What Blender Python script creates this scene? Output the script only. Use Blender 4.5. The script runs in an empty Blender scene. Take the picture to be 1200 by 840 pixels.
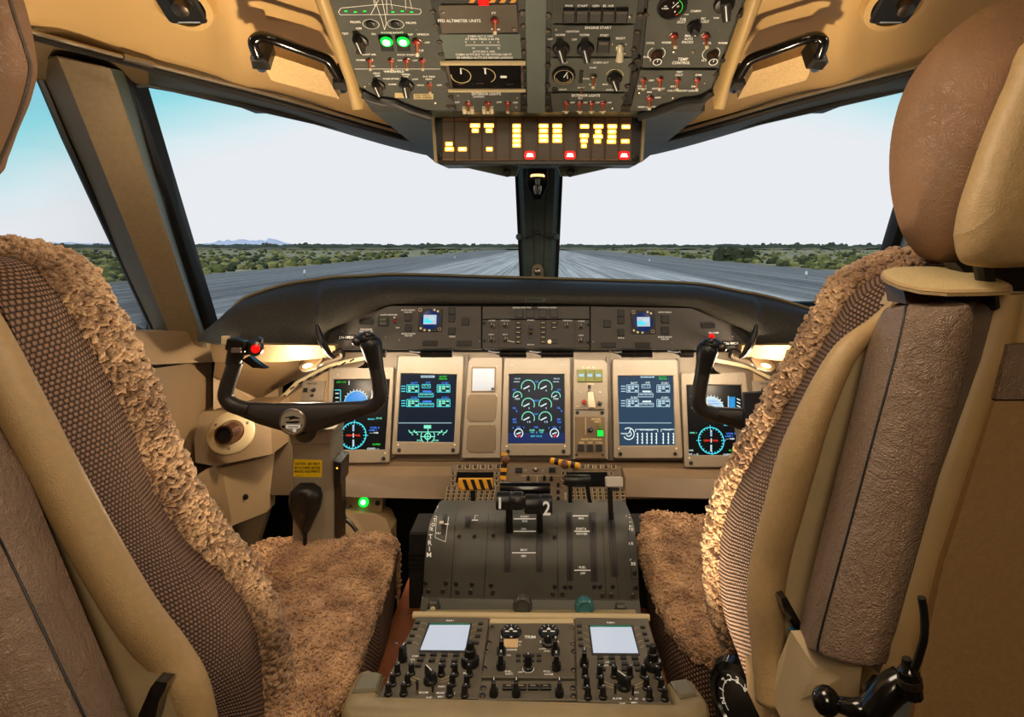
import bpy, math, random
from mathutils import Vector, Matrix, noise, Quaternion
random.seed(7)
PI = math.pi
COL = bpy.context.scene.collection
CAMZ = 1.2
F, CX, CY = 720.0, 632.0, 288.0

def W(px, py, d):
    """World point seen at image position (px, py) at forward distance d from the camera."""
    return Vector(((px - CX) / F * d, d, CAMZ + (CY - py) / F * d))

# ------------------------------------------------------------------ materials
def lin(c):
    o = []
    for v in c:
        v = v / 255.0
        o.append(v / 12.92 if v <= 0.04045 else ((v + 0.055) / 1.055) ** 2.4)
    return (o[0], o[1], o[2], 1.0)

MATS = {}
def M(name, col=(128, 128, 128), rough=0.5, metal=0.0, var=0.0, vs=20.0, bump=0.0, bs=200.0, emit=0.0, spec=0.5, coord='Object', stretch=None, coat=0.0):
    if name in MATS:
        return MATS[name]
    m = bpy.data.materials.new(name); m.use_nodes = True
    nt = m.node_tree; N = nt.nodes; L = nt.links
    b = N['Principled BSDF']
    c = lin(col)
    b.inputs['Base Color'].default_value = c
    b.inputs['Roughness'].default_value = rough
    b.inputs['Metallic'].default_value = metal
    b.inputs['Specular IOR Level'].default_value = spec
    b.inputs['Coat Weight'].default_value = coat
    if emit:
        b.inputs['Emission Color'].default_value = c
        b.inputs['Emission Strength'].default_value = emit
    if var or bump:
        tc = N.new('ShaderNodeTexCoord'); mp = N.new('ShaderNodeMapping')
        L.new(tc.outputs[coord], mp.inputs[0])
        if stretch: mp.inputs['Scale'].default_value = stretch
    if var:
        n = N.new('ShaderNodeTexNoise'); n.inputs['Scale'].default_value = vs; n.inputs['Detail'].default_value = 5
        L.new(mp.outputs[0], n.inputs['Vector'])
        r = N.new('ShaderNodeMapRange'); r.inputs[1].default_value = 0.3; r.inputs[2].default_value = 0.7
        r.inputs[3].default_value = 1 - var; r.inputs[4].default_value = 1 + var
        L.new(n.outputs['Fac'], r.inputs[0])
        h = N.new('ShaderNodeHueSaturation'); h.inputs['Color'].default_value = c
        L.new(r.outputs[0], h.inputs['Value']); L.new(h.outputs[0], b.inputs['Base Color'])
    if bump:
        n = N.new('ShaderNodeTexNoise'); n.inputs['Scale'].default_value = bs; n.inputs['Detail'].default_value = 3
        L.new(mp.outputs[0], n.inputs['Vector'])
        bp = N.new('ShaderNodeBump'); bp.inputs['Strength'].default_value = bump; bp.inputs['Distance'].default_value = 0.002
        L.new(n.outputs['Fac'], bp.inputs['Height']); L.new(bp.outputs[0], b.inputs['Normal'])
    MATS[name] = m
    return m

def leather(name, col, rough=0.45, ns=30, vs=420, st=0.4):
    m = M(name, col, rough, var=0.12, vs=12)
    nt = m.node_tree; N = nt.nodes; L = nt.links; b = N['Principled BSDF']
    tc = N.new('ShaderNodeTexCoord')
    v = N.new('ShaderNodeTexVoronoi'); v.feature = 'DISTANCE_TO_EDGE'; v.inputs['Scale'].default_value = 260
    n = N.new('ShaderNodeTexNoise'); n.inputs['Scale'].default_value = 22; n.inputs['Detail'].default_value = 7; n.inputs['Roughness'].default_value = 0.65; n.inputs['Distortion'].default_value = 1.6
    w = N.new('ShaderNodeTexNoise'); w.inputs['Scale'].default_value = 60; w.inputs['Detail'].default_value = 3
    mix = N.new('ShaderNodeMix'); mix.data_type = 'RGBA'; mix.inputs[0].default_value = 0.02
    L.new(tc.outputs['Object'], n.inputs['Vector']); L.new(tc.outputs['Object'], w.inputs['Vector'])
    L.new(tc.outputs['Object'], mix.inputs[6]); L.new(w.outputs['Color'], mix.inputs[7]); L.new(mix.outputs[2], v.inputs['Vector'])
    # ridged creases from the distorted noise
    s = N.new('ShaderNodeMath'); s.operation = 'SUBTRACT'; s.inputs[1].default_value = 0.5; L.new(n.outputs['Fac'], s.inputs[0])
    a = N.new('ShaderNodeMath'); a.operation = 'ABSOLUTE'; L.new(s.outputs[0], a.inputs[0])
    p = N.new('ShaderNodeMath'); p.operation = 'MINIMUM'; p.inputs[1].default_value = 0.06; L.new(a.outputs[0], p.inputs[0])
    q = N.new('ShaderNodeMath'); q.operation = 'MULTIPLY'; q.inputs[1].default_value = 12; L.new(p.outputs[0], q.inputs[0])
    q2 = N.new('ShaderNodeMath'); q2.operation = 'MULTIPLY_ADD'; q2.inputs[1].default_value = 1.2; L.new(v.outputs[0], q2.inputs[0]); L.new(q.outputs[0], q2.inputs[2])
    bp = N.new('ShaderNodeBump'); bp.inputs['Strength'].default_value = 0.55; bp.inputs['Distance'].default_value = 0.0025
    L.new(q2.outputs[0], bp.inputs['Height']); n.inputs['Scale'].default_value = ns; v.inputs['Scale'].default_value = vs; bp.inputs['Strength'].default_value = st; L.new(bp.outputs[0], b.inputs['Normal'])
    return m

def weave(name, dark, light, su=0.0105, sv=0.0075):
    """Basket weave over UV coordinates given in metres."""
    m = M(name, light, 0.85); nt = m.node_tree; N = nt.nodes; L = nt.links; b = N['Principled BSDF']
    tc = N.new('ShaderNodeTexCoord'); sp = N.new('ShaderNodeSeparateXYZ'); L.new(tc.outputs['UV'], sp.inputs[0])
    def mt(op, a, bb=None, c=None):
        n = N.new('ShaderNodeMath'); n.operation = op
        for i, x in enumerate((a, bb, c)):
            if x is None: continue
            if isinstance(x, (int, float)): n.inputs[i].default_value = x
            else: L.new(x, n.inputs[i])
        return n.outputs[0]
    v = mt('DIVIDE', sp.outputs[1], sv); row = mt('FLOOR', v); fv = mt('FRACT', v)
    par = mt('MULTIPLY', mt('MODULO', row, 2.0), 0.5)
    u = mt('ADD', mt('DIVIDE', sp.outputs[0], su), par); fu = mt('FRACT', u)
    hv = mt('SINE', mt('MULTIPLY', fv, PI)); hu = mt('SINE', mt('MULTIPLY', fu, PI))
    h = mt('MULTIPLY', mt('POWER', mt('ABSOLUTE', hu), 0.6), mt('POWER', mt('ABSOLUTE', hv), 0.6))
    nz = N.new('ShaderNodeTexNoise'); nz.inputs['Scale'].default_value = 700; L.new(tc.outputs['UV'], nz.inputs['Vector'])
    hh = mt('ADD', h, mt('MULTIPLY', nz.outputs['Fac'], 0.25))
    cr = N.new('ShaderNodeValToRGB'); cr.color_ramp.elements[0].position = 0.45; cr.color_ramp.elements[0].color = lin(dark)
    cr.color_ramp.elements[1].position = 1.0; cr.color_ramp.elements[1].color = lin(light)
    L.new(hh, cr.inputs[0]); L.new(cr.outputs[0], b.inputs['Base Color'])
    bp = N.new('ShaderNodeBump'); bp.inputs['Strength'].default_value = 1.0; bp.inputs['Distance'].default_value = 0.004
    L.new(hh, bp.inputs['Height']); L.new(bp.outputs[0], b.inputs['Normal'])
    return m

def fleece_mat(name, dark, light):
    m = M(name, light, 0.95, spec=0.15); nt = m.node_tree; N = nt.nodes; L = nt.links; b = N['Principled BSDF']
    b.inputs['Sheen Weight'].default_value = 0.3
    tc = N.new('ShaderNodeTexCoord')
    n = N.new('ShaderNodeTexNoise'); n.inputs['Scale'].default_value = 170; n.inputs['Detail'].default_value = 5; n.inputs['Distortion'].default_value = 2.5
    n2 = N.new('ShaderNodeTexNoise'); n2.inputs['Scale'].default_value = 18; n2.inputs['Detail'].default_value = 3
    L.new(tc.outputs['Object'], n.inputs['Vector']); L.new(tc.outputs['Object'], n2.inputs['Vector'])
    ad = N.new('ShaderNodeMath'); ad.operation = 'MULTIPLY_ADD'; ad.inputs[1].default_value = 0.6
    L.new(n.outputs['Fac'], ad.inputs[0]); L.new(n2.outputs['Fac'], ad.inputs[2])
    cr = N.new('ShaderNodeValToRGB'); cr.color_ramp.elements[0].position = 0.55; cr.color_ramp.elements[0].color = lin(dark)
    cr.color_ramp.elements[1].position = 0.95; cr.color_ramp.elements[1].color = lin(light)
    L.new(ad.outputs[0], cr.inputs[0]); L.new(cr.outputs[0], b.inputs['Base Color'])
    bp = N.new('ShaderNodeBump'); bp.inputs['Strength'].default_value = 0.8; bp.inputs['Distance'].default_value = 0.004
    L.new(n.outputs['Fac'], bp.inputs['Height']); L.new(bp.outputs[0], b.inputs['Normal'])
    return m

def glass(name, tint=(1, 1, 1)):
    m = bpy.data.materials.new(name); m.use_nodes = True; nt = m.node_tree; N = nt.nodes; L = nt.links
    N.remove(N['Principled BSDF']); o = N['Material Output']
    t = N.new('ShaderNodeBsdfTransparent'); t.inputs[0].default_value = (*tint, 1)
    g = N.new('ShaderNodeBsdfGlossy'); g.inputs['Roughness'].default_value = 0.02
    fr = N.new('ShaderNodeFresnel'); fr.inputs[0].default_value = 1.12
    mx = N.new('ShaderNodeMixShader'); L.new(fr.outputs[0], mx.inputs[0]); L.new(t.outputs[0], mx.inputs[1]); L.new(g.outputs[0], mx.inputs[2])
    L.new(mx.outputs[0], o.inputs[0]); MATS[name] = m
    return m

# palette
M('panel', (66, 68, 62), 0.55, var=0.15, vs=30, bump=0.15, bs=900)
M('panel_dark', (34, 36, 34), 0.55, var=0.15, vs=30, bump=0.15, bs=900)
M('panel_mid', (84, 88, 80), 0.5, var=0.15, vs=25, bump=0.1, bs=900)
M('panel_brown', (88, 76, 62), 0.5, var=0.12, vs=25, bump=0.1, bs=900)
M('console_green', (92, 104, 96), 0.45, var=0.1, vs=12)
M('lcd_off', (150, 158, 172), .25)
M('black', (16, 16, 16), 0.4)
M('black_gloss', (12, 12, 13), 0.18, coat=0.4)
M('black_satin', (26, 25, 24), 0.38, var=0.1, vs=30)
M('knob_brown', (70, 44, 26), 0.4)
M('white_mark', (225, 222, 210), 0.5, emit=0.25)
M('gold_mark', (200, 180, 130), 0.5)
M('metal', (170, 160, 145), 0.28, 0.9)
M('metal_dark', (90, 82, 74), 0.35, 0.9)
M('red_collar', (150, 34, 22), 0.35); M('bat_shaft', (168, 96, 56), 0.3, 0.5)
M('bat', (235, 225, 195), 0.3, 0.3)
M('lining', (198, 162, 106), 0.5, var=0.05, vs=4, bump=0.2, bs=500)
M('lining_edge', (186, 156, 104), 0.42, var=0.05, vs=6, bump=0.1, bs=500)
M('lining_plate', (214, 180, 128), 0.6, var=0.12, vs=220, bump=0.3, bs=700)
M('rear_brown', (156, 124, 82), .6, var=.08, vs=200, bump=.3, bs=600)
M('pillar', (118, 100, 72), 0.6, var=0.08, vs=120, bump=0.25, bs=600)
M('pillar_dark', (100, 80, 50), 0.6, var=0.08, vs=120, bump=0.25, bs=600)
M('pillar_edge', (86, 98, 84), 0.5)
M('seal', (14, 14, 12), 0.5)
M('header', (52, 54, 42), 0.5, var=0.2, vs=12)
M('wall_brown', (128, 104, 72), 0.6, var=0.1, vs=8, bump=0.2, bs=400)
M('wall_light', (160, 134, 98), 0.55, var=0.1, vs=8, bump=0.2, bs=400)
M('glareshield', (54, 51, 42), 0.6, var=0.35, vs=220, bump=0.6, bs=500)
M('glare_edge', (140, 126, 92), 0.45)
M('coaming_panel', (74, 70, 66), 0.5, var=0.06, vs=30, bump=0.1, bs=900)
M('bezel', (130, 117, 99), 0.42, var=0.05, vs=20, bump=0.08, bs=900)
M('bezel_dark', (104, 88, 68), 0.45, var=0.05, vs=20, bump=0.08, bs=900)
M('sub_panel', (104, 84, 60), 0.5, var=0.12, vs=14, bump=0.1, bs=500)
M('frame_beige', (170, 142, 100), 0.5, var=0.06, vs=140, bump=0.25, bs=500)
M('frame_shell', (180, 160, 124), 0.5, var=0.05, vs=40, bump=0.1, bs=500)
M('tray_top', (196, 176, 130), 0.6, var=0.3, vs=700)
M('quadrant', (76, 76, 68), 0.42, var=0.12, vs=16, bump=0.1, bs=700)
M('slot', (44, 42, 44), 0.5)
M('pedestal_rim', (150, 136, 104), 0.42, var=0.08, vs=20, bump=0.1, bs=500)
M('pedestal_pad', (112, 108, 88), 0.35, var=0.1, vs=20)
M('cream', (206, 188, 146), 0.4)
M('avionics', (96, 90, 76), 0.5, var=0.08, vs=20, bump=0.1, bs=800)
M('orange_leather', (150, 84, 44), 0.5, var=0.2, vs=12, bump=0.2, bs=200)
M('carpet', (70, 55, 42), 0.95, var=0.3, vs=60, bump=0.4, bs=300)
M('void', (20, 18, 16), 0.8)
M('yellow', (250, 212, 20), 0.55)
M('stripe_yellow', (240, 170, 40), 0.45)
M('teal_knob', (60, 120, 124), 0.35)
M('blue_plastic', (40, 120, 165), 0.3)
M('column_gray', (156, 146, 126), 0.5, var=0.1, vs=14, bump=0.1, bs=500)
leather('leather', (126, 104, 86), ns=17, vs=380, st=.6)
leather('leather_dark', (96, 82, 70))
leather('leather_head', (134, 102, 76), ns=40, vs=300, st=0.35); M('shell_warm', (176, 146, 100), .5, var=.05, vs=40, bump=.15, bs=500)
weave('woven', (60, 40, 30), (146, 112, 90), .0080, .0058)
fleece_mat('fleece', (118, 84, 60), (200, 164, 126))
fleece_mat('fleece_seat', (140, 98, 66), (224, 180, 134))
glass('window_glass', (0.985, 0.995, 0.995))
def E(name, col, s, base=None):
    m = bpy.data.materials.new(name); m.use_nodes = True; b = m.node_tree.nodes['Principled BSDF']
    b.inputs['Base Color'].default_value = lin(base or (10, 10, 10)); b.inputs['Emission Color'].default_value = lin(col)
    b.inputs['Emission Strength'].default_value = s; b.inputs['Roughness'].default_value = 0.25; b.inputs['Specular IOR Level'].default_value = 0.12; MATS[name] = m
E('lit_amber', (255, 160, 50), 3.2); E('lit_amber_core', (255, 232, 150), 3.0); E('lit_red', (255, 20, 20), 2.5); E('lit_red_core', (255, 200, 190), 2.5)
E('lit_green', (10, 235, 60), 1.6); E('lit_green_core', (215, 255, 225), 2.2); E('lit_red_button', (255, 20, 15), 1.0, (200, 20, 15))
E('lcd_white', (206, 212, 222), 0.9); E('lcd_green', (20, 110, 80), 0.8)
E('scr_navy', (16, 30, 46), 0.9); E('scr_slate', (46, 72, 96), 0.9); E('scr_blue', (22, 46, 100), 0.8); E('scr_black', (8, 12, 16), 0.6)
E('s_cyan', (80, 225, 240), 1.1); E('s_white', (225, 240, 240), 1.1); E('s_blue', (70, 130, 240), 1.2); E('s_green', (50, 220, 60), 1.1); E('s_red', (240, 60, 40), 1.2)
E('s_sky', (40, 150, 225), 1.0); E('s_pale', (190, 220, 235), 1.0); E('s_mint', (130, 235, 200), 1.1)
E('lamp_lens', (255, 205, 140), 14.0); E('lamp_dim', (255, 190, 110), 3.0); E('flood_lens', (255, 214, 160), 4.0)

# ------------------------------------------------------------------ mesh building
def cr(P, t):
    n = len(P) - 1; x = max(0.0, min(0.999999, t)) * n; i = int(x); f = x - i
    p0, p1, p2, p3 = P[max(i - 1, 0)], P[i], P[i + 1], P[min(i + 2, n)]
    return 0.5 * ((2 * p1) + (p2 - p0) * f + (2 * p0 - 5 * p1 + 4 * p2 - p3) * f * f + (3 * p1 - p0 - 3 * p2 + p3) * f ** 3)
def resample(P, n): return [cr(P, i / (n - 1)) for i in range(n)]

_txt = {}
def text_mesh(s):
    if s not in _txt:
        cu = bpy.data.curves.new('t', 'FONT'); cu.body = s; cu.size = 1; cu.resolution_u = 2; cu.align_x = 'CENTER'; cu.align_y = 'CENTER'
        cu.offset = 0.02
        ob = bpy.data.objects.new('t', cu); me = bpy.data.meshes.new_from_object(ob)
        v = [p.co.copy() for p in me.vertices]; f = [tuple(p.vertices) for p in me.polygons]
        xs = [p.x for p in v] or [0, 1]; ys = [p.y for p in v] or [0, 1]
        w = (max(xs) - min(xs)) or 1; h = (max(ys) - min(ys)) or 1; cx = (max(xs) + min(xs)) / 2; cy = (max(ys) + min(ys)) / 2
        _txt[s] = ([Vector((p.x - cx, p.y - cy, 0)) for p in v], f, w, h)
        bpy.data.objects.remove(ob); bpy.data.curves.remove(cu); bpy.data.meshes.remove(me)
    return _txt[s]

class MB:
    def __init__(s, mat=None):
        s.v = []; s.f = []; s.m = []; s.mats = []; s.uv = {}; s.cur = 0
        if mat: s.mat(mat)
    def mat(s, name):
        if name not in s.mats: s.mats.append(name)
        s.cur = s.mats.index(name); return s
    def add(s, V, Fc):
        o = len(s.v); s.v += [Vector(p) for p in V]
        for f in Fc: s.f.append(tuple(i + o for i in f)); s.m.append(s.cur)
        return s
    def box(s, x0, x1, y0, y1, z0, z1, c=0.0):
        if x0 > x1: x0, x1 = x1, x0
        if y0 > y1: y0, y1 = y1, y0
        if c <= 0:
            V = [(x0, y0, z0), (x1, y0, z0), (x1, y1, z0), (x0, y1, z0), (x0, y0, z1), (x1, y0, z1), (x1, y1, z1), (x0, y1, z1)]
            return s.add(V, [(3, 2, 1, 0), (4, 5, 6, 7), (0, 1, 5, 4), (1, 2, 6, 5), (2, 3, 7, 6), (3, 0, 4, 7)])
        return s.prism([(x0, y0), (x1, y0), (x1, y1), (x0, y1)], z0, z1, c)
    def prism(s, P, z0, z1, c=0.0):
        """Outline P (counter-clockwise) from z0 to z1, top edge chamfered by c."""
        P = [Vector((p[0], p[1])) for p in P]; n = len(P)
        ar = sum(P[i].x * P[(i + 1) % n].y - P[(i + 1) % n].x * P[i].y for i in range(n))
        if ar < 0: P.reverse()
        def inset(d):
            o = []
            for i in range(n):
                a, b, e = P[i - 1], P[i], P[(i + 1) % n]
                n1 = Vector((-(b - a).y, (b - a).x)).normalized(); n2 = Vector((-(e - b).y, (e - b).x)).normalized()
                k = n1 + n2; q = k.dot(n1); o.append(b + k * (d / max(q, 0.35)))
            return o
        rings = [(P, z0), (P, z1 - c)] + ([(inset(c), z1)] if c > 0 else [])
        V = []; Fc = []
        for R, z in rings: V += [(p.x, p.y, z) for p in R]
        for r in range(len(rings) - 1):
            for i in range(n): j = (i + 1) % n; Fc.append((r * n + i, r * n + j, (r + 1) * n + j, (r + 1) * n + i))
        Fc.append(tuple(reversed(range(n)))); Fc.append(tuple(range((len(rings) - 1) * n, len(rings) * n)))
        return s.add(V, Fc)
    def rbox(s, x0, x1, y0, y1, z0, z1, r, c=0.0, k=4):
        if x0 > x1: x0, x1 = x1, x0
        if y0 > y1: y0, y1 = y1, y0
        P = []
        for cx, cy, a in ((x1 - r, y1 - r, 0), (x0 + r, y1 - r, 90), (x0 + r, y0 + r, 180), (x1 - r, y0 + r, 270)):
            for i in range(k + 1):
                t = math.radians(a + 90 * i / k); P.append((cx + r * math.cos(t), cy + r * math.sin(t)))
        return s.prism(P, z0, z1, c)
    def lathe(s, x, y, prof, n=20, z=0.0, wob=0.0):
        V = []; Fc = []
        for r, h in prof:
            for i in range(n):
                a = 2 * PI * i / n; rr = r * (1 - (wob if i % 2 else 0)); V.append((x + rr * math.cos(a), y + rr * math.sin(a), z + h))
        for k in range(len(prof) - 1):
            for i in range(n): j = (i + 1) % n; Fc.append((k * n + i, k * n + j, (k + 1) * n + j, (k + 1) * n + i))
        Fc.append(tuple(reversed(range(n)))); Fc.append(tuple(range((len(prof) - 1) * n, len(prof) * n)))
        return s.add(V, Fc)
    def cyl(s, x, y, z0, z1, r, n=16, c=0.0):
        return s.lathe(x, y, [(r, z0), (r, z1 - c), (r - c, z1)] if c else [(r, z0), (r, z1)], n)
    def tube(s, P, r, n=10, cap=True, flat=None):
        P = [Vector(p) for p in P]; R = r if isinstance(r, (list, tuple)) else [r] * len(P)
        up = None; V = []; Fc = []
        for i, p in enumerate(P):
            t = (P[min(i + 1, len(P) - 1)] - P[max(i - 1, 0)]).normalized()
            if up is None:
                up = Vector((0, 0, 1)) if abs(t.z) < 0.9 else Vector((0, 1, 0))
            a = (up - t * up.dot(t)).normalized(); b = t.cross(a); up = a
            for k in range(n):
                g = 2 * PI * k / n; fx = flat if flat else 1.0
                V.append(p + a * (R[i] * math.cos(g)) + b * (R[i] * fx * math.sin(g)))
        for i in range(len(P) - 1):
            for k in range(n): j = (k + 1) % n; Fc.append((i * n + k, i * n + j, (i + 1) * n + j, (i + 1) * n + k))
        if cap: Fc.append(tuple(reversed(range(n)))); Fc.append(tuple(range((len(P) - 1) * n, len(P) * n)))
        return s.add(V, Fc)
    def ball(s, c, r, n=14, sc=(1, 1, 1)):
        V = []; Fc = []; c = Vector(c); m = n // 2
        for i in range(m + 1):
            t = PI * i / m
            for k in range(n):
                a = 2 * PI * k / n; V.append(c + Vector((r * sc[0] * math.sin(t) * math.cos(a), r * sc[1] * math.sin(t) * math.sin(a), r * sc[2] * math.cos(t))))
        for i in range(m):
            for k in range(n): j = (k + 1) % n; Fc.append((i * n + k, (i + 1) * n + k, (i + 1) * n + j, i * n + j))
        return s.add(V, Fc)
    def line(s, x0, y0, x1, y1, w, z=0.0):
        d = Vector((x1 - x0, y1 - y0)); 
        if d.length < 1e-9: return s
        n = Vector((-d.y, d.x)).normalized() * w / 2
        return s.add([(x0 - n.x, y0 - n.y, z), (x1 - n.x, y1 - n.y, z), (x1 + n.x, y1 + n.y, z), (x0 + n.x, y0 + n.y, z)], [(0, 1, 2, 3)])
    def pline(s, P, w, z=0.0, close=False):
        P = list(P) + ([P[0]] if close else [])
        for a, b in zip(P, P[1:]): s.line(a[0], a[1], b[0], b[1], w, z)
        return s
    def arc(s, cx, cy, r, a0, a1, w, z=0.0, n=24, sy=1.0):
        V = []; Fc = []
        for i in range(n + 1):
            a = math.radians(a0 + (a1 - a0) * i / n)
            for q in (r - w / 2, r + w / 2): V.append((cx + q * math.cos(a), cy + q * sy * math.sin(a), z))
        for i in range(n): Fc.append((2 * i, 2 * i + 1, 2 * i + 3, 2 * i + 2))
        return s.add(V, Fc)
    def disc(s, cx, cy, r, z=0.0, n=20, sy=1.0):
        return s.add([(cx + r * math.cos(2 * PI * i / n), cy + r * sy * math.sin(2 * PI * i / n), z) for i in range(n)], [tuple(range(n))])
    def text(s, t, x, y, h, z=0.0, w=None, rot=0.0):
        V, Fc, tw, th = text_mesh(t)
        ky = h / 0.72; kx = ky if w is None or len(t) == 1 else w / tw
        c, q = math.cos(rot), math.sin(rot)
        return s.add([(x + (p.x * kx) * c - (p.y * ky) * q, y + (p.x * kx) * q + (p.y * ky) * c, z) for p in V], Fc)
    def grid(s, G, uv=None, wrapu=False, wrapv=False):
        nu = len(G); nv = len(G[0]); o = len(s.v)
        for r in G: s.v += [Vector(p) for p in r]
        for i in range(nu if wrapu else nu - 1):
            for j in range(nv if wrapv else nv - 1):
                i2 = (i + 1) % nu; j2 = (j + 1) % nv
                s.f.append((o + i * nv + j, o + i2 * nv + j, o + i2 * nv + j2, o + i * nv + j2)); s.m.append(s.cur)
        if uv:
            for i in range(nu):
                for j in range(nv): s.uv[o + i * nv + j] = uv[i][j]
        return s
    def slab(s, P, vec):
        """3D outline P pushed along vec."""
        n = len(P); vec = Vector(vec); V = [Vector(p) for p in P] + [Vector(p) + vec for p in P]
        Fc = [tuple(range(n)), tuple(reversed(range(n, 2 * n)))]
        for i in range(n): j = (i + 1) % n; Fc.append((i, i + n, j + n, j))
        return s.add(V, Fc)
    def mesh(s, name='mesh', smooth=35):
        me = bpy.data.meshes.new(name); me.from_pydata(s.v, [], s.f)
        for m in s.mats: me.materials.append(MATS[m])
        me.polygons.foreach_set('material_index', s.m)
        me.polygons.foreach_set('use_smooth', [True] * len(s.f))
        if s.uv:
            ul = me.uv_layers.new(name='UVMap')
            for l in me.loops:
                u = s.uv.get(l.vertex_index)
                if u: ul.data[l.index].uv = u
        me.update()
        try: me.set_sharp_from_angle(angle=math.radians(smooth))
        except Exception: pass
        return me
    def build(s, name, parent=None, smooth=35, mw=None, **kw):
        ob = bpy.data.objects.new(name, s.mesh(name, smooth)); COL.objects.link(ob)
        if parent: ob.parent = parent
        if mw is not None: ob.matrix_local = mw
        tag(ob, **kw); return ob

def tag(o, label=None, cat=None, group=None, kind=None):
    if label: o['label'] = label
    if cat: o['category'] = cat
    if group: o['group'] = group
    if kind: o['kind'] = kind
    return o
def empty(name, mw=None, **kw):
    o = bpy.data.objects.new(name, None); o.empty_display_size = 0.05; COL.objects.link(o)
    if mw is not None: o.matrix_local = mw
    return tag(o, **kw)
def inst(name, me, parent, x=0, y=0, z=0, rz=0.0, s=1.0, mw=None, label=None):
    o = bpy.data.objects.new(name, me); COL.objects.link(o); o.parent = parent
    o.matrix_local = mw if mw is not None else Matrix.Translation((x, y, z)) @ Matrix.Rotation(rz, 4, 'Z') @ Matrix.Scale(s, 4)
    if label: o['label'] = label
    return o
def copy_tree(o, parent=None):
    c = o.copy(); COL.objects.link(c); c.parent = parent
    for ch in o.children: copy_tree(ch, c)
    return c

class Pl:
    """A flat mounting plane: x right, y up the plane, z out of it towards the cabin."""
    def __init__(s, o, r, t):
        s.o = Vector(o); s.u = (Vector(r) - s.o).normalized(); v = Vector(t) - s.o
        s.v = (v - s.u * v.dot(s.u)).normalized(); s.n = s.u.cross(s.v)
        s.M = Matrix(((s.u.x, s.v.x, s.n.x, s.o.x), (s.u.y, s.v.y, s.n.y, s.o.y), (s.u.z, s.v.z, s.n.z, s.o.z), (0, 0, 0, 1)))
    def q(s, px, py, h=0.0):
        c = Vector((0, 0, CAMZ)); d = W(px, py, 1.0) - c
        t = (s.o + s.n * h - c).dot(s.n) / d.dot(s.n); p = c + d * t - s.o
        return Vector((p.dot(s.u), p.dot(s.v)))
    def w(s, x, y, h=0.0): return s.o + s.u * x + s.v * y + s.n * h
    def at(s, px, py, h=0.0): a = s.q(px, py, h); return s.w(a.x, a.y, h)
    def k(s, px, py): return (s.q(px + 1, py) - s.q(px, py)).length     # metres per pixel there
    def sub(s, px, py):
        a = s.q(px, py); return s.M @ Matrix.Translation((a.x, a.y, 0))
    def box(s, mb, x0, y0, x1, y1, z0, z1, c=0.0, r=0.0, off=(0, 0)):
        a = (s.q(x0, y0) + s.q(x0, y1)) / 2; b = (s.q(x1, y0) + s.q(x1, y1)) / 2
        t = (s.q(x0, y0) + s.q(x1, y0)) / 2; u = (s.q(x0, y1) + s.q(x1, y1)) / 2
        if r > 0: mb.rbox(a.x, b.x, u.y, t.y, z0, z1, r, c)
        else: mb.box(a.x, b.x, u.y, t.y, z0, z1, c)
        return (a.x, b.x, u.y, t.y)
    def poly(s, mb, P, z0, z1, c=0.0): mb.prism([s.q(*p) for p in P], z0, z1, c)
    def text(s, mb, t, px, py, hpx, wpx=None, z=0.0008, rot=0.0):
        a = s.q(px, py); k = s.k(px, py); kv = (s.q(px, py + 1) - s.q(px, py)).length
        mb.text(t, a.x, a.y, hpx * kv, z, None if wpx is None else wpx * k, rot)
    def line(s, mb, x0, y0, x1, y1, w, z=0.0008):
        a = s.q(x0, y0); b = s.q(x1, y1); mb.line(a.x, a.y, b.x, b.y, w * s.k(x0, y0), z)
    def pline(s, mb, P, w, z=0.0008, close=False):
        P = list(P) + ([P[0]] if close else [])
        for a, b in zip(P, P[1:]): s.line(mb, a[0], a[1], b[0], b[1], w, z)
    def arc(s, mb, px, py, r, a0, a1, w, z=0.0008, n=24):
        a = s.q(px, py); k = s.k(px, py); mb.arc(a.x, a.y, r * k, a0, a1, w * k, z, n)
    def disc(s, mb, px, py, r, z=0.0008, n=16):
        a = s.q(px, py); k = s.k(px, py); mb.disc(a.x, a.y, r * k, z, n)
    def rect(s, mb, x0, y0, x1, y1, z=0.0008):
        P = [s.q(x0, y1), s.q(x1, y1), s.q(x1, y0), s.q(x0, y0)]
        mb.add([(p.x, p.y, z) for p in P], [(0, 1, 2, 3)])

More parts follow.
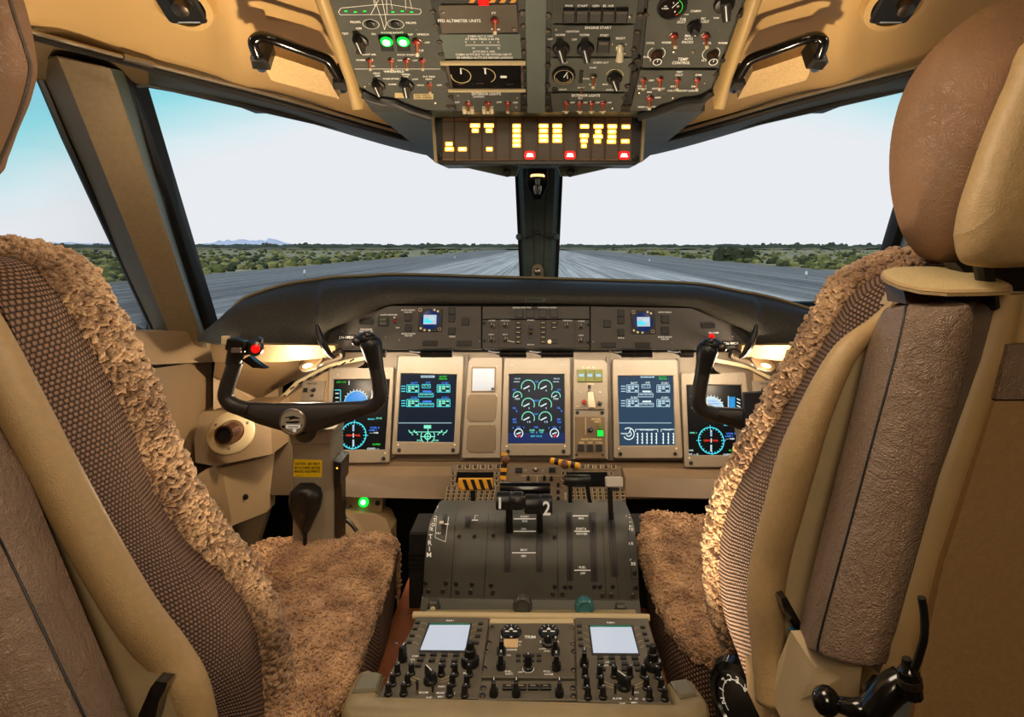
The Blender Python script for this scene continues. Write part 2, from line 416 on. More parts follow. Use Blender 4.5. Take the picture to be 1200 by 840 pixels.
# ------------------------------------------------------------------ shared small hardware
def hw():
    H = {}
    b = MB('metal_dark').lathe(0, 0, [(.0052, 0), (.0052, .0012), (.0040, .0022), (.0026, .0022), (.0022, .0012)], 18)
    b.mat('black').disc(0, 0, .0021, .0016); b.mat('metal').line(-.0018, .0006, .0018, -.0006, .0006, .0018); H['fastener'] = b.mesh('fastener')
    b = MB('metal').lathe(0, 0, [(.0026, 0), (.0026, .0007), (.0018, .0012)], 14); b.mat('black').line(-.0016, 0, .0016, 0, .0005, .0013); b.line(0, -.0016, 0, .0016, .0005, .0013); H['screw'] = b.mesh('screw')
    b = MB('black').lathe(0, 0, [(.0042, 0), (.0042, .0012), (.0034, .0016)], 14); b.mat('void').disc(0, 0, .0026, .0017); H['screw_black'] = b.mesh('screw_black')
    for nm, rot, colr in (('toggle', -1, 'red_collar'), ('toggle_up', 1, 'red_collar'), ('toggle_gray', -1, 'metal_dark')):
        b = MB('metal_dark').lathe(0, 0, [(.0060, 0), (.0060, .0012), (.0048, .0016)], 18)
        b.mat(colr).lathe(0, 0, [(.0046, .0012), (.0046, .0038), (.0030, .0045)], 16)
        b.mat('bat_shaft').tube([(0, 0, .003), (0, rot * .0045, .0085), (0, rot * .0075, .012)], [.0017, .0021, .0024], 10); b.mat('bat').tube([(0, rot * .0072, .0118), (0, rot * .0092, .0140), (0, rot * .0100, .0148)], [.0025, .0028, .0018], 10)
        H[nm] = b.mesh(nm)
    b = MB('black').lathe(0, 0, [(.0118, 0), (.0118, .0025), (.0105, .0045), (.0092, .005)], 24)
    b.mat('black_satin').prism([(-.0042, -.0125), (.0042, -.0125), (.0050, -.004), (.0042, .0125), (-.0042, .0125), (-.0050, -.004)], .004, .017, .0018)
    b.mat('knob_brown').box(.0030, .0062, -.006, .007, .003, .013, .001)
    b.mat('white_mark').line(0, .0118, 0, -.010, .0014, .01715); H['selector'] = b.mesh('selector')
    b = MB('knob_brown').lathe(0, 0, [(.0085, 0), (.0085, .010), (.0075, .0115)], 28, wob=.10)
    b.mat('black').lathe(0, 0, [(.0070, .011), (.0070, .0135), (.0062, .0145)], 24); b.mat('white_mark').arc(0, 0, .0062, 0, 360, .0013, .0147); b.line(0, 0, 0, .005, .0012, .0148); H['temp_knob'] = b.mesh('temp_knob')
    b = MB('black').lathe(0, 0, [(.0105, 0), (.0105, .004), (.0075, .006), (.0070, .015), (.0058, .0165)], 20, wob=.03); b.mat('white_mark').disc(0, -.003, .0011, .0167, 8); H['round_knob'] = b.mesh('round_knob')
    b = MB('black').lathe(0, 0, [(.0058, 0), (.0058, .003), (.0046, .004), (.0042, .014), (.0034, .0155)], 16, wob=.06); b.mat('white_mark').line(0, .001, 0, .0034, .0009, .0157); H['pot'] = b.mesh('pot')
    b = MB('black').lathe(0, 0, [(.0062, 0), (.0062, .008)], 14); b.prism([(-.0032, -.0055), (.0032, -.0055), (.0024, .0065), (-.0024, .0065)], .006, .021, .001); b.mat('white_mark').line(0, .0055, 0, 0, .001, .0212)
    b.add([(-.0005, .0062, .018), (.0005, .0062, .018), (.0005, .0066, .010), (-.0005, .0066, .010)], [(0, 1, 2, 3)]); H['pedestal_selector'] = b.mesh('pedestal_selector')
    b = MB('black').lathe(0, 0, [(.0125, 0), (.0125, .007), (.0105, .010), (.0078, .011), (.0074, .020), (.0055, .021), (.0050, .029), (.0042, .030)], 28, wob=.05)
    b.mat('white_mark').disc(-.004, -.007, .0007, .0115, 8); H['dual_knob'] = b.mesh('dual_knob')
    b = MB('black').lathe(0, 0, [(.0095, 0), (.0095, .004), (.0080, .006)], 24); b.prism([(-.0036, -.009), (.0036, -.009), (.0022, .012), (-.0022, .012)], .005, .017, .0012); b.mat('white_mark').line(0, .0115, 0, -.003, .0012, .0172); H['big_selector'] = b.mesh('big_selector')
    b = MB('black').rbox(-.0046, .0046, -.0030, .0030, 0, .0032, .0008, .0006); b.mat('panel_mid').line(-.003, 0, .003, 0, .0010, .0034); H['key'] = b.mesh('key')
    b = MB('metal').lathe(0, 0, [(.0022, 0), (.0022, .004), (.0016, .005)], 10); b.mat('black').tube([(0, 0, .003), (0, -.001, .012), (0, -.0015, .016)], [.0014, .0017, .0022], 8); H['bat_black'] = b.mesh('bat_black')
    b = MB('metal').lathe(0, 0, [(.0070, 0), (.0070, .0025), (.0060, .003)], 20); b.mat('black').lathe(0, 0, [(.0056, .003), (.0056, .012), (.0046, .0135)], 20, wob=.06); b.mat('panel_mid').disc(0, 0, .0030, .0137, 12); b.mat('white_mark').line(0, .001, .0018, .0040, .0010, .0139); H['coaming_knob'] = b.mesh('coaming_knob')
    return H
H = hw()
# ------------------------------------------------------------------ world, sun, camera
def mirror(px): return 1262.0 - px
def both(P, side): return [W(p[0] if side < 0 else mirror(p[0]), p[1], p[2]) for p in P]

def make_world():
    w = bpy.data.worlds.new('sky'); bpy.context.scene.world = w; w.use_nodes = True; nt = w.node_tree; N = nt.nodes; L = nt.links
    bg = N['Background']; tc = N.new('ShaderNodeTexCoord'); sp = N.new('ShaderNodeSeparateXYZ'); L.new(tc.outputs['Generated'], sp.inputs[0])
    def mt(op, a, b=None, c=None, cl=False):
        n = N.new('ShaderNodeMath'); n.operation = op; n.use_clamp = cl
        for i, x in enumerate((a, b, c)):
            if x is None: continue
            if isinstance(x, (int, float)): n.inputs[i].default_value = x
            else: L.new(x, n.inputs[i])
        return n.outputs[0]
    X, Y, Z = sp.outputs
    hl = mt('SQRT', mt('ADD', mt('MULTIPLY', X, X), mt('MULTIPLY', Y, Y)))
    e = mt('DIVIDE', Z, mt('ADD', hl, 1e-4)); a = mt('DIVIDE', mt('ABSOLUTE', X), mt('ADD', hl, 1e-4))
    nz = N.new('ShaderNodeTexNoise'); nz.inputs['Scale'].default_value = 5; nz.inputs['Detail'].default_value = 6
    mp = N.new('ShaderNodeMapping'); mp.inputs['Scale'].default_value = (1, 1, 5); L.new(tc.outputs['Generated'], mp.inputs[0]); L.new(mp.outputs[0], nz.inputs['Vector'])
    t = mt('ADD', mt('ADD', e, mt('MULTIPLY', a, 0.45)), mt('MULTIPLY', mt('SUBTRACT', nz.outputs['Fac'], 0.5), 0.05))
    t = mt('ADD', t, mt('MULTIPLY', X, -0.03))
    r = N.new('ShaderNodeValToRGB'); cr_ = r.color_ramp
    cr_.elements[0].position = 0.335; cr_.elements[0].color = lin((237, 238, 243)); cr_.elements[1].position = 0.60; cr_.elements[1].color = lin((112, 160, 210))
    for p, c in ((0.38, (222, 238, 243)), (0.46, (150, 222, 232)), (0.51, (140, 205, 228))):
        k = cr_.elements.new(p); k.color = lin(c)
    L.new(t, r.inputs[0]); L.new(r.outputs[0], bg.inputs[0]); bg.inputs[1].default_value = 1.0
make_world()

def light(name, kind, loc, col, power, size=0.1, rot=None, size_y=None, spread=None, spot=None):
    l = bpy.data.lights.new(name, kind); l.energy = power; l.color = col
    if kind == 'AREA':
        l.shape = 'RECTANGLE' if size_y else 'SQUARE'; l.size = size
        if size_y: l.size_y = size_y
        if spread: l.spread = spread
    elif kind == 'SUN': l.angle = size
    else: l.shadow_soft_size = size
    if kind == 'SPOT': l.spot_size = spot or 1.5; l.spot_blend = 0.6
    o = bpy.data.objects.new(name, l); COL.objects.link(o); o.location = loc
    if rot is not None: o.rotation_euler = rot
    return o
def aim(o, target):
    o.rotation_euler = (Vector(target) - o.location).to_track_quat('-Z', 'Y').to_euler()
sun = light('sun', 'SUN', (0, 0, 50), (1.0, 0.93, 0.80), 2.6, 0.01); sun.rotation_euler = (math.radians(28), math.radians(-12), 0)

cam = bpy.data.cameras.new('camera'); co = bpy.data.objects.new('camera', cam); COL.objects.link(co)
co.location = (0, 0, CAMZ); co.rotation_euler = (PI / 2, 0, 0); cam.sensor_width = 36; cam.lens = F / 1200 * 36
cam.shift_x = -(CX - 600) / 1200; cam.shift_y = -(420 - CY) / 1200; cam.clip_start = 0.02; cam.clip_end = 60000
sc = bpy.context.scene; sc.camera = co
sc.view_settings.view_transform = 'Standard'; sc.view_settings.look = 'None'; sc.view_settings.gamma = 1; sc.view_settings.exposure = 0.0
sc.view_settings.use_curve_mapping = False

# ------------------------------------------------------------------ outside
GZ = -2.4
def ground_material():
    m = M('desert_ground', (120, 112, 80), 0.95); nt = m.node_tree; N = nt.nodes; L = nt.links; b = N['Principled BSDF']
    tc = N.new('ShaderNodeTexCoord'); n = N.new('ShaderNodeTexNoise'); n.inputs['Scale'].default_value = 0.12; n.inputs['Detail'].default_value = 9; n.inputs['Roughness'].default_value = .7
    L.new(tc.outputs['Object'], n.inputs['Vector']); r = N.new('ShaderNodeValToRGB'); e = r.color_ramp
    e.elements[0].position = .35; e.elements[0].color = lin((62, 72, 40)); e.elements[1].position = .62; e.elements[1].color = lin((150, 138, 100))
    L.new(n.outputs['Fac'], r.inputs[0]); L.new(r.outputs[0], b.inputs['Base Color'])
ground_material()
def asphalt():
    m = M('asphalt', (110, 110, 112), 0.85, spec=0.3); nt = m.node_tree; N = nt.nodes; L = nt.links; b = N['Principled BSDF']
    tc = N.new('ShaderNodeTexCoord'); sp = N.new('ShaderNodeSeparateXYZ'); L.new(tc.outputs['Object'], sp.inputs[0])
    mp = N.new('ShaderNodeMapping'); mp.inputs['Scale'].default_value = (1.6, .012, 1); L.new(tc.outputs['Object'], mp.inputs[0])
    n = N.new('ShaderNodeTexNoise'); n.inputs['Scale'].default_value = 0.9; n.inputs['Detail'].default_value = 7; n.inputs['Roughness'].default_value = .75; L.new(mp.outputs[0], n.inputs['Vector'])
    n2 = N.new('ShaderNodeTexNoise'); n2.inputs['Scale'].default_value = 1.5; n2.inputs['Detail'].default_value = 8; n2.inputs['Roughness'].default_value = .8; L.new(tc.outputs['Object'], n2.inputs['Vector'])
    ab = N.new('ShaderNodeMath'); ab.operation = 'ABSOLUTE'; L.new(sp.outputs[0], ab.inputs[0])
    dv = N.new('ShaderNodeMath'); dv.operation = 'DIVIDE'; dv.inputs[1].default_value = 44; L.new(ab.outputs[0], dv.inputs[0])
    r = N.new('ShaderNodeValToRGB'); e = r.color_ramp; e.elements[0].position = 0; e.elements[0].color = (.34, .33, .305, 1)
    for p, v in ((.38, .34), (.42, .24), (.44, .17), (.56, .16), (.58, .085), (.60, .17), (.9, .16)):
        k = e.elements.new(p); k.color = (v * .92, v * .89, v * .82, 1)
    e.elements[-1].position = 1; e.elements[-1].color = (.15, .145, .13, 1)
    L.new(dv.outputs[0], r.inputs[0])
    a1 = N.new('ShaderNodeMapRange'); a1.inputs[1].default_value = .35; a1.inputs[2].default_value = .65; a1.inputs[3].default_value = .35; a1.inputs[4].default_value = 1.6; L.new(n.outputs['Fac'], a1.inputs[0])
    a2 = N.new('ShaderNodeMapRange'); a2.inputs[1].default_value = .35; a2.inputs[2].default_value = .65; a2.inputs[3].default_value = .7; a2.inputs[4].default_value = 1.25; L.new(n2.outputs['Fac'], a2.inputs[0])
    mu = N.new('ShaderNodeMath'); mu.operation = 'MULTIPLY'; L.new(a1.outputs[0], mu.inputs[0]); L.new(a2.outputs[0], mu.inputs[1])
    h = N.new('ShaderNodeHueSaturation'); L.new(mu.outputs[0], h.inputs['Value']); L.new(r.outputs[0], h.inputs['Color']); L.new(h.outputs[0], b.inputs['Base Color'])
asphalt()
M('bush_green', (80, 84, 36), 0.95, var=0.5, vs=2.5, coord='Object'); M('bush_dark', (44, 50, 22), 0.95, var=0.5, vs=2.5)
M('sage', (122, 118, 66), 0.95, var=0.4, vs=2.0); M('tree_green', (50, 58, 40), 0.95, var=0.3, vs=.2); M('hazed_mountain', (178, 186, 202), 1.0, spec=0)  # mountain colour is paled and blued, distance haze put into the base colour
M('house_white', (220, 218, 210), .8); M('roof_gray', (120, 110, 100), .8); M('far_brown', (96, 92, 70), 1.0, var=.4, vs=.01)
MB('desert_ground').add([(-9000, -50, GZ - .05), (9000, -50, GZ - .05), (9000, 16000, GZ - .05), (-9000, 16000, GZ - .05)], [(0, 1, 2, 3)]).build('ground', kind='structure')
MB('asphalt').box(-42, 42, -60, 2400, GZ - .06, GZ).build('runway', kind='structure', label='grey streaked runway running to the horizon')

def blob(b, c, r, h, n=7, m=4, seed=0):
    V = []; Fc = []
    for i in range(m + 1):
        t = PI * .5 * (1 - i / m)
        for k in range(n):
            a = 2 * PI * k / n + i * .4; j = .72 + .55 * random.random()
            V.append((c[0] + r * j * math.cos(a) * math.cos(PI * .5 * i / m * .98), c[1] + r * j * math.sin(a) * math.cos(PI * .5 * i / m * .98), c[2] + h * (.25 + .75 * math.sin(PI * .5 * i / m)) * (.8 + .35 * random.random()) - (h * .3 if i == 0 else 0)))
    for i in range(m):
        for k in range(n): j = (k + 1) % n; Fc.append((i * n + k, i * n + j, (i + 1) * n + j, (i + 1) * n + k))
    Fc.append(tuple(range(m * n, m * n + n))); b.add(V, Fc)
random.seed(3)
b = MB()
for i in range(6500):
    side = random.choice((-1, 1)); u = random.random(); y = 34 / (1 - u * .93) if u < .98 else 480
    y = 30 + (y - 34) * 1.0 + random.random() * 6; x = side * (43.5 + random.random() ** 1.2 * (14 + y * .9))
    s = random.uniform(.28, .8) * (1 + y / 500)
    if abs(x - 47.5) < 9 and abs(y - 150) < 9: continue
    b.mat(random.choice(('bush_green', 'bush_green', 'sage', 'bush_dark'))); blob(b, (x, y, GZ), s * 1.1, s * random.uniform(.8, 1.15))
b.build('desert_scrub', smooth=80, kind='stuff', label='low green and tan desert scrub beside the runway', cat='scrub')
b = MB('bush_dark')
c = W(860, 288, 150)
for i in range(26): blob(b, (c.x + random.uniform(-4, 4), 150 + random.uniform(-2, 2), GZ), random.uniform(1, 1.9), random.uniform(1.4, 3.4), 8, 5)
b.build('desert_bush', smooth=80, label='large dark green bush beyond the right edge of the runway', cat='bush')
# far brush belt below the horizon
b = MB('tree_green')
for i in range(900):
    y = random.uniform(560, 840); blob(b, (random.uniform(-1.15, 1.0) * y, y, GZ), random.uniform(5, 18), random.uniform(2, 5.5), 6, 3)
b.mat('far_brown')
for i in range(500):
    y = random.uniform(500, 840); blob(b, (random.uniform(-1.15, 1.0) * y, y, GZ), random.uniform(8, 22), random.uniform(1, 2.4), 6, 3)
b.build('distant_brush', smooth=80, kind='stuff', label='dark hazy belt of brush below the horizon', cat='brush')
def tree_proto(k):
    b = MB('tree_green')
    for i in range(7 + k): blob(b, (random.uniform(-3, 3), random.uniform(-2, 2), 2.5 + random.uniform(0, 3)), random.uniform(2, 3.4), random.uniform(3, 5.5), 8, 4)
    return b.mesh('crown', 80), MB('bush_dark').lathe(0, 0, [(.5, -.2), (.3, 4)], 6).mesh('trunk')
TP = [tree_proto(k) for k in range(3)]
for i in range(64):
    px = [random.uniform(-20, 600), random.uniform(660, 1060)][i % 2]
    if i > 44: px = random.choice((340, 415, 905, 960, 1010)) + random.uniform(-28, 28)
    y = random.uniform(910, 1500); p = W(px, 288, y); s = random.uniform(.45, 1.1)
    t = empty('distant_tree', Matrix.Translation((p.x, y, GZ)) @ Matrix.Scale(s, 4), label='tiny dark tree on the horizon beyond the scrub', cat='tree', group='trees on the horizon')
    inst('crown', TP[i % 3][0], t); inst('trunk', TP[i % 3][1], t)
for i, (px, w_) in enumerate(((118, 20), (510, 16), (1012, 26), (1034, 16), (690, 18))):
    p = W(px, 288, 870); t = empty('distant_house', Matrix.Translation((p.x, 870, GZ)), cat='house',
        label=['tiny white house at horizon left of the window pillar', 'tiny white house at horizon left of the centre post', 'widest tiny white house at horizon near the right headrest', 'narrow white house at horizon closest to the right headrest', 'tiny white house at horizon right of the centre post'][i])
    MB('house_white').box(-w_ / 2, w_ / 2, 0, 8, 0, 3.4).build('wall', t)
    MB('roof_gray').add([(-w_ / 2, 0, 3.4), (w_ / 2, 0, 3.4), (w_ / 2, 8, 3.4), (-w_ / 2, 8, 3.4), (-w_ / 2 + 2, 4, 5.2), (w_ / 2 - 2, 4, 5.2)], [(0, 1, 5, 4), (1, 2, 5), (2, 3, 4, 5), (3, 0, 4)]).build('roof', t)
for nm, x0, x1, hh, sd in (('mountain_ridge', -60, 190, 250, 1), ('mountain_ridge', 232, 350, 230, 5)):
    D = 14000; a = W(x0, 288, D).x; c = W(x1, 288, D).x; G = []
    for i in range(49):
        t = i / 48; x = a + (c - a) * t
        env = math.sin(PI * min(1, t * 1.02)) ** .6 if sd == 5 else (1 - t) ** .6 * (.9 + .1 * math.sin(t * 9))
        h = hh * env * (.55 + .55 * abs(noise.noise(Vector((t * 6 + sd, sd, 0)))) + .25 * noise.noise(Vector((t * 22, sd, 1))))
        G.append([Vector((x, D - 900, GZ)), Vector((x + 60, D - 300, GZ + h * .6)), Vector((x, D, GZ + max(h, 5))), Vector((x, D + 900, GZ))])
    MB('hazed_mountain').grid(G).build(nm, smooth=180, kind='structure')
lp = MB('metal').lathe(0, 0, [(.05, 0), (.05, .3)], 8).mesh('post'); lc = MB('house_white').lathe(0, 0, [(.11, .3), (.12, .42), (.09, .58), (.02, .64)], 10).mesh('lamp_head')
for px, py, lb in ((357, 324, 'nearest white runway edge light on the left side'), (533, 304, 'farther white runway edge light on the left side'),
                   (945, 326, 'nearest white runway edge light on the right side'), (761, 308, 'farther white runway edge light on the right side')):
    d = 3.6 * 720 / (py - 288); p = W(px, py, d); t = empty('runway_edge_light', Matrix.Translation((p.x, d, GZ)) @ Matrix.Scale(1.25, 4), label=lb, cat='light', group='runway edge lights')
    inst('post', lp, t); inst('lamp_head', lc, t)

# ------------------------------------------------------------------ cabin shell
for side, S in ((-1, 'left'), (1, 'right')):
    n = 1 if side < 0 else 2
    # window panes
    MB('window_glass').slab(both([(152, 98, 1.24), (300, 124, 1.45), (505, 172, 1.78), (612, 180, 1.93), (612, 330, 2.02), (460, 340, 1.97), (240, 396, 1.54)], side), (0, .008, 0)).build('window_%d' % n, kind='structure')
    MB('window_glass').slab(both([(-330, 92, .62), (44, 88, 1.06), (178, 392, 1.46), (-330, 460, .62)], side), (side * .008, 0, 0)).build('window_%d' % (n + 2), kind='structure')
    # pillar between side window and windshield
    t = [(44, 84, 1.12), (74, 84, 1.06), (136, 98, 1.10), (150, 100, 1.16), (157, 102, 1.19)]
    m_ = [(108, 230, 1.28), (133, 230, 1.22), (181, 230, 1.26), (189, 230, 1.32), (197, 230, 1.35)]
    q_ = [(182, 392, 1.45), (199, 392, 1.38), (241, 408, 1.42), (245, 405, 1.50), (250, 402, 1.52)]
    for j, (mt_, nm) in enumerate((('pillar_dark', 'a'), ('pillar', 'b'), ('pillar_edge', 'c'), ('seal', 'd'))):
        pass
    b = MB()
    rows = [both([(36, 72, 1.10), (66, 68, 1.045), (128, 80, 1.07), (143, 84, 1.13), (151, 86, 1.16)], side), both(t, side), both(m_, side), both(q_, side)]
    for j, mt_ in enumerate(('pillar_dark', 'pillar', 'pillar_edge', 'seal')):
        b.mat(mt_); cols = [[r[j], r[j + 1]] for r in rows]
        G = [[cr([c[0] for c in cols], k / 15), cr([c[1] for c in cols], k / 15)] for k in range(16)]
        if j == 1:
            G = [[g[0], g[0].lerp(g[1], .06) + Vector((0, -.006, 0)), g[0].lerp(g[1], .94) + Vector((0, -.006, 0)), g[1]] for g in G]
        b.grid(G)
    # back faces close the post
    b.mat('seal'); b.grid([[cr([r[4] for r in rows], k / 10), cr([r[4] for r in rows], k / 10) + Vector((0, .05, 0)), cr([r[0] for r in rows], k / 10) + Vector((side * .02, .08, 0)), cr([r[0] for r in rows], k / 10)] for k in range(11)])
    tr = b.build('trim_%d' % n, smooth=30, kind='structure')
    # dark window seals along pillar top edge and side window edge
    MB('seal').tube(both([(44, 84, 1.11), (76, 160, 1.19), (108, 230, 1.27), (145, 310, 1.37), (182, 390, 1.45)], side), .007, 6).tube(
        both([(250, 402, 1.52), (197, 230, 1.35), (157, 112, 1.2), (157, 101, 1.2), (172, 98, 1.21), (205, 104, 1.25), (420, 154, 1.55), (505, 180, 1.72), (618, 190, 1.9)], side), .008, 6).build('trim_%d' % (n + 2), kind='structure')
    # header over the windows
    top = [(-90, -4, .74), (20, 31, .95), (100, 54, 1.03), (200, 81, 1.14), (340, 117, 1.29), (505, 163, 1.48), (632, 178, 1.62)]
    mid = [(-90, 40, .80), (40, 55, 1.02), (120, 72, 1.10), (200, 92, 1.18), (340, 128, 1.36), (505, 172, 1.58), (632, 184, 1.72)]
    low = [(-90, 92, .88), (44, 92, 1.10), (110, 96, 1.16), (200, 105, 1.24), (340, 138, 1.45), (505, 183, 1.70), (632, 196, 1.88)]
    T_, M_, L_ = [resample(both(x, side), 40) for x in (top, mid, low)]
    b = MB()
    for i0, i1, mt_ in ((0, 18, 'pillar_dark'), (18, 39, 'header')):
        b.mat(mt_)
        G = []
        for i in range(i0, i1 + 1):
            G.append([T_[i] + Vector((0, .05, .03)), T_[i], T_[i].lerp(M_[i], .45) + Vector((0, -.004, 0)), M_[i] + Vector((0, -.008, -.002)), M_[i].lerp(L_[i], .5), L_[i], L_[i] + Vector((0, .05, .01))])
        b.grid(G)
    b.build('trim_%d' % (n + 4), smooth=28, kind='structure')
    b = MB('metal').tube([p + Vector((0, -.024, -.004)) for p in T_[4:38]], .0040, 8); b.mat('seal').tube([p + Vector((0, -.016, -.012)) for p in T_[4:38]], .0045, 6)
    rl = b.build('sun_visor_rail', label='chrome sun visor rail along the %s ceiling edge' % S, cat='rail')
    q = T_[18]; MB('metal').tube([T_[i] + Vector((0, -.028, -.004)) for i in (17, 18, 19)], .0062, 8).build('rail_slider', rl)
    b = MB('metal_dark').tube([T_[i].lerp(M_[i], .8) + Vector((0, -.016, 0)) for i in range(21, 36)], .0045, 8); b.build('lower_rail', rl)
    # ceiling lining
    R_ = both([(-110, -10, .70), (20, 30, .95), (180, 75, 1.12), (325, 113, 1.27), (430, 140, 1.36), (520, 165, 1.46)], side)
    B_ = both([(-160, -62, .8), (40, -62, .825), (175, -62, .825), (282, -62, .825), (372, -62, .825), (480, -62, .86)], side)
    G = []
    Rr, Br = resample(R_, 41), resample(B_, 41)
    for i in range(41):
        t = i / 40; bul = .030 * math.exp(-((t - .54) / .035) ** 2) - .012 * math.exp(-((t - .70) / .09) ** 2)
        row = []
        for k in range(13):
            s_ = k / 12; p = Rr[i].lerp(Br[i], s_); p = p + Vector((0, .3, .4)) * (.06 * math.sin(PI * s_)) + Vector((0, -.5, -.7)) * (bul * math.sin(PI * min(1, s_ * 1.15 + .08)))
            row.append(p)
        G.append(row)
    G2 = [[g[0] + Vector((0, .03, .012))] + g for g in G]
    MB('lining').grid(G2).build('ceiling_lining_%s' % S, smooth=180, kind='structure')
    # sill under the side window
    MB('wall_light').slab(both([(60, 392, .98), (120, 389, 1.14), (246, 388, 1.47), (252, 424, 1.47), (160, 428, 1.22), (60, 440, .96)], side), (-side * -.1, .03, 0)).build('trim_%d' % (n + 6), kind='structure')
    # side wall and facets towards the panel
    X = side * .80
    zt = CAMZ - .25
    b = MB('wall_brown').slab([(X, -1.2, 0), (X, 1.50, 0), (X, 1.50, zt - .03), (X, 1.15, zt + .01), (X, -1.2, zt + .05)], (side * .05, 0, 0))
    b.slab(both([(240, 420, 1.50), (262, 404, 1.54), (326, 440, 1.66), (326, 560, 1.66), (300, 640, 1.60), (240, 640, 1.50)], side), (0, .03, 0))
    b.slab([(X, -1.2, zt + .9), (X, -1.2, zt + .04), (X, .60, zt + .04), (X, .60, zt + .9)], (side * .05, 0, 0))
    b.build('wall_%s' % S, kind='structure')
MB('carpet').box(-.85, .85, -1.2, 2.2, -.04, 0).build('floor', kind='structure')
MB('wall_brown').box(-.9, .9, -1.25, -1.2, 0, 1.75).build('wall_back', kind='structure')
MB('lining').box(-1.02, 1.02, -1.2, .84, 1.60, 1.64).build('ceiling', kind='structure')
# dark bulkhead ahead of the pedals
b = MB('void').box(-.95, .95, 1.95, 2.0, -.04, 1.02); b.box(-.95, -.80, 1.5, 2.0, 0, .95); b.box(.80, .95, 1.5, 2.0, 0, .95); b.build('wall_front', kind='structure')
# centre post
b = MB('pillar_edge')
P = lambda x, y, d: W(x, y, d)
rowsC = []
for t in range(9):
    s = t / 8; y = 184 + (330 - 184) * s; d = 1.90 + .08 * s; l = 604 + 6 * s; r = 659 - 6 * s
    rowsC.append([P(l, y, d + .05), P(l, y, d), P(l + 5, y, d - .02), P(l + 8, y, d - .03), P(l + 16, y, d - .03), P(l + 18, y, d - .022), P(r - 18, y, d - .022), P(r - 16, y, d - .03), P(r - 8, y, d - .03), P(r - 5, y, d - .02), P(r, y, d), P(r, y, d + .05)])
M('post_gray', (88, 100, 92), .5, var=.15, vs=30, bump=.1, bs=600)
MB('post_gray').grid(rowsC).build('trim_9', smooth=25, kind='structure')
b = MB('seal')
for sx in (-1, 1): b.slab([P(631.5 + sx * 25, 184, 1.895), P(631.5 + sx * 29, 184, 1.895), P(631.5 + sx * 22.5, 330, 1.965), P(631.5 + sx * 19.5, 330, 1.965)], (0, .04, 0))
b.build('trim_10', kind='structure')
# lamp on the post, bolts, lower fitting
t = empty('post_lamp', Matrix.Translation(W(630, 216, 1.84)), label='small brass lamp fitting high on the centre window post', cat='lamp')
R90 = Matrix.Rotation(PI / 2, 4, 'X')
MB('black').prism([(-.030, .05), (.030, .05), (.034, 0), (.012, -.045), (-.012, -.045), (-.034, 0)], -.005, .012, .003).build('backplate', t, mw=R90)
MB('metal').lathe(0, 0, [(.008, -.032), (.012, -.02), (.012, -.008), (.006, -.004), (.008, .012), (.02, .016), (.018, .028), (.01, .034)], 18).build('socket', t, mw=Matrix.Translation((0, -.03, 0)))
MB('lamp_dim').lathe(0, 0, [(.019, .002), (.0215, .006), (.019, .010)], 18).build('bulb', t, mw=Matrix.Translation((0, -.03, .0155)))
for px, py, r_, nm, lb in ((608.5, 277.5, .011, 'grey round cap bolt left of the centre post', 'm'), (651.5, 277.5, .011, 'grey round cap bolt right of the centre post', 'm'), (629.5, 272, .008, 'small black knob in the middle of the centre post', 'b')):
    c = W(px, py, 1.90); MB('pillar_edge' if lb == 'm' else 'black').lathe(0, 0, [(r_, 0), (r_ * .95, .012), (r_ * .6, .018)], 16).build('window_post_fitting', mw=Matrix.Translation(c) @ R90, label=nm, cat='fitting')
c = W(630, 318, 1.93); t = empty('rounded_latch', Matrix.Translation(c) @ R90, label='rounded pale latch plate at the foot of the centre post', cat='latch')
MB('pedestal_rim').prism([(-.018, -.026), (.018, -.026), (.018, .008), (.012, .02), (0, .025), (-.012, .02), (-.018, .008)], 0, .006, .002).build('plate', t)
MB('metal').lathe(0, 0, [(.012, .006), (.011, .016), (.006, .019)], 16).build('knob', t)
# chained cable between the knobs
c1, c2, c3 = W(608.5, 278, 1.89), W(629.5, 273, 1.89), W(651.5, 278, 1.89)
MB('black').tube([c1, c1.lerp(c2, .5) + Vector((0, 0, -.006)), c2, c2.lerp(c3, .5) + Vector((0, 0, -.006)), c3], .0022, 6).build('retaining_cord', label='thin black cord looped across the centre post', cat='cord')
# ------------------------------------------------------------------ overhead console
OH = Pl(W(628, 130, 1.05), W(829, 130, 1.05), W(628, 0, .855))
def T(pl, b, items, mat='white_mark'):
    b.mat(mat)
    for it in items: pl.text(b, *it)
def put(pl, parent, key, px, py, rz=0.0, s=1.0, z=0.0, name=None, label=None):
    a = pl.q(px, py); nm = name or {'toggle': 'toggle_switch', 'toggle_up': 'toggle_switch', 'toggle_gray': 'toggle_switch', 'selector': 'selector_knob', 'fastener': 'fastener', 'screw': 'screw', 'screw_black': 'screw'}.get(key, key)
    return inst(nm, H[key], parent, a.x, a.y, z, rz, s, label=label)
# base housing with its raised rim, part of the console
con = empty('overhead_console', OH.M, label='dark grey overhead console frame carrying the switch panels', cat='console')
b = MB('panel_dark'); OH.poly(b, [(358, -60), (898, -60), (832, 118), (820, 134), (436, 134), (425, 118)], -.09, -.004, .002); b.build('housing', con)
b = MB('black_satin')
b.tube([OH.w(*OH.q(425, 108), .004) , OH.at(440, 117, .006), OH.at(462, 121, .008), OH.at(482, 130, .006), OH.at(505, 137, .004)], .0075, 10); b.build('lower_rim', con, mw=OH.M.inverted()); b = MB('black_satin')
b.tube([OH.at(834, 108, .004), OH.at(822, 117, .006), OH.at(800, 120, .008), OH.at(770, 131, .006), OH.at(748, 137, .004)], .0075, 10)
b.build('lower_rim', con, mw=OH.M.inverted())
b = MB('console_green'); OH.box(b, 616, -60, 640, 131, -.004, .0035, .001)
b.build('centre_strip', con)
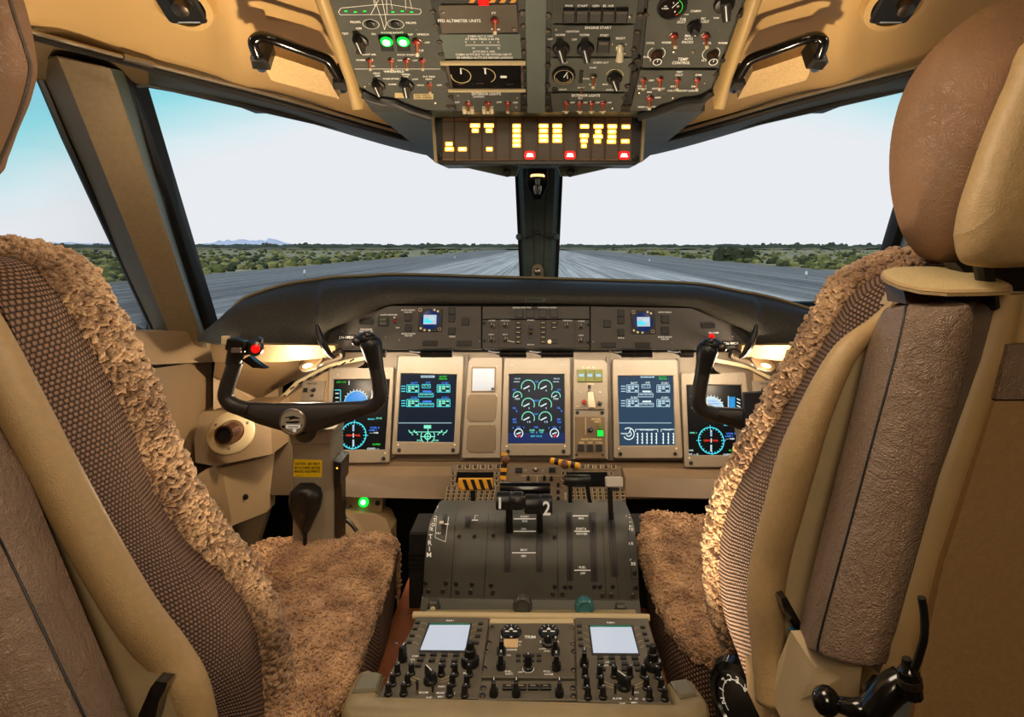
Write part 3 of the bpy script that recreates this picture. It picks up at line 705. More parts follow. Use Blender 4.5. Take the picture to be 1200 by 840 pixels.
b = MB('black')
OH.poly(b, [(492, -60), (505, -60), (542, 131), (530, 131)], -.004, .0015, .0005); OH.poly(b, [(606, -60), (616, -60), (617, 131), (608, 131)], -.004, .0015, .0005)
OH.poly(b, [(640, -60), (650, -60), (648, 131), (640, 131)], -.004, .0015, .0005); OH.poly(b, [(752, -60), (764, -60), (739, 131), (728, 131)], -.004, .0015, .0005)
b.build('mounting_rail', con)
for px, py in ((507, 13), (511, 29), (515, 48), (517, 62), (520, 79), (525, 98), (528, 112), (532, 123), (526, 123), (612.5, 14), (613.5, 30), (614, 47), (614.5, 60), (614.5, 81), (615, 97), (615, 111), (615, 124),
               (642, 17), (642, 36), (642, 57), (642, 75), (642, 98), (641, 112), (641, 124), (750, 17), (757, 17), (746, 37), (742, 57), (747, 70), (744, 85), (731, 113), (730, 124), (736, 124), (866, 17), (846, 70), (839, 86), (832, 105), (421, 60)):
    put(OH, con, 'fastener', px, py, random.random() * 3, z=.0015)

def ohp(name, poly, label, mat='panel', z=.003, c=.0008):
    t = empty(name, OH.M, label=label, cat='control panel')
    b = MB(mat); OH.poly(b, poly, -.004, z, c); b.build('face_plate', t); return t
Z = .003
# --- ice protection panel (left)
t = ohp('ice_protection_panel', [(366, -60), (491, -60), (536, 128), (500, 128), (470, 117), (444, 112), (421, 100)], 'ice protection switch panel with two green lights at the left of the overhead console')
b = MB('white_mark'); z = Z + .0004
OH.pline(b, [(399, 9), (400, 7.5), (437, 4), (455, 3), (493, 9), (494, 12), (492, 15), (399, 15.5), (397, 12), (399, 9)], .6, z)
OH.pline(b, [(436, -12), (448, 22), (451, 33), (453, 26), (452, 17), (446, -12)], .6, z); OH.pline(b, [(446, -6), (435, 15)], .6, z); OH.pline(b, [(437, -6), (440, 6)], .6, z); OH.pline(b, [(453, -9), (454, 15)], .6, z); OH.pline(b, [(457, -9), (460, 9)], .5, z); OH.pline(b, [(475, -9), (476, 9)], .5, z); OH.pline(b, [(479, -9), (483, 9)], .5, z)
for cx in (435, 464):
    a = OH.q(cx, 26.5); k = OH.k(cx, 26.5); b.arc(a.x, a.y, 9.5 * k, 0, 360, .6 * k, z, 28, .72)
OH.line(b, 416, 79, 516, 79, .7, z)
T(OH, b, [('PROPS', 417, 24, 2.4, 12, z), ('PROPS', 482, 25, 2.4, 12, z), ('TEST', 405, 37.5, 2.2, 8, z), ('OFF', 421, 31.5, 2.4, 7, z), ('ON', 438, 38, 2.2, 5, z), ('ENGINE INTAKE', 460, 36.5, 2.2, 26, z), ('REF', 481.5, 38.5, 2, 6, z), ('SPEEDS', 496, 38.5, 2.2, 14, z), ('OFF', 501, 48, 2, 6, z), ('INCR', 494, 57, 1.8, 6, z),
   ('BOOT AIR', 433, 62, 2, 16, z), ('NORM', 423, 68.5, 2, 10, z), ('ISO', 437, 75.5, 1.6, 5, z), ('PITOT STATIC', 477, 62.5, 2, 22, z), ('OFF', 469, 69, 1.8, 6, z), ('OFF', 486.5, 69, 1.8, 6, z), ('1', 465, 76, 1.6, 1, z),
   ('WINDSHIELD', 462, 82, 2.6, 24, z), ('HEAT', 442, 84, 1.8, 8, z), ('OFF', 443, 87, 1.8, 6, z), ('WARM UP', 455, 90.5, 1.8, 12, z), ('NORM', 460, 97, 1.8, 9, z), ('WIPER', 476, 85.5, 1.8, 10, z), ('OFF', 476, 88, 1.6, 6, z), ('PARK', 465, 90.5, 1.6, 7, z), ('LOW', 487, 91, 1.8, 7, z), ('HIGH', 493, 98, 1.8, 8, z), ('PLT SIDE', 503, 88, 1.8, 14, z), ('HEAT', 503, 91, 1.8, 8, z), ('OFF', 515, 98, 1.8, 6, z), ('+', 488, 33, 1, 1, z)])
b.mat('gold_mark')
OH.rect(b, 463, 107, 474, 113, z); OH.rect(b, 485, 108, 508, 114.5, z); b.mat('black'); OH.text(b, 'DO NOT', 496, 109.6, 2, 18, z + .0002); OH.text(b, 'USE WIPER', 496.5, 112.5, 2, 20, z + .0002)
b.build('lettering', t)
b = MB('lit_green')
for i in range(8): OH.rect(b, 404 + i * 11, 10.5 + (i % 2), 407.5 + i * 11, 12 + (i % 2), z) if i not in (3, 4) else None
b.mat('scr_black').mat('lit_green')
g = b.build('indicator_dots', t)
for cx in (453, 472.5):
    b = MB('black'); OH.box(b, cx - 7, 40, cx + 7, 56, Z, .009, .001); o = b.build('green_light', t, label='round glowing green light')
    b = MB('lit_green'); a = OH.q(cx, 49.3, .01); k = OH.k(cx, 49); b.lathe(a.x, a.y, [(7.2 * k, .009), (6.8 * k, .0105), (5.6 * k, .0115)], 24); b.mat('lit_green_core')
    b.lathe(a.x, a.y, [(4.6 * k, .0113), (4.2 * k, .0124), (2 * k, .0130)], 20); b.build('lens', o)
for px, py, r_, s in ((423, 46, 5, 1.0), (444, 98, 5, .95), (477, 98, -3, 1.05)): put(OH, t, 'selector', px, py, math.radians(r_), s, Z)
for cx in (435, 464):
    a = OH.q(cx, 26.5); inst('prop_recess', H['screw_black'], t, a.x, a.y, Z, 0, 1.6)
for px, py in ((434, 69), (459, 69), (477, 69), (495.5, 69), (504, 97)): put(OH, t, 'toggle', px, py, z=Z, s=.9)
put(OH, t, 'toggle', 489, 47, z=Z, s=1.25)
for px, py in ((433, 97), (427, 100), (510, 119), (494, 58)): put(OH, t, 'screw', px, py, z=Z)
# --- centre-left stack
t = ohp('fire_handle_panel', [(505, -60), (606, -60), (607, 3), (509, 3)], 'fire handle panel with yellow and black stripes at the very top of the overhead console', 'panel_dark')
b = MB('stripe_yellow')
for i in range(5): OH.poly(b, [(549 + i * 12, 1.5), (555 + i * 12, 1.5), (560 + i * 12, -5), (554 + i * 12, -5)], Z, .0034)
b.build('warning_stripes', t); b = MB('lit_red_button'); OH.box(b, 561, -6, 573, 1, Z, .012, .002); b.build('fire_handle', t, label='red fire handle')
t = ohp('altimeter_unit_panel', [(513, 5), (606, 4), (607.5, 37), (518, 38)], 'overhead panel with one toggle and white lettering PFD ALTIMETER UNITS', 'panel_brown')
b = MB(); T(OH, b, [('PFD ALTIMETER UNITS', 538.5, 22.5, 3.6, 50, z), ('FT', 579, 13.5, 2.6, 5, z), ('FT+M', 581, 32.5, 2.4, 10, z), ('.', 541, 15, 1, 1.5, z)]); b.build('lettering', t)
put(OH, t, 'toggle', 580, 22, z=Z, s=1.15); put(OH, t, 'screw', 519, 13, z=Z, s=1.3); put(OH, t, 'screw', 602, 33, z=Z, s=1.3)
t = ohp('cabin_altitude_placard', [(514, 39), (610, 39), (612, 68), (520, 68)], 'grey placard about cabin altitude below the altimeter units panel', 'console_green', .0022)
b = MB(); z2 = .0026
T(OH, b, [('CABIN ALT X 1000', 563, 41, 2, 30, z2), ('AT MAX PRESS 5.46 PSI', 565, 44.3, 2.4, 40, z2), ('0', 546, 48, 2, 1.5, z2), ('2', 556, 48, 2, 1.5, z2), ('4', 565, 48, 2, 1.5, z2), ('6', 574.5, 48, 2, 1.5, z2), ('8', 584, 48, 2, 1.5, z2), ('10', 555, 55, 2, 3, z2), ('20', 571, 55, 2, 3, z2), ('25', 584.5, 55, 2, 3, z2),
   ('ALTITUDE X 1000', 567, 59, 2.2, 26, z2), ('CABIN ALTITUDE TO BE WITHIN 500 FT', 567, 62.5, 2.5, 66, z2), ('OF AIRFIELD ALTITUDE BEFORE LANDING', 568, 66.2, 2.5, 66, z2)])
OH.line(b, 546, 51.5, 586, 51.5, .5, z2)
for i in range(20): OH.line(b, 546 + i * 2.1, 50.4, 546 + i * 2.1, 52.6, .4, z2)
b.build('lettering', t)
t = ohp('pressure_gauge_panel', [(518, 70), (613, 70), (614, 103), (527, 103)], 'overhead gauge panel with two white needle dials', 'panel_brown')
b = MB('cream'); OH.poly(b, [(516, 69.5), (616, 69.5), (616, 73), (517, 73)], Z, .008, .001); OH.poly(b, [(525, 102.5), (616, 102.5), (616, 105), (526, 105)], Z, .007, .001); b.build('edge_bar', t)
b = MB('black_gloss'); OH.box(b, 528, 74, 611, 101.5, Z, .0045, .001); b.build('glass', t)
b = MB('gold_mark'); z3 = .0052
OH.arc(b, 540.5, 86, 11.5, -190, 90, 1.1, z3, 32); OH.arc(b, 569, 86, 11.5, -60, 100, 1.1, z3, 32); b.mat('white_mark'); OH.line(b, 540, 77, 540.5, 84, 1.6, z3); OH.line(b, 568.5, 77, 569, 84, 1.8, z3); OH.rect(b, 586.5, 86, 594, 88.6, z3)
T(OH, b, [('CABIN', 540, 96, 1.8, 9, z3), ('DIFF', 563, 95, 2, 8, z3), ('RATE', 598, 96, 1.8, 8, z3)], 'knob_brown'); b.build('dial_markings', t)
t = ohp('landing_light_panel', [(528, 106), (610, 106), (610, 129), (533, 129)], 'exterior lights panel with grouped landing light switches in the left half of the overhead console')
b = MB(); T(OH, b, [('EXTERIOR LIGHTS', 570, 108.2, 3, 34, z), ('LANDING', 561, 111.5, 2, 13, z), ('OFF', 536, 118, 2, 6, z), ('OFF', 585, 118, 2, 6, z), ('OFF', 604, 118.5, 2, 6, z)]); b.build('lettering', t)
for px, py in ((549, 119), (572, 119), (595, 119)): put(OH, t, 'toggle', px, py, z=Z)
for cx in (549, 572):
    for dx in (-4.6, 0, 4.6):
        b = MB('bat'); OH.box(b, cx + dx - 1.9, 122.5, cx + dx + 1.9, 128.5, Z, .011, .001); b.build('gang_lever', t)
for px, py in ((537, 110.5), (606, 113), (605, 124)): put(OH, t, 'screw', px, py, z=Z)
# --- centre-right stack
t = ohp('apu_push_panel', [(651, -60), (756, -60), (745, 26), (646, 26)], 'overhead panel with a row of five dark push buttons labelled PWR START GEN')
b = MB(); T(OH, b, [('PWR', 667, 5, 2.6, 9, z), ('START', 682.5, 5, 2.6, 12, z), ('GEN', 698, 5, 2.6, 8, z), ('BL AIR', 713, 5, 2.6, 13, z)]); b.build('lettering', t)
for i in range(5):
    b = MB('black'); OH.box(b, 659.5 + i * 15.3, 8, 673.8 + i * 15.3, 22, Z, .010, .0012); b.mat('panel_brown'); OH.box(b, 660.5 + i * 15.3, 8.6, 672.8 + i * 15.3, 10.2, .010, .0104); b.build('push_button', t)
put(OH, t, 'screw', 738.5, 18, z=Z, s=1.3)
t = ohp('engine_start_panel', [(647, 28), (744, 28), (740, 65), (645, 65)], 'overhead panel lettered ENGINE START with two ignition knobs')
b = MB(); T(OH, b, [('ENGINE START', 701, 30.5, 3.2, 31, z), ('IGNITION', 671, 35, 2.4, 15, z), ('NORM', 656.5, 39, 2.4, 11, z), ('OFF', 644.8, 44, 2.2, 6, z), ('NORM', 685, 39, 2.4, 11, z), ('OFF', 673, 44.5, 2.4, 6, z), ('START', 708, 39.5, 2.4, 10, z), ('SELECT', 727, 43, 2.4, 11, z), ('1', 717.5, 50, 2, 1, z), ('2', 733.5, 50, 2, 1.5, z), ('.', 670, 59, 1, 1, z)]); b.build('lettering', t)
for px in (657.5, 686): put(OH, t, 'selector', px, 55, math.radians(14), 1.12, Z)
b = MB('black'); OH.box(b, 699.5, 43, 714, 57, Z, .010, .0012); b.mat('panel_brown'); OH.box(b, 701, 44, 712.5, 47, .010, .0105, .0004); b.build('push_button', t)
b = MB('bat'); a = OH.q(726, 54); b.lathe(a.x, a.y, [(.006, Z), (.006, .006), (.003, .007)], 16); b.tube([(a.x, a.y + .004, .006), (a.x, a.y, .014), (a.x, a.y - .013, .018)], [.004, .005, .006], 10); b.build('start_select_lever', t, label='brass start select lever')
put(OH, t, 'screw', 652, 33, z=Z); put(OH, t, 'screw', 732, 61, z=Z)
t = ohp('cabin_pressure_panel', [(645, 67), (741, 67), (736, 106), (642, 106)], 'overhead pressurisation panel with one round dial and one hooded selector', 'panel_mid')
b = MB(); T(OH, b, [('INLET', 661, 71.5, 2, 8, z), ('CABIN ALT', 704, 71.5, 2, 18, z), ('DUMP', 695, 77.5, 2, 8, z), ('FWD', 687, 90.5, 1.8, 8, z), ('AUTO', 694, 97, 1.8, 8, z), ('MAN', 709, 97, 1.8, 6, z), ('DECR', 660, 103, 1.8, 9, z), ('OUTFLOW', 716, 103.5, 1.8, 12, z), ('FAULT', 681, 101, 1.6, 8, z)]); b.build('lettering', t)
a = OH.q(660.5, 86); k = OH.k(660, 86)
b = MB('black').lathe(a.x, a.y, [(14 * k, Z), (14 * k, .006), (12.5 * k, .008)], 40, wob=.03); b.mat('black_gloss').disc(a.x, a.y, 12 * k, .0082, 30); b.mat('gold_mark').arc(a.x, a.y, 11 * k, 0, 360, .8 * k, .0085, 40); b.arc(a.x, a.y, 8.6 * k, 190, 350, .6 * k, .0085, 20)
b.mat('white_mark').line(a.x, a.y, a.x + 4 * k, a.y + 8 * k, .0016, .0087); b.line(a.x + 4.6 * k, a.y - 2 * k, a.x + 4 * k, a.y + 4 * k, .0008, .0087); b.build('dial', t)
b = MB('black'); OH.box(b, 678.5, 81, 683, 95, Z, .0045); b.build('display_slot', t)
put(OH, t, 'toggle_gray', 695, 88, z=Z, s=1.1); put(OH, t, 'selector', 720, 90, math.radians(20), 1.05, Z); put(OH, t, 'toggle_gray', 681, 103, z=Z, s=.6); put(OH, t, 'screw_black', 650, 103, z=Z, s=1.2)
b = MB('gold_mark'); OH.arc(b, 720, 87, 10, 0, 170, 1, z); b.build('selector_scale', t)
for px, py in ((642, 75), (642, 98), (740, 75), (735, 99)): put(OH, t, 'fastener', px, py, z=Z)
t = ohp('position_light_panel', [(645, 108), (733, 108), (727, 130), (648, 130)], 'exterior lights panel with four separate toggles in the right half of the overhead console')
b = MB(); T(OH, b, [('EXTERIOR LIGHTS', 686.5, 110, 3, 33, z), ('RED', 680, 113.5, 1.8, 5, z), ('OFF', 671, 118.5, 1.8, 5, z), ('OFF', 686, 118.5, 1.8, 5, z), ('OFF', 700, 118.5, 1.8, 5, z), ('OFF', 714, 118.5, 1.8, 5, z), ('POSN', 663, 129, 1.6, 7, z), ('WHITE', 679, 129, 1.6, 7, z), ('WING', 693, 129, 1.6, 7, z), ('LOGO', 706, 129, 1.6, 7, z), ('.', 720, 113, 1.4, 1.4, z)]); b.build('lettering', t)
for px in (663.5, 679.5, 693, 706.5): put(OH, t, 'toggle', px, 119, z=Z)
put(OH, t, 'screw', 718, 125.5, z=Z)
# --- right panels
t = ohp('air_conditioning_panel', [(765, -60), (892, -60), (841, 78), (752, 78)], 'overhead panel lettered TEMP CONTROL with round gauge and two ribbed knobs')
b = MB(); T(OH, b, [('CABIN', 815, 11, 2.6, 12, z), ('CAB', 800, 20.5, 2.8, 7, z), ('DUCT', 798.5, 24, 2.8, 10, z), ('FC', 824, 20, 2.8, 5, z), ('DUCT', 825.5, 23.5, 2.8, 10, z), ('GAUGE', 804, 15, 1.6, 5, z), ('RAM', 839, 19, 2, 6, z), ('MAN', 807, 40, 2.8, 9, z), ('AUTO', 806.5, 43.8, 2.8, 10, z), ('PACKS', 805.5, 47.5, 2.8, 13, z), ('COOL', 762, 48.5, 2.6, 10, z), ('WARM', 780.5, 48, 2.6, 11, z), ('COOL', 828.5, 48.5, 2.4, 10, z), ('WARM', 846.5, 48.5, 2.4, 11, z), ('F/A', 757, 65, 2.2, 6, z), ('C', 762, 69, 2, 1.6, z), ('FLT', 825, 69, 2.2, 6, z), ('TEMP', 800, 67.5, 3.4, 12, z), ('CONTROL', 798, 71.7, 3.4, 21, z), ('.', 842, 33.5, 1.4, 1.4, z)])
for cx in (769, 833): OH.arc(b, cx, 61, 10, 120, 262, .7, z); OH.arc(b, cx, 61, 10, -40, 62, .7, z)
b.build('lettering', t)
a = OH.q(787, 5.5); k = OH.k(787, 5)
b = MB('panel_dark').lathe(a.x, a.y, [(17.5 * k, Z), (17.5 * k, .006), (15.5 * k, .009), (14.5 * k, .006)], 40); b.mat('black_gloss').disc(a.x, a.y, 14.6 * k, .0062, 30); b.mat('s_green').arc(a.x, a.y, 12 * k, -40, 60, .8 * k, .0066, 20); b.mat('s_red').arc(a.x, a.y, 12 * k, -58, -44, 1.2 * k, .0066, 8); b.mat('white_mark')
for i, tx in enumerate(('8', '10', '6')): b.text(tx, a.x + 7 * k * math.cos(i * 1.2 - .9), a.y + 7 * k * math.sin(i * 1.2 - .9), 2.4 * k, .0066)
b.text('PSI', a.x - 8 * k, a.y + 2 * k, 2.2 * k, .0066); b.text('CABIN', a.x - 8 * k, a.y - 1 * k, 2 * k, .0066); b.line(a.x, a.y, a.x + 6 * k, a.y + 8 * k, .001, .0068); b.build('round_gauge', t)
put(OH, t, 'selector', 848, 3, math.radians(18), 1.25, Z); put(OH, t, 'round_knob', 813, 29, 0, 1.0, Z)
for px in (769, 834): put(OH, t, 'temp_knob', px, 63, 0, 1.0, Z, name='temperature_knob')
for px, py in ((789, 40), (826, 40)): put(OH, t, 'toggle', px, py, .3, z=Z, s=1.1)
for px, py in ((790, 59), (812, 59)): put(OH, t, 'screw', px, py, z=Z, s=1.2)
t = ohp('dimmer_switch_panel', [(750, 81), (840, 81), (833, 104), (811, 112), (775, 120), (762, 129), (738, 129)], 'lower right overhead panel of toggles lettered CAUT / ADVSY LIGHTS', z=.0028)
b = MB(); T(OH, b, [('TEST', 796, 82.5, 2, 7, z), ('CAUT', 795.5, 86, 2.2, 9, z), ('DIM', 818.5, 86, 2.2, 7, z), ('OFF', 763, 92.5, 2, 6, z), ('CABIN', 752, 99, 2, 10, z), ('RECIRC', 752.5, 102, 2, 10, z), ('AIR/PACKS', 771, 102, 2, 15, z), ('BRT', 789, 99.5, 2, 7, z), ('DIM', 812.5, 99.5, 2, 5, z), ('CAUT / ADVSY LIGHTS', 800, 104.5, 2.2, 36, z), ('EMER', 761, 106, 1.8, 6, z), ('ARM', 770.5, 112.5, 2, 7, z), ('EMER LIGHTS', 757.5, 123.5, 2, 20, z), ('.', 778, 108, 1.4, 1.4, z)]); b.build('lettering', t)
for px, py, s in ((753.5, 92, .95), (773, 91, 1.05), (793.5, 92, 1.0), (816.5, 92, 1.0), (761, 113, 1.15)): put(OH, t, 'toggle', px, py, z=Z - .0002, s=s)
for px, py in ((749.5, 107.5), (789, 113.5), (826.5, 96)): put(OH, t, 'screw', px, py, z=Z - .0002, s=1.2)

# beige side cheeks beside the console
for side, S in ((-1, 'left'), (1, 'right')):
    P = [(352, -60), (366, -60), (386, 0), (426, 124), (414, 125), (405, 90), (392, 55), (371, 0)]
    b = MB('lining_edge'); OH.poly(b, [(p[0] if side < 0 else 1262 - p[0], p[1]) for p in P], -.06, .012, .005); b.build('ceiling_cheek_%s' % S, mw=OH.M, kind='structure', smooth=60)
# ------------------------------------------------------------------ caution light box
CP = Pl(W(632, 190, 1.125), W(750, 190, 1.125), W(632, 135, 1.12))
cp = empty('caution_light_panel', CP.M, label='wide caution panel of lit amber and red legends under the overhead console', cat='warning panel')
b = MB('black_satin'); CP.poly(b, [(509, 137), (514, 133), (752, 133), (755, 138), (753, 187), (746, 193), (516, 193), (508, 186)], -.10, -.004, .002)
b.build('housing', cp)
b = MB('pedestal_rim'); CP.poly(b, [(505.5, 136), (509, 134), (513, 191), (509, 190)], -.06, .003, .001); CP.poly(b, [(753, 134), (757, 135), (753.5, 189), (750, 190)], -.06, .003, .001); b.build('end_plate', cp)
M('tile_brown', (112, 80, 52), .45, var=.12, vs=60, spec=.4)
seps = [518, 532.5, 550.3, 565, 581.2, 597.5, 613.3, 629.6, 645.2, 660.7, 676.5, 692.4, 708.7, 725.3, 740.5]
legs = {0: [(526.3, 168.8, 7), (526.7, 174.8, 9)], 1: [(542, 174.8, 8.5)], 2: [(556.8, 147.2, 10), (557, 153.2, 6.5)], 3: [(573, 147.2, 10), (573.2, 153.2, 6.5), (573.6, 174.8, 6)],
        5: [(605.4, 147.7, 8), (605.4, 153.2, 8), (605.4, 159.2, 8), (605.4, 165, 8), (605.4, 170.3, 8)], 7: [(637, 147.7, 9.5), (637, 153.5, 9), (637, 159.5, 9.5), (637, 164.8, 9.5)], 8: [(653, 147.7, 9.5), (653, 153.5, 9), (653, 159.5, 9.5), (653, 164.8, 9.5)],
        10: [(685, 148.2, 9), (684.6, 159, 9), (684.4, 165, 7), (684.2, 171, 5)], 11: [(701.2, 148.2, 10), (701, 154.3, 6), (700.8, 160, 9.5), (700.2, 165.6, 6.5)], 12: [(717.4, 148.2, 9.5), (717, 154.3, 8.5), (717, 160.2, 8.5), (716.5, 166, 9)], 13: [(733.4, 148.6, 8.5), (732.6, 165.6, 8.5)]}
reds = {6: (621, 181.8), 9: (668, 181.8), 13: (731.3, 182)}
for i in range(14):
    b = MB('tile_brown'); CP.box(b, seps[i] + .5, 137.5, seps[i + 1] - .5, 188, -.004, .0005, .0008)
    b.mat('panel_brown'); CP.box(b, seps[i] + 1.5, 142.5, seps[i + 1] - 1.5, 186, .0005, .0012, .0004); tile = b.build('light_column', cp)
    ls = legs.get(i, [])
    if ls:
        b = MB()
        for n_, (x, y, w_) in enumerate(ls):
            b.mat('lit_amber'); CP.box(b, x - w_ / 2 - .9, y - 2.6, x + w_ / 2 + .9, y + 2.6, .0010, .0020, .0008, .0018)
            b.mat('lit_amber_core'); j = w_ * (.72 if n_ % 2 else 1)
            CP.poly(b, [(x - j / 2, y + 1.5), (x + j / 2, y + 1.5), (x + w_ / 2 * .8, y - 1.5), (x - w_ / 2 * .8, y - 1.5)], .0019, .0026, .0003)
        b.build('amber_legend', tile, label='glowing amber legends')
    if i in reds:
        x, y = reds[i]; b = MB('lit_red'); CP.box(b, x - 6.2, y - 4.8, x + 6.2, y + 4.8, .0010, .0020, .0008, .0045); b.mat('lit_red_core'); CP.poly(b, [(x - 4.4, y + 2.2), (x + 4.4, y + 2.2), (x + 3, y - 2.2), (x - 3, y - 2.2)], .0019, .0027, .0003)
        b.build('red_legend', tile, label='glowing red legend')
for px, py in ((512, 143.5), (514, 183), (747, 145.5), (745, 185)): put(CP, cp, 'screw_black', px, py, z=-.003, s=1.4)
for px in (594.5, 668): # struts down to the post
    sx = -1 if px < 632 else 1
    b = MB('post_gray').slab([W(631 + sx * 102, 192, 1.16), W(631 + sx * 22, 192, 1.2), W(631 + sx * 26, 206, 1.2), W(631 + sx * 40, 206, 1.2)], (0, .012, 0)); c = W(px, 203, 1.195)
    o = b.build('strut_bracket', label='grey strut bracket %s of the centre post' % ('left' if sx < 0 else 'right'), cat='bracket')
    MB('panel_dark').lathe(0, 0, [(.0075, 0), (.0075, .008), (.005, .010)], 16).build('pivot_knob', o, mw=Matrix.Translation(c) @ Matrix.Rotation(PI / 2, 4, 'X'))
# box between the console and the windshield header
b = MB('header').slab([W(436, 130, 1.07), W(826, 130, 1.07), W(752, 190, 1.7), W(510, 190, 1.7)], (0, 0, .02)); b.build('overhead_underside', kind='structure', mw=Matrix.Identity(4))
MB('panel_dark').slab([(-1.0, .8, 1.62), (1.0, .8, 1.62), (.9, 1.95, 1.62), (-.9, 1.95, 1.62)], (0, 0, .02)).build('roof', kind='structure')
# ------------------------------------------------------------------ grab handles and ceiling fittings
for side, S in ((-1, 'left'), (1, 'right')):
    pts = [(307, 79, 1.015), (304, 70, .985), (298, 54, .965), (298, 47, .96), (306, 43, .96), (320, 46, .965), (350, 57, .99), (377, 67, 1.01), (385, 72, 1.018), (390, 80, 1.03), (399, 95, 1.055), (402, 104, 1.085)]
    Q = both(pts, side); Qs = resample(Q, 44)
    t = empty('grab_handle', Matrix.Translation(Q[0]), label='black tubular grab handle on the %s ceiling lining' % S, cat='handle', group='ceiling grab handles')
    iv = Matrix.Translation(-Q[0])
    MB('black_gloss').tube(Qs, .0088, 12).build('grip', t, mw=iv)
    for q, (dx, dy) in ((Q[1], (0, 0)), (Q[-2], (0, 0))):
        b = MB('black_satin').prism([(-.015, -.010), (.013, -.013), (.016, .004), (.010, .014), (-.010, .013)], -.03, .012, .004); b.build('foot', t, mw=iv @ Matrix.Translation(q + Vector((0, .004, 0))) @ OH.M.to_3x3().to_4x4())
    # light speckled plate behind the handle
    LP = Pl(both([(312, 92, 1.07)], side)[0], both([(400, 112, 1.14)], side)[0] if side < 0 else both([(224 + 1262 - 2 * 224, 92, 1.07)], side)[0], both([(300, 50, .99)], side)[0]) if side < 0 else None
    pl = [(302, 56, 1.0), (380, 82, 1.06), (398, 114, 1.13), (318, 92, 1.075)]
    PP = both(pl, side); nrm = (PP[1] - PP[0]).cross(PP[3] - PP[0]).normalized(); nrm = nrm if nrm.y < 0 else -nrm
    PPo = [p + nrm * .004 for p in PP]; b = MB('lining_plate').slab(PPo, -nrm * .03); b.build('ceiling_plate_%s' % S, kind='structure')
    c = both([(212, 6, .965)], side)[0]
    R = Matrix.Translation(c) @ (Vector((0, -.45, -.75))).to_track_quat('Z', 'Y').to_matrix().to_4x4()
    R = R @ Matrix.Scale(1.25, 4); t = empty('ceiling_spotlight', R, label='dark recessed spotlight in the %s ceiling lining' % S, cat='light', group='ceiling spotlights')
    MB('lining').lathe(0, 0, [(.040, -.01), (.038, .003), (.030, .004), (.028, -.004)], 30).build('bezel', t)
    MB('black').rbox(-.026, .026, -.026, .016, -.01, .006, .008, .003).build('cover', t); MB('metal_dark').lathe(.006, .004, [(.011, .006), (.010, .016), (.006, .018)], 20).build('swivel_head', t)
    b = MB('lcd_off').line(-.012, -.021, .016, -.021, .0022, .0066); b.build('tiny_label', t)
# ------------------------------------------------------------------ glareshield
ST = [(248, 392, 1.31, 403, 1.26), (258, 379, 1.34, 404, 1.28), (267, 368, 1.38, 404, 1.31), (280, 353, 1.43, 404.5, 1.35), (300, 343.5, 1.48, 405, 1.39), (335, 333, 1.55, 404, 1.44), (374, 327, 1.61, 404, 1.49), (384, 325.5, 1.62, 388, 1.50), (402, 324, 1.64, 379.5, 1.52), (430, 323, 1.66, 368.5, 1.54), (457, 321.5, 1.68, 357, 1.56), (500, 322, 1.70, 356.5, 1.57), (560, 324, 1.71, 356.5, 1.57),
      (632, 326, 1.72, 356.5, 1.57), (700, 328, 1.71, 358, 1.57), (770, 330, 1.70, 360, 1.57), (810, 332, 1.69, 360.5, 1.56), (835, 335, 1.66, 371, 1.55), (860, 340, 1.62, 381, 1.53), (877, 343, 1.60, 390, 1.51), (886, 344.5, 1.59, 405, 1.50), (910, 350, 1.55, 407, 1.47), (940, 359, 1.50, 407, 1.42), (965, 368, 1.45, 405, 1.38), (990, 382, 1.38, 404, 1.32), (1010, 398, 1.32, 403, 1.27)]
tp = resample([W(s[0], s[1], s[2]) for s in ST], 151); bt = resample([W(s[0], s[3], s[4]) for s in ST], 151)
G = []
for a, c in zip(tp, bt):
    back = Vector((a.x * 1.06, 1.94, a.z - .05 - .02)); m1 = a.lerp(c, .3) + Vector((0, -.045, .012)); m2 = a.lerp(c, .68) + Vector((0, -.055, .008)); c2 = c + Vector((0, -.012, .004))
    prof = [back, a + Vector((0, .05, -.002)), a + Vector((0, .004, .0005)), a + Vector((0, -.006, -.004))] + [cr([a + Vector((0, -.008, -.006)), m1, m2, c2], k / 8) for k in range(1, 9)] + [c, c + Vector((0, .05, .002))]
    G.append(prof)
b = MB('glareshield').grid(G); b.mat('glare_edge').tube([p + Vector((0, .002, .001)) for p in tp[3:-3]], .0035, 8)
gs = b.build('glareshield', smooth=60, label='dark curved glareshield hood spanning below the windshield', cat='glareshield')
b = MB('panel_mid'); gp = Pl(W(606, 355, 1.50), W(650, 355, 1.50), W(606, 345, 1.515)); gp.box(b, 615, 349.5, 639, 353.5, 0, .002, .0005); b.mat('black'); gp.line(b, 617, 351.7, 636, 351.7, 1.3, .0024); b.build('name_tag', gs, mw=gp.M)
b = MB('black'); gp.box(b, 920, 362, 935, 364, .004, .008); 
# under edge strip of the glareshield at both sides (beige ledge)
for side, S in ((-1, 'left'), (1, 'right')):
    MB('wall_light').slab(both([(246, 403, 1.30), (392, 405, 1.50), (396, 418, 1.52), (330, 424, 1.46), (250, 424, 1.34)], side), (0, .03, 0)).build('trim_%d' % (11 if side < 0 else 12), kind='structure')
    MB('wall_brown').slab(both([(252, 424, 1.40), (392, 416, 1.60), (330, 452, 1.62), (300, 470, 1.60), (250, 440, 1.46)], side), (0, .02, 0)).build('trim_%d' % (13 if side < 0 else 14), kind='structure')
    MB('wall_light').slab(both([(250, 440, 1.47), (300, 468, 1.585), (318, 474, 1.60), (318, 500, 1.60), (250, 500, 1.47)], side), (0, .02, 0)).build('trim_%d' % (15 if side < 0 else 16), kind='structure')

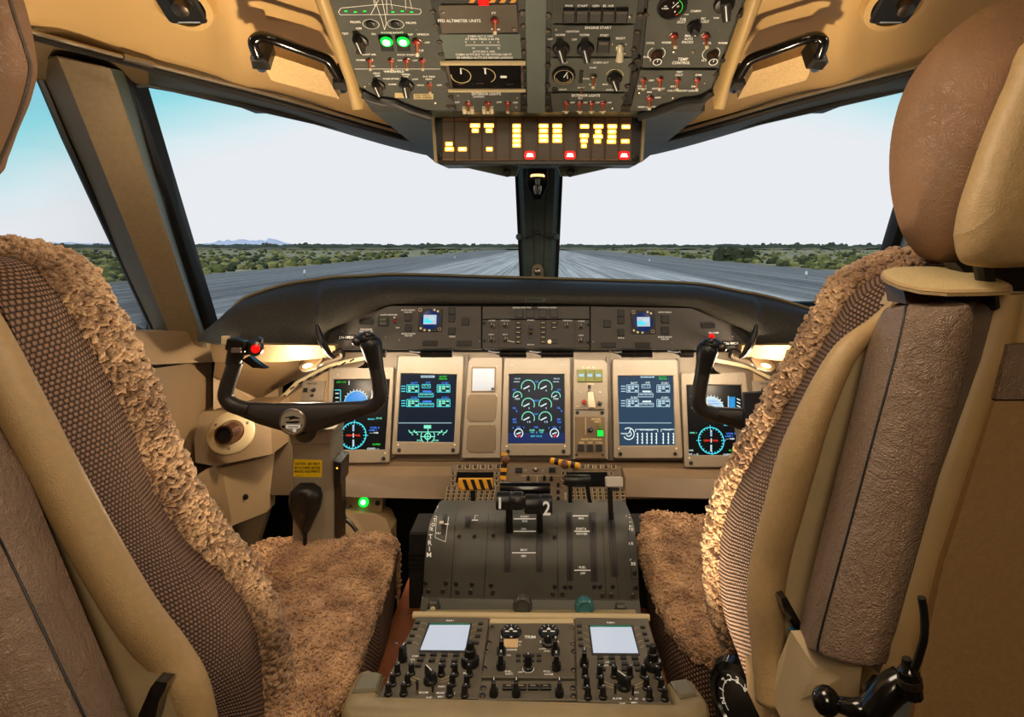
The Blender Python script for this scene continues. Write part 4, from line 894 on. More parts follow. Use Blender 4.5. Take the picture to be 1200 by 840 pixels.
# ------------------------------------------------------------------ coaming control panels
GS = Pl(W(632, 408, 1.53), W(878, 408, 1.53), W(632, 357, 1.56))
def board(pl, name, poly, label, mat, z0, z, c, cat='control panel'):
    t = empty(name, pl.M, label=label, cat=cat); b = MB(mat); pl.poly(b, poly, z0, z, c); b.build('face_plate', t); return t
def sq(pl, t, px, py, w_, h_, z, mat='black', name='push_button', top=None):
    b = MB(mat); pl.box(b, px - w_ / 2, py - h_ / 2, px + w_ / 2, py + h_ / 2, z, z + .0035, .0007)
    if top: b.mat(top); pl.line(b, px - w_ / 3, py, px + w_ / 3, py, 1.0, z + .0037)
    return b.build(name, t)
def clock(pl, t, px, py):
    a = pl.q(px, py); k = pl.k(px, py)
    b = MB('black').rbox(a.x - 14 * k, a.x + 14 * k, a.y - 14 * k, a.y + 13 * k, .002, .0045, .004, .001); o = b.build('chronometer', t, label='square chronometer with a round blue bezel')
    b = MB('scr_blue').lathe(a.x, a.y, [(11.5 * k, .0045), (11 * k, .0075), (9.5 * k, .0082)], 30); b.mat('lcd_white'); pl.box(b, px - 7.5, py - 5.5, px + 7.5, py + 5.5, .0082, .0086); b.mat('s_cyan'); pl.rect(b, px - 6.5, py - 1, px + 3, py + 4, .0088); b.mat('s_pale'); pl.rect(b, px - 1, py - 4, px + 6.5, py + 1, .0089); b.build('lcd', o)
    b = MB('bat')
    for dx, dy in ((5, -11.5), (9, -10), (-11, 10), (-6.5, 12), (-1, 12.4)): pl.disc(b, px + dx, py + dy, 1.4, .0052, 10)
    b.mat('metal')
    for dx, dy in ((-11.5, -11.5), (11, 11)): pl.arc(b, px + dx, py + dy, 1.8, 0, 360, .8, .005, 12)
    b.build('button', o)
tl = board(GS, 'left_glareshield_panel', [(383, 404), (381, 388), (386, 384), (456, 358.5), (564, 359), (564, 408.5), (384, 408.5)], 'left coaming panel with small chronometer and registration plate above the displays', 'coaming_panel', -.03, .002, .001)
tr = board(GS, 'right_glareshield_panel', [(692, 408.5), (692, 359), (810, 361), (874, 387), (881, 397), (881, 408.5)], 'right coaming panel with small chronometer and registration plate above the displays', 'coaming_panel', -.03, .002, .001)
z = .0024
clock(GS, tl, 504.5, 375); clock(GS, tr, 753.5, 377.5)
for t, L_ in ((tl, [(478.5, 372, 8, 9), (478.5, 385, 8, 9), (529.5, 364.5, 7.5, 8), (529.5, 373.5, 7.5, 8), (529.5, 388, 8, 8), (545.5, 377, 8.5, 8.5), (429.5, 377.5, 16, 6), (504, 402.5, 17, 5.5), (544, 402.5, 17, 5.5), (430, 391, 8, 5)]),
              (tr, [(711.5, 379.5, 8.5, 8.5), (727.5, 367, 7.5, 8), (727.5, 375.5, 7.5, 8), (727.5, 390, 7.5, 8), (779, 374.5, 9, 9), (779, 388, 9, 9), (829.5, 382, 16, 5.5), (713, 404.5, 17, 5.5), (753, 404.5, 17, 5.5)])):
    for x, y, w_, h_ in L_: sq(GS, t, x, y, w_, h_, .002, 'black', 'push_button' if h_ > 6 else 'blank_window')
b = MB('black'); GS.box(b, 443, 371.5, 456, 382.5, .002, .004, .0005); b.mat('panel_mid'); GS.box(b, 445.5, 373, 453.5, 376.3, .004, .006, .0005); GS.box(b, 445.5, 377.7, 453.5, 381, .004, .006, .0005); b.build('rocker_switch', tl)
put(GS, tl, 'toggle_up', 463.5, 376.5, z=.002, s=.9); put(GS, tr, 'toggle', 834, 398, z=.002, s=1.0)
for t, rx, ry in ((tl, 406.5, 395.5), (tr, 856.5, 402.5)):
    b = MB('black'); GS.box(b, rx - 10.5, ry - 3, rx + 10.5, ry + 3, .002, .003, .0004); b.mat('white_mark'); GS.text(b, 'LN-WDF', rx, ry, 3.2, 17, .0034); b.build('registration_plate', t, label='black plate lettered LN-WDF')
b = MB(); T(GS, b, [('MASTER WARNING', 478.5, 363.5, 1.6, 16, z), ('PUSH OFF', 478.5, 366, 1.6, 9, z), ('MASTER CAUTION', 479, 391, 1.8, 16, z), ('PUSH OFF', 479, 393.5, 1.8, 9, z), ('STICK SHAKER', 429.5, 386, 1.8, 14, z), ('WARNING OFF', 429.5, 388.5, 1.8, 16, z), ('AUTO FEATHER', 456, 369, 1.6, 20, z), ('DIM', 466, 384, 1.6, 4, z), ('ON', 530, 394.5, 1.8, 7, z)]); b.build('lettering', tl)
b = MB(); T(GS, b, [('MASTER WARNING', 779, 366, 1.6, 15, z), ('MASTER CAUTION', 779, 395, 1.8, 16, z), ('PUSH OFF', 779, 397.5, 1.8, 9, z), ('STICK SHAKER', 836, 390, 1.8, 12, z), ('ON', 727.5, 396, 1.8, 7, z)]); b.build('lettering', tr)
for t, L_ in ((tl, [(402, 388), (452, 395), (468, 398.5), (562, 400)]), (tr, [(695, 400.5), (787, 402), (806, 399), (858, 394)])):
    for x, y in L_: put(GS, t, 'screw', x, y, z=.002, s=.8)
g = board(GS, 'flight_guidance_panel', [(565.5, 375), (690.5, 375), (690.5, 408), (565.5, 408)], 'central guidance panel with six knobs and a thumbwheel', 'coaming_panel', -.03, .0032, .001)
b = MB('coaming_panel'); GS.poly(b, [(565.5, 359.2), (690.5, 359.2), (690.5, 374), (565.5, 374)], -.03, .0045, .0012); o = b.build('mode_light_bar', g, label='bluish dark upper bar')
for px in (608.5, 621.8, 636, 649): sq(GS, g, px, 367.5, 9, 10, .0045, 'black', 'warning_light')
for px, py in ((576.5, 381.5), (592, 381), (576, 398), (592, 398), (665, 381.5), (681, 382.5), (681, 399)): put(GS, g, 'coaming_knob', px, py, random.random(), 1.0, .0032, name='rotary_knob')
for px in (607.5, 636.5):
    for k in range(5): sq(GS, g, px, 378.5 + k * 5.6, 6, 3.8, .0032, top='gold_mark', name='mode_button')
for py in (378.5, 384): sq(GS, g, 649.5, py, 6, 3.8, .0032, top='gold_mark', name='mode_button')
sq(GS, g, 649.5, 400.5, 5.5, 5, .0032, 'black', 'push_button'); b = MB('bat'); GS.disc(b, 644, 400.5, 2.4, .0045, 14); b.build('indicator_cap', g)
b = MB('black'); GS.box(b, 619.5, 381.5, 624.5, 397, .0032, .0045, .0005); b.mat('knob_brown'); a = GS.q(622, 389); k = GS.k(622, 389)
b.tube([(a.x - 1.6 * k, a.y, .002), (a.x + 1.6 * k, a.y, .002)], .0085, 24); b.build('pitch_thumbwheel', g)
b = MB('black')
for x in (584.5, 673.5): GS.line(b, x, 376, x, 407.5, .6, .0036)
b.mat('white_mark'); T(GS, b, [('COURSE', 576.5, 375.8, 1.5, 8, .0036), ('HDG BUG', 592, 375.8, 1.5, 10, .0036), ('PUSH', 622, 375.4, 1.4, 8, .0036), ('PITCH', 622, 404, 1.4, 8, .0036), ('NAV', 576, 392, 1.4, 6, .0036), ('ALT', 592, 392, 1.4, 6, .0036), ('HEADING', 665, 375.8, 1.5, 11, .0036), ('COURSE', 681, 376.5, 1.5, 8, .0036), ('NAV', 681, 393, 1.4, 6, .0036)])
GS.line(b, 594, 399, 603, 401, .7, .0036); b.build('lettering', g)
b = MB(); T(GS, b, [('ENGINE OVER SPEED', 612, 360.8, 1.6, 22, .005), ('WARNING HORN', 641, 360.8, 1.6, 22, .005)]); b.build('bar_lettering', g)
for px, py in ((567.5, 379), (567.5, 399.5), (689, 381), (689, 401.5)): put(GS, g, 'screw_black', px, py, z=.0032, s=.9)

# ------------------------------------------------------------------ main panel and display units
DP = Pl(W(632, 533, 1.63), W(800, 533, 1.63), W(632, 418, 1.70))
ip = empty('instrument_panel', DP.M, label='cream main instrument panel holding the five displays', cat='instrument panel')
b = MB('bezel_dark'); DP.poly(b, [(318, 540), (330, 470), (346, 440), (384, 412), (880, 412), (916, 440), (934, 470), (946, 540)], -.03, -.012, .001)
b.build('backing', ip)
b = MB('bezel_dark')
for x0, x1, y0, y1 in ((461.5, 466, 416, 536), (541, 547, 416, 540), (712, 717, 418, 540), (797, 800, 420, 545)): b = MB('panel_brown'); DP.box(b, x0, y0, x1, y1, -.012, -.002, .001); b.build('divider', ip)
b = MB('wall_light'); DP.poly(b, [(316, 478), (388, 430), (388, 540), (310, 540)], -.012, -.006, .001); b.build('side_panel', ip); b = MB('wall_light'); DP.poly(b, [(884, 436), (946, 478), (950, 545), (886, 545)], -.012, -.006, .001); b.build('side_panel', ip)
b = MB('cream').tube([DP.at(318, 482, .01), DP.at(326, 470, .01), DP.at(350, 447, .012), DP.at(385, 428, .012), DP.at(440, 417, .01)], .006, 8); b.build('curved_rail', ip, mw=DP.M.inverted()); b = MB('cream').tube([DP.at(945, 482, .01), DP.at(935, 470, .01), DP.at(912, 447, .012), DP.at(878, 430, .012), DP.at(822, 419, .01)], .006, 8); b.build('curved_rail', ip, mw=DP.M.inverted()); b = MB('black')
for i in range(9):
    t_ = i / 9; b.tube([DP.at(330 + 90 * t_, 466 - 46 * t_ ** .7, .02), DP.at(335 + 90 * t_, 463 - 46 * t_ ** .7, .02)], .0022, 5)
b.build('perforation', ip, mw=DP.M.inverted())

def du(name_lbl, o, i, oz=.008, iz=.004, scr='scr_navy'):
    """o, i: outer and inner quads, (tl, tr, br, bl) pixel corners."""
    t = empty('display_unit', DP.M, label=name_lbl, cat='display', group='cockpit display units'); Q = [DP.q(*p) for p in o]; I = [DP.q(*p) for p in i]
    ctr = sum(Q, Vector((0, 0))) / 4; Q2 = [p + (ctr - p).normalized() * .0025 for p in Q]
    def rnd(P, r, k=3):
        out = []
        for a in range(4):
            p = P[a]; p0 = P[a - 1]; p1 = P[(a + 1) % 4]; u = (p0 - p).normalized() * r; v = (p1 - p).normalized() * r
            for j in range(k + 1):
                s = j / k; out.append((p + u) * (1 - s) ** 2 + p * 2 * s * (1 - s) + (p + v) * s * s)
        return out
    R = [(rnd(Q, .006), -.0118), (rnd(Q, .006), oz - .002), (rnd(Q2, .006), oz), (rnd([p + (p - ctr).normalized() * .003 for p in I], .002), oz), (rnd(I, .0015), iz - .002)]
    n = len(R[0][0]); V = []; Fc = []
    for ring, h in R: V += [(p.x, p.y, h) for p in ring]
    for a in range(len(R) - 1):
        for k in range(n): j = (k + 1) % n; Fc.append((a * n + k, (a + 1) * n + k, (a + 1) * n + j, a * n + j))
    b = MB('bezel').add(V, Fc); b.build('bezel', t)
    b = MB(scr).add([(p.x, p.y, iz - .001) for p in I], [(3, 2, 1, 0)]); s = b.build('screen', t)
    tl, tr_, br, bl = o
    for u_, v_, key, sc_ in ((.10, .955, 'screw_black', 1.25), (.90, .955, 'screw_black', 1.25), (.12, .07, 'screw', .9), (.88, .07, 'screw', .9), (.08, .90, 'bead', 1), (.92, .90, 'bead', 1)):
        top = (tl[0] + (tr_[0] - tl[0]) * u_, tl[1] + (tr_[1] - tl[1]) * u_); bot = (bl[0] + (br[0] - bl[0]) * u_, bl[1] + (br[1] - bl[1]) * u_)
        x = top[0] + (bot[0] - top[0]) * v_; y = top[1] + (bot[1] - top[1]) * v_
        if key == 'bead': a = DP.q(x, y, oz); bb = MB('bat').cyl(a.x, a.y, oz, oz + .0015, .0022, 10); bb.build('sensor', t)
        else: a = DP.q(x, y, oz); inst('screw', H[key], t, a.x, a.y, oz, 0, sc_)
    return t, s
zs = .0035
def sym(s):  # symbology carrier
    return MB()
def pfd(b, cx, dy, side):
    """primary display pages: attitude above, compass rose below."""
    A = lambda x, y: (x + cx, y + dy)
    sky = 's_sky' if side < 0 else 's_pale'
    a = DP.q(*A(0, 472)); k = DP.k(*A(0, 472)); r = 13.6 * k
    b.mat(sky); V = [(a.x + r * math.cos(PI * i / 24), a.y + r * 1.0 * math.sin(PI * i / 24), zs) for i in range(25)] + [(a.x - r, a.y - 3 * k, zs), (a.x + r, a.y - 3 * k, zs)]
    b.add(V, [tuple(range(25)) + (25, 26)])
    b.mat('s_white')
    for i in range(9):
        g = math.radians(30 + 15 * i); b.line(a.x + r * 1.03 * math.cos(g), a.y + r * 1.03 * math.sin(g), a.x + r * 1.16 * math.cos(g), a.y + r * 1.16 * math.sin(g), .7 * k, zs)
    b.arc(a.x, a.y, r, 0, 180, .7 * k, zs)
    b.mat('s_blue'); DP.line(b, cx - 8, 466 + dy, cx + 8, 466 + dy, .8, zs + .0003); DP.line(b, cx - 5, 463 + dy, cx + 5, 463 + dy, .7, zs + .0003)
    b.mat('s_cyan'); DP.pline(b, [A(-25, 457), A(-18, 457), A(-18, 474)], .9, zs); b.mat('s_white')
    for q in range(3): DP.line(b, cx - 24, 461 + q * 5 + dy, cx - 20, 461 + q * 5 + dy, 1, zs)
    b.mat('s_green'); DP.text(b, 'CAT 1 FD', cx - 17, 447.8 + dy, 1.8, 11, zs); b.mat('s_white'); DP.line(b, cx - 8, 446 + dy, cx - 8, 451 + dy, 1, zs)
    # right altitude tape
    b.mat('s_sky'); DP.rect(b, cx + 20, 458 + dy, cx + 27, 472 + dy, zs); b.mat('s_white'); DP.pline(b, [A(19, 457), A(19, 474)], .9, zs)
    for q in range(4): DP.line(b, cx + 29, 460 + q * 4 + dy, cx + 33, 462 + q * 4 + dy, 1.1, zs)
    # compass rose
    A2 = (cx - 3, 510 + dy) if side < 0 else (cx - 1, 509 + dy)
    b.mat('s_cyan'); DP.arc(b, A2[0], A2[1], 14.8, 0, 360, 1.0, zs, 40); a = DP.q(*A2)
    for i in range(24):
        g = 2 * PI * i / 24; k0, k1 = (11.6, 17) if i % 6 == 0 else (12.6, 15)
        b.line(a.x + k0 * k * math.cos(g), a.y + k0 * k * math.sin(g), a.x + k1 * k * math.cos(g), a.y + k1 * k * math.sin(g), .8 * k, zs)
    b.mat('s_pale'); DP.line(b, A2[0], A2[1] - 12, A2[0], A2[1] - 5, 2, zs); DP.line(b, A2[0], A2[1] + 5, A2[0], A2[1] + 13, 2, zs); b.mat('s_blue'); DP.line(b, A2[0], A2[1] - 10, A2[0], A2[1] - 6, .8, zs + .0002)
    b.mat('s_white'); DP.line(b, A2[0], A2[1] - 2.5, A2[0], A2[1] + 2.5, 1, zs + .0002); b.mat('s_red'); DP.text(b, 'HDG FAIL', A2[0], A2[1], 2.2, 17, zs + .0001)
    b.mat('s_white'); DP.text(b, 'TCAS', cx - 26, 520.5 + dy, 1.8, 8, zs); DP.text(b, 'TAT -- C', cx - 23, 525 + dy, 1.8, 14, zs); DP.text(b, 'GSPD --', cx + 20, 525.5 + dy, 1.8, 14, zs)
    b.mat('s_green'); DP.text(b, 'G-PFD', cx + 24, 520.5 + dy, 2, 9, zs)
    b.mat('s_blue'); DP.text(b, 'VOR 2', cx + 22, 501 + dy, 2.2, 11, zs); DP.text(b, 'DME 1', cx + 20, 504 + dy, 1.8, 9, zs); b.mat('s_white'); DP.text(b, '--- NM', cx + 21, 507 + dy, 1.8, 10, zs)
    b.mat('s_mint'); DP.text(b, 'FMS 1', cx - 22, 500 + dy, 1.8, 8, zs); DP.text(b, '29.92', cx + 27, 490 + dy, 2, 7, zs); b.mat('s_cyan'); DP.text(b, 'BARO', cx + 18, 491 + dy, 1.8, 8, zs)
def mfd(b, cx, side):
    t_ = 's_mint' if side < 0 else 's_pale'; m = 's_cyan' if side < 0 else 's_pale'
    def grp(x, y, w_, h_, cols, rows, title=None):
        b.mat('s_blue' if side < 0 else 's_white')
        if title: DP.text(b, title, cx + x + w_ / 2 + 2, y - 2.2, 2.2, w_ * .55, zs)
        b.mat(m); DP.pline(b, [(cx + x, y), (cx + x + w_, y), (cx + x + w_, y + h_), (cx + x, y + h_)], .7, zs, True)
        b.mat(t_)
        for c_ in range(cols):
            for r in range(rows):
                if (c_ + r) % 4 == 3: continue
                x0 = cx + x + 1.4 + c_ * (w_ - 1.6) / cols; y0 = y + 1.2 + r * (h_ - 1.4) / rows; DP.rect(b, x0, y0, x0 + (w_ - 4) / cols, y0 + (h_ - 3.2) / rows, zs)
    b.mat('s_pale'); DP.rect(b, cx - 8, 440, cx + 8, 442.6, zs); b.mat('scr_navy'); DP.text(b, 'ELECTRICAL', cx, 441.3, 1.7, 13, zs + .0002)
    b.mat('s_green'); DP.text(b, 'AC EXT', cx + 18, 441.3, 1.9, 9, zs); DP.text(b, 'PWR ON', cx + 18, 444, 1.9, 9, zs)
    for yy, a_, c_ in ((451, 'BATT', 'DC GEN 1'), (468, 'DC BUS', 'DC GEN 2')):
        grp(-24.5, yy, 14, 8.5, 3, 3, a_); grp(11, yy, 15, 8.5, 3, 3, c_); b.mat(m)
        for q in range(3): DP.line(b, cx - 31, yy + 1.5 + q * 3, cx - 26, yy + 1.5 + q * 3, 1.0, zs)
    grp(-6.5, 450.5, 9.5, 4, 2, 1, 'APU GEN'); grp(-10.5, 461, 17, 4, 3, 1, 'AC GEN'); grp(-11, 472.5, 18, 4, 3, 1, 'XFMR')
    b.mat('s_blue' if side < 0 else 's_white'); DP.line(b, cx - 6, 458.5, cx + 3, 458.5, 1.6, zs); DP.line(b, cx - 6, 470.5, cx + 4, 470.5, 1.6, zs)
    b.mat('s_pale'); DP.line(b, cx - 34, 495.5, cx + 28, 495.5, .7, zs)
    if side < 0:
        b.mat('s_mint'); DP.rect(b, cx - 4.5, 498, cx + 4, 502, zs); DP.line(b, cx - 18, 506, cx + 18, 506, .8, zs); a = DP.q(cx, 511); k = DP.k(cx, 511)
        b.arc(a.x, a.y, 8 * k, 150, 390, 1 * k, zs); b.arc(a.x, a.y, 3.4 * k, 0, 360, 1.3 * k, zs); b.line(a.x - 8 * k, a.y - .5 * k, a.x + 8 * k, a.y - .5 * k, k, zs); b.line(a.x, a.y - 7 * k, a.x, a.y + 9 * k, k, zs)
        for s_ in (-1, 1):
            for q in (13, 19): b.arc(a.x + s_ * q * k, a.y + 7 * k, 3.2 * k, -100 if s_ > 0 else 180, 0 if s_ > 0 else 280, 1.2 * k, zs); b.disc(a.x + s_ * (q - 1) * k, a.y + 2 * k, .9 * k, zs, 8)
            DP.text(b, 'PSI', cx + s_ * 10, 516, 1.8, 5, zs)
    else:
        a = DP.q(cx - 22, 508); k = DP.k(cx, 508); b.mat('s_white'); b.arc(a.x, a.y, 6.5 * k, -150, 130, 1.1 * k, zs); b.arc(a.x, a.y, 3 * k, -150, 60, 1 * k, zs); b.line(a.x, a.y, a.x + 3 * k, a.y + 6 * k, k, zs)
        DP.text(b, 'PRESS', cx - 27, 508, 1.8, 8, zs)
        for t0, t1, nb in ((-14, 12, 5), (16, 32, 3)):
            DP.pline(b, [(cx + t0, 506), (cx + t0, 503), (cx + t1, 503), (cx + t1, 506)], .7, zs); DP.text(b, 'HYD PRESSURE' if nb == 5 else 'HYD QTY', cx + (t0 + t1) / 2, 503.5, 1.9, (t1 - t0) * .6, zs + .0002)
            for q in range(nb):
                x = cx + t0 + 2.6 + q * (t1 - t0 - 4) / (nb - 1 or 1); DP.line(b, x, 507, x, 520, 1.1, zs)
                for w_ in range(4): DP.line(b, x - 1.4, 508 + w_ * 3.6, x, 508 + w_ * 3.6, .9, zs)
# five units
t, s = du('left outer display showing blue attitude dome and compass rose behind the left yoke', [(387, 431), (462, 430), (457, 542), (381, 543)], [(392, 445), (457, 445), (451.5, 526.5), (386, 526.5)], scr='scr_black')
b = MB(); pfd(b, 417.5, 0, -1); b.build('symbology', s)
t, s = du('left inner display with green and cyan electrical page', [(467, 417), (544, 417), (538.5, 532.5), (459.5, 532.5)], [(470.5, 438), (535.5, 439.5), (532, 518), (465.5, 517)])
b = MB(); mfd(b, 501.5, -1); b.build('symbology', s)
t, s = du('centre display with eight engine dial arcs', [(591, 420), (668, 420), (668.5, 534), (587, 534)], [(597, 439), (661, 439), (662, 519.5), (595.5, 519.5)], scr='scr_navy')
b = MB('scr_blue'); DP.rect(b, 596, 507, 662, 519, zs - .0003)
for y, r in ((453.5, 8), (474, 7.3), (490, 7.3)):
    for x in (619, 639):
        a = DP.q(x, y); k = DP.k(x, y); b.mat('s_mint'); b.arc(a.x, a.y, r * k, -25, 195, .9 * k, zs); b.mat('s_white'); b.line(a.x - 5.5 * k, a.y - 2.2 * k, a.x + 1.5 * k, a.y + 1.2 * k, 1.3 * k, zs); b.mat('s_pale'); DP.text(b, '0' if y < 480 else '15', x + 1, y + 4.2, 2.2, 2 if y < 480 else 4, zs)
for x in (606.5, 651.5):
    a = DP.q(x, 464); k = DP.k(x, 464); b.mat('s_mint'); b.arc(a.x, a.y, 5 * k, -20, 200, .9 * k, zs); b.mat('s_white'); b.line(a.x - 3.5 * k, a.y - 1.5 * k, a.x + k, a.y + k, 1.1 * k, zs); DP.text(b, '1020', x, 467.3, 1.8, 5.5, zs)
    a = DP.q(x + (1.3 if x < 630 else -1.8), 507.5); b.mat('s_white'); b.arc(a.x, a.y, 4.8 * k, -60, 240, 1 * k, zs); b.line(a.x - 2.5 * k, a.y - 1 * k, a.x + 2.5 * k, a.y + 1 * k, 1.2 * k, zs); b.mat('s_red'); b.line(a.x - k, a.y - 4.4 * k, a.x + 2 * k, a.y - 1.5 * k, 1.4 * k, zs)
b.mat('s_blue')
for x, y, w_, tx in ((629, 447.5, 4, 'TRQ'), (628.7, 469.5, 6, 'PROP'), (628.5, 485, 4, 'NH'), (603, 457, 4, 'ITT'), (606, 459.5, 4, 'C'), (655, 457, 4, 'ITT'), (652, 459.5, 4, 'C'), (603, 478, 4, 'NL'), (605.5, 481.5, 4, '%'), (655, 478, 4, 'NL'), (658, 481.5, 4, '%'), (603, 491.5, 4, 'FF'), (603.5, 494.5, 4, 'KG'), (655, 491.5, 4, 'FF'), (655.5, 494.5, 4, 'KG'), (628.5, 500.5, 5, 'FUEL'), (601.5, 501.5, 3, 'P'), (608, 500.7, 5, 'OIL'), (643.5, 501.5, 3, 'P'), (650, 500.7, 5, 'OIL'), (614, 501, 3, 'T'), (656, 501, 3, 'T')): DP.text(b, tx, x, y, 2.2, w_, zs)
b.mat('s_mint'); DP.text(b, '2240', 623.5, 504, 2.2, 6, zs); DP.text(b, '2260', 634.5, 504, 2.2, 6, zs); b.mat('s_cyan'); DP.text(b, '+19   C   +20', 629, 506.5, 1.8, 15, zs); DP.text(b, 'SAT +15 C', 628.5, 511, 2, 13, zs)
b.mat('s_pale'); DP.text(b, 'NTOP', 606.5, 443.8, 1.6, 7, zs); DP.line(b, 602, 447.3, 609, 447.3, .8, zs); DP.text(b, 'MTOP', 652.5, 443.8, 1.6, 7, zs); DP.line(b, 648, 447.3, 655, 447.3, .8, zs)
b.build('symbology', s)
t, s = du('right inner display with pale electrical page above rows of white bars', [(717.5, 421), (793, 421), (799.5, 537), (719, 537)], [(724, 441), (788, 441), (790.5, 521.5), (726, 522)], scr='scr_slate')
b = MB(); mfd(b, 758.5, 1); b.build('symbology', s)
t, s = du('right outer display showing white attitude dome and compass rose behind the right yoke', [(797.5, 437), (873, 436), (886, 547), (801.5, 547.5)], [(804, 451.5), (868, 451.5), (873, 533), (807, 533)], scr='scr_black')
b = MB(); pfd(b, 834, 7, 1); b.build('symbology', s)

# standby column between the left inner and the centre display
t = empty('standby_instrument_panel', DP.M, label='tan panel with one grey standby screen over two blank cover plates', cat='control panel')
b = MB('bezel'); DP.poly(b, [(549, 424), (553, 418.5), (589, 418.5), (587, 537), (541, 537)], -.012, .004, .002); b.build('face_plate', t)
b = MB('sub_panel'); DP.box(b, 552.5, 430, 581, 459.5, .004, .006, .001, .003); o = b.build('standby_display', t); b = MB('lcd_white'); M('lcd_off', (150, 158, 172), .25); b = MB('lcd_off'); DP.box(b, 554, 432, 579.5, 458, .006, .0066); b.build('screen', o); a = DP.q(577.5, 455.5); inst('knob', H['pot'], o, a.x, a.y, .005, 0, .7)
for y0, y1 in ((462, 494), (497.5, 530)):
    P = [(551, y0), (580, y0), (583 if y0 < 480 else 581, y0 + 4), (581, y1 - 4), (577, y1), (551, y1), (547, y1 - 4), (548, y0 + 4)]
    b = MB('bezel_dark'); DP.poly(b, P, .004, .0055, .001); b.build('blank_cover', t)
for x, y in ((552, 429.5), (582, 429.5), (550, 462.5), (582, 463.5), (549, 496), (580, 496), (548, 529.5), (579, 529.5)): put(DP, t, 'screw', x, y, z=.004, s=.8)
# landing gear column
t = empty('landing_gear_panel', DP.M, label='tan panel with three green gear lights and translucent gear lever', cat='control panel')
b = MB('bezel'); DP.poly(b, [(672, 421), (707, 421), (712, 426), (712.5, 538), (671, 538)], -.012, .004, .002); b.build('face_plate', t)
M('olive_glass', (92, 96, 46), .3)
for i in range(3):
    b = MB('olive_glass'); DP.box(b, 676.5 + i * 10, 433, 685.8 + i * 10, 447.5, .004, .008, .001); b.mat('s_pale'); DP.box(b, 678 + i * 10, 438.2, 684 + i * 10, 441.6, .008, .0084); b.build('gear_light', t)
b = MB('black'); DP.box(b, 689, 450, 692.5, 468, .004, .0045); DP.line(b, 674, 480, 708, 480, 1.2, .0046); b.build('lever_slot', t)
M('gear_knob', (190, 168, 138), .25); b = MB('metal'); a = DP.q(691, 462); a2 = DP.q(692, 474); b.tube([(a.x, a.y + .012, .004), (a.x, a.y, .022), (a2.x, a2.y, .035)], .004, 8); b.mat('gear_knob'); b.tube([(a.x, a.y + .004, .028), (a2.x, a2.y + .004, .033), (a2.x, a2.y - .010, .036)], [.008, .0105, .0095], 16); b.build('gear_lever', t, label='translucent wheel-shaped gear lever')
b = MB('red_collar'); a = DP.q(684, 471); b.lathe(a.x, a.y, [(.006, .004), (.006, .012), (.004, .014)], 14); b.build('lock_release_button', t); put(DP, t, 'pot', 702.5, 473, z=.004, s=1.0); 
for x, y in ((679, 460), (703, 460)): put(DP, t, 'screw', x, y, z=.004)
for x, y in ((676.5, 483.5), (705.5, 483.5), (676, 533), (706, 533)): put(DP, t, 'screw_black', x, y, z=.004, s=1.2)
b = MB('sub_panel'); DP.box(b, 674, 488, 709, 537, .004, .006, .001); o = b.build('antiskid_panel', t)
put(DP, t, 'round_knob', 691.5, 503, .6, .75, .006, name='knob', label='grey knob'); b = MB('lit_green'); DP.box(b, 700, 504, 706.5, 511, .006, .010, .001); b.mat('olive_glass'); DP.box(b, 700, 496.5, 706.5, 503, .006, .010, .001); b.build('green_light', t)
for i in range(3): sq(DP, t, 680.5 + i * 10.6, 524.5, 7.5, 8, .006, 'black')
b = MB('gold_mark'); DP.line(b, 686, 489, 686, 509, .6, .0064); T(DP, b, [('GEAR', 692, 450, 1.8, 8, .0046), ('ANTI SKID', 698, 491, 2.2, 11, .0064), ('TEST', 700, 494, 2, 8, .0064), ('NOSE STEERING', 693, 514.5, 2, 24, .0064), ('ON', 681, 518.5, 2, 6, .0064), ('OFF', 691.5, 518.5, 2, 6, .0064), ('CTRL', 702, 518.5, 2, 8, .0064), ('GEAR', 677.5, 476, 1.6, 5, .0046), ('L  N  R', 690, 430.5, 1.8, 14, .0046)], 'gold_mark'); b.build('lettering', t)
# small audio switch plate left of the outer display, mirrored on the right
for side, S in ((-1, 'left'), (1, 'right')):
    mx = lambda x: x if side < 0 else 1262 - x
    t = empty('switch_plate', DP.M, label='small cream switch plate at the %s end of the instrument panel' % S, cat='switch')
    b = MB('bezel'); DP.box(b, mx(354), 446, mx(380), 470, -.006, .002, .001); b.build('face_plate', t); put(DP, t, 'pot', mx(368), 457, z=.002, s=1); put(DP, t, 'pot', mx(366), 463, z=.002, s=.8); sq(DP, t, mx(358.5), 457, 5, 5, .002)
    b = MB('black'); T(DP, b, [('HEATER', mx(366), 449.5, 2, 12, .0024)], 'black'); b.build('lettering', t)
# flood lamp capsules in the gap under the coaming
for i, (x0, x1) in enumerate(((440, 452), (493, 530), (586, 617), (634, 672), (728, 764), (797, 812))):
    a, c = W(x0, 414.5, 1.585), W(x1, 414.5, 1.585)
    lb = ['first from the left', 'above the left inner display', 'left one above the centre display', 'right one above the centre display', 'above the right inner display', 'last at the right'][i]
    t = empty('map_light', Matrix.Translation((a + c) / 2), label='black cylindrical lamp under the coaming, ' + lb, cat='lamp', group='lamps under the coaming'); h = (c - a).length / 2
    MB('black_satin').tube([(-h, 0, 0), (h, 0, 0)], .0095, 14).build('barrel', t); MB('knob_brown').tube([(-h * .2, 0, 0), (-h * .1, 0, 0)], .0105, 14).build('ring', t)
    MB('black').tube([(-h, 0, 0), (-h - .012, 0, .002), (-h - .03, .004, .006)], [.005, .002, .0012], 8).build('lead', t)
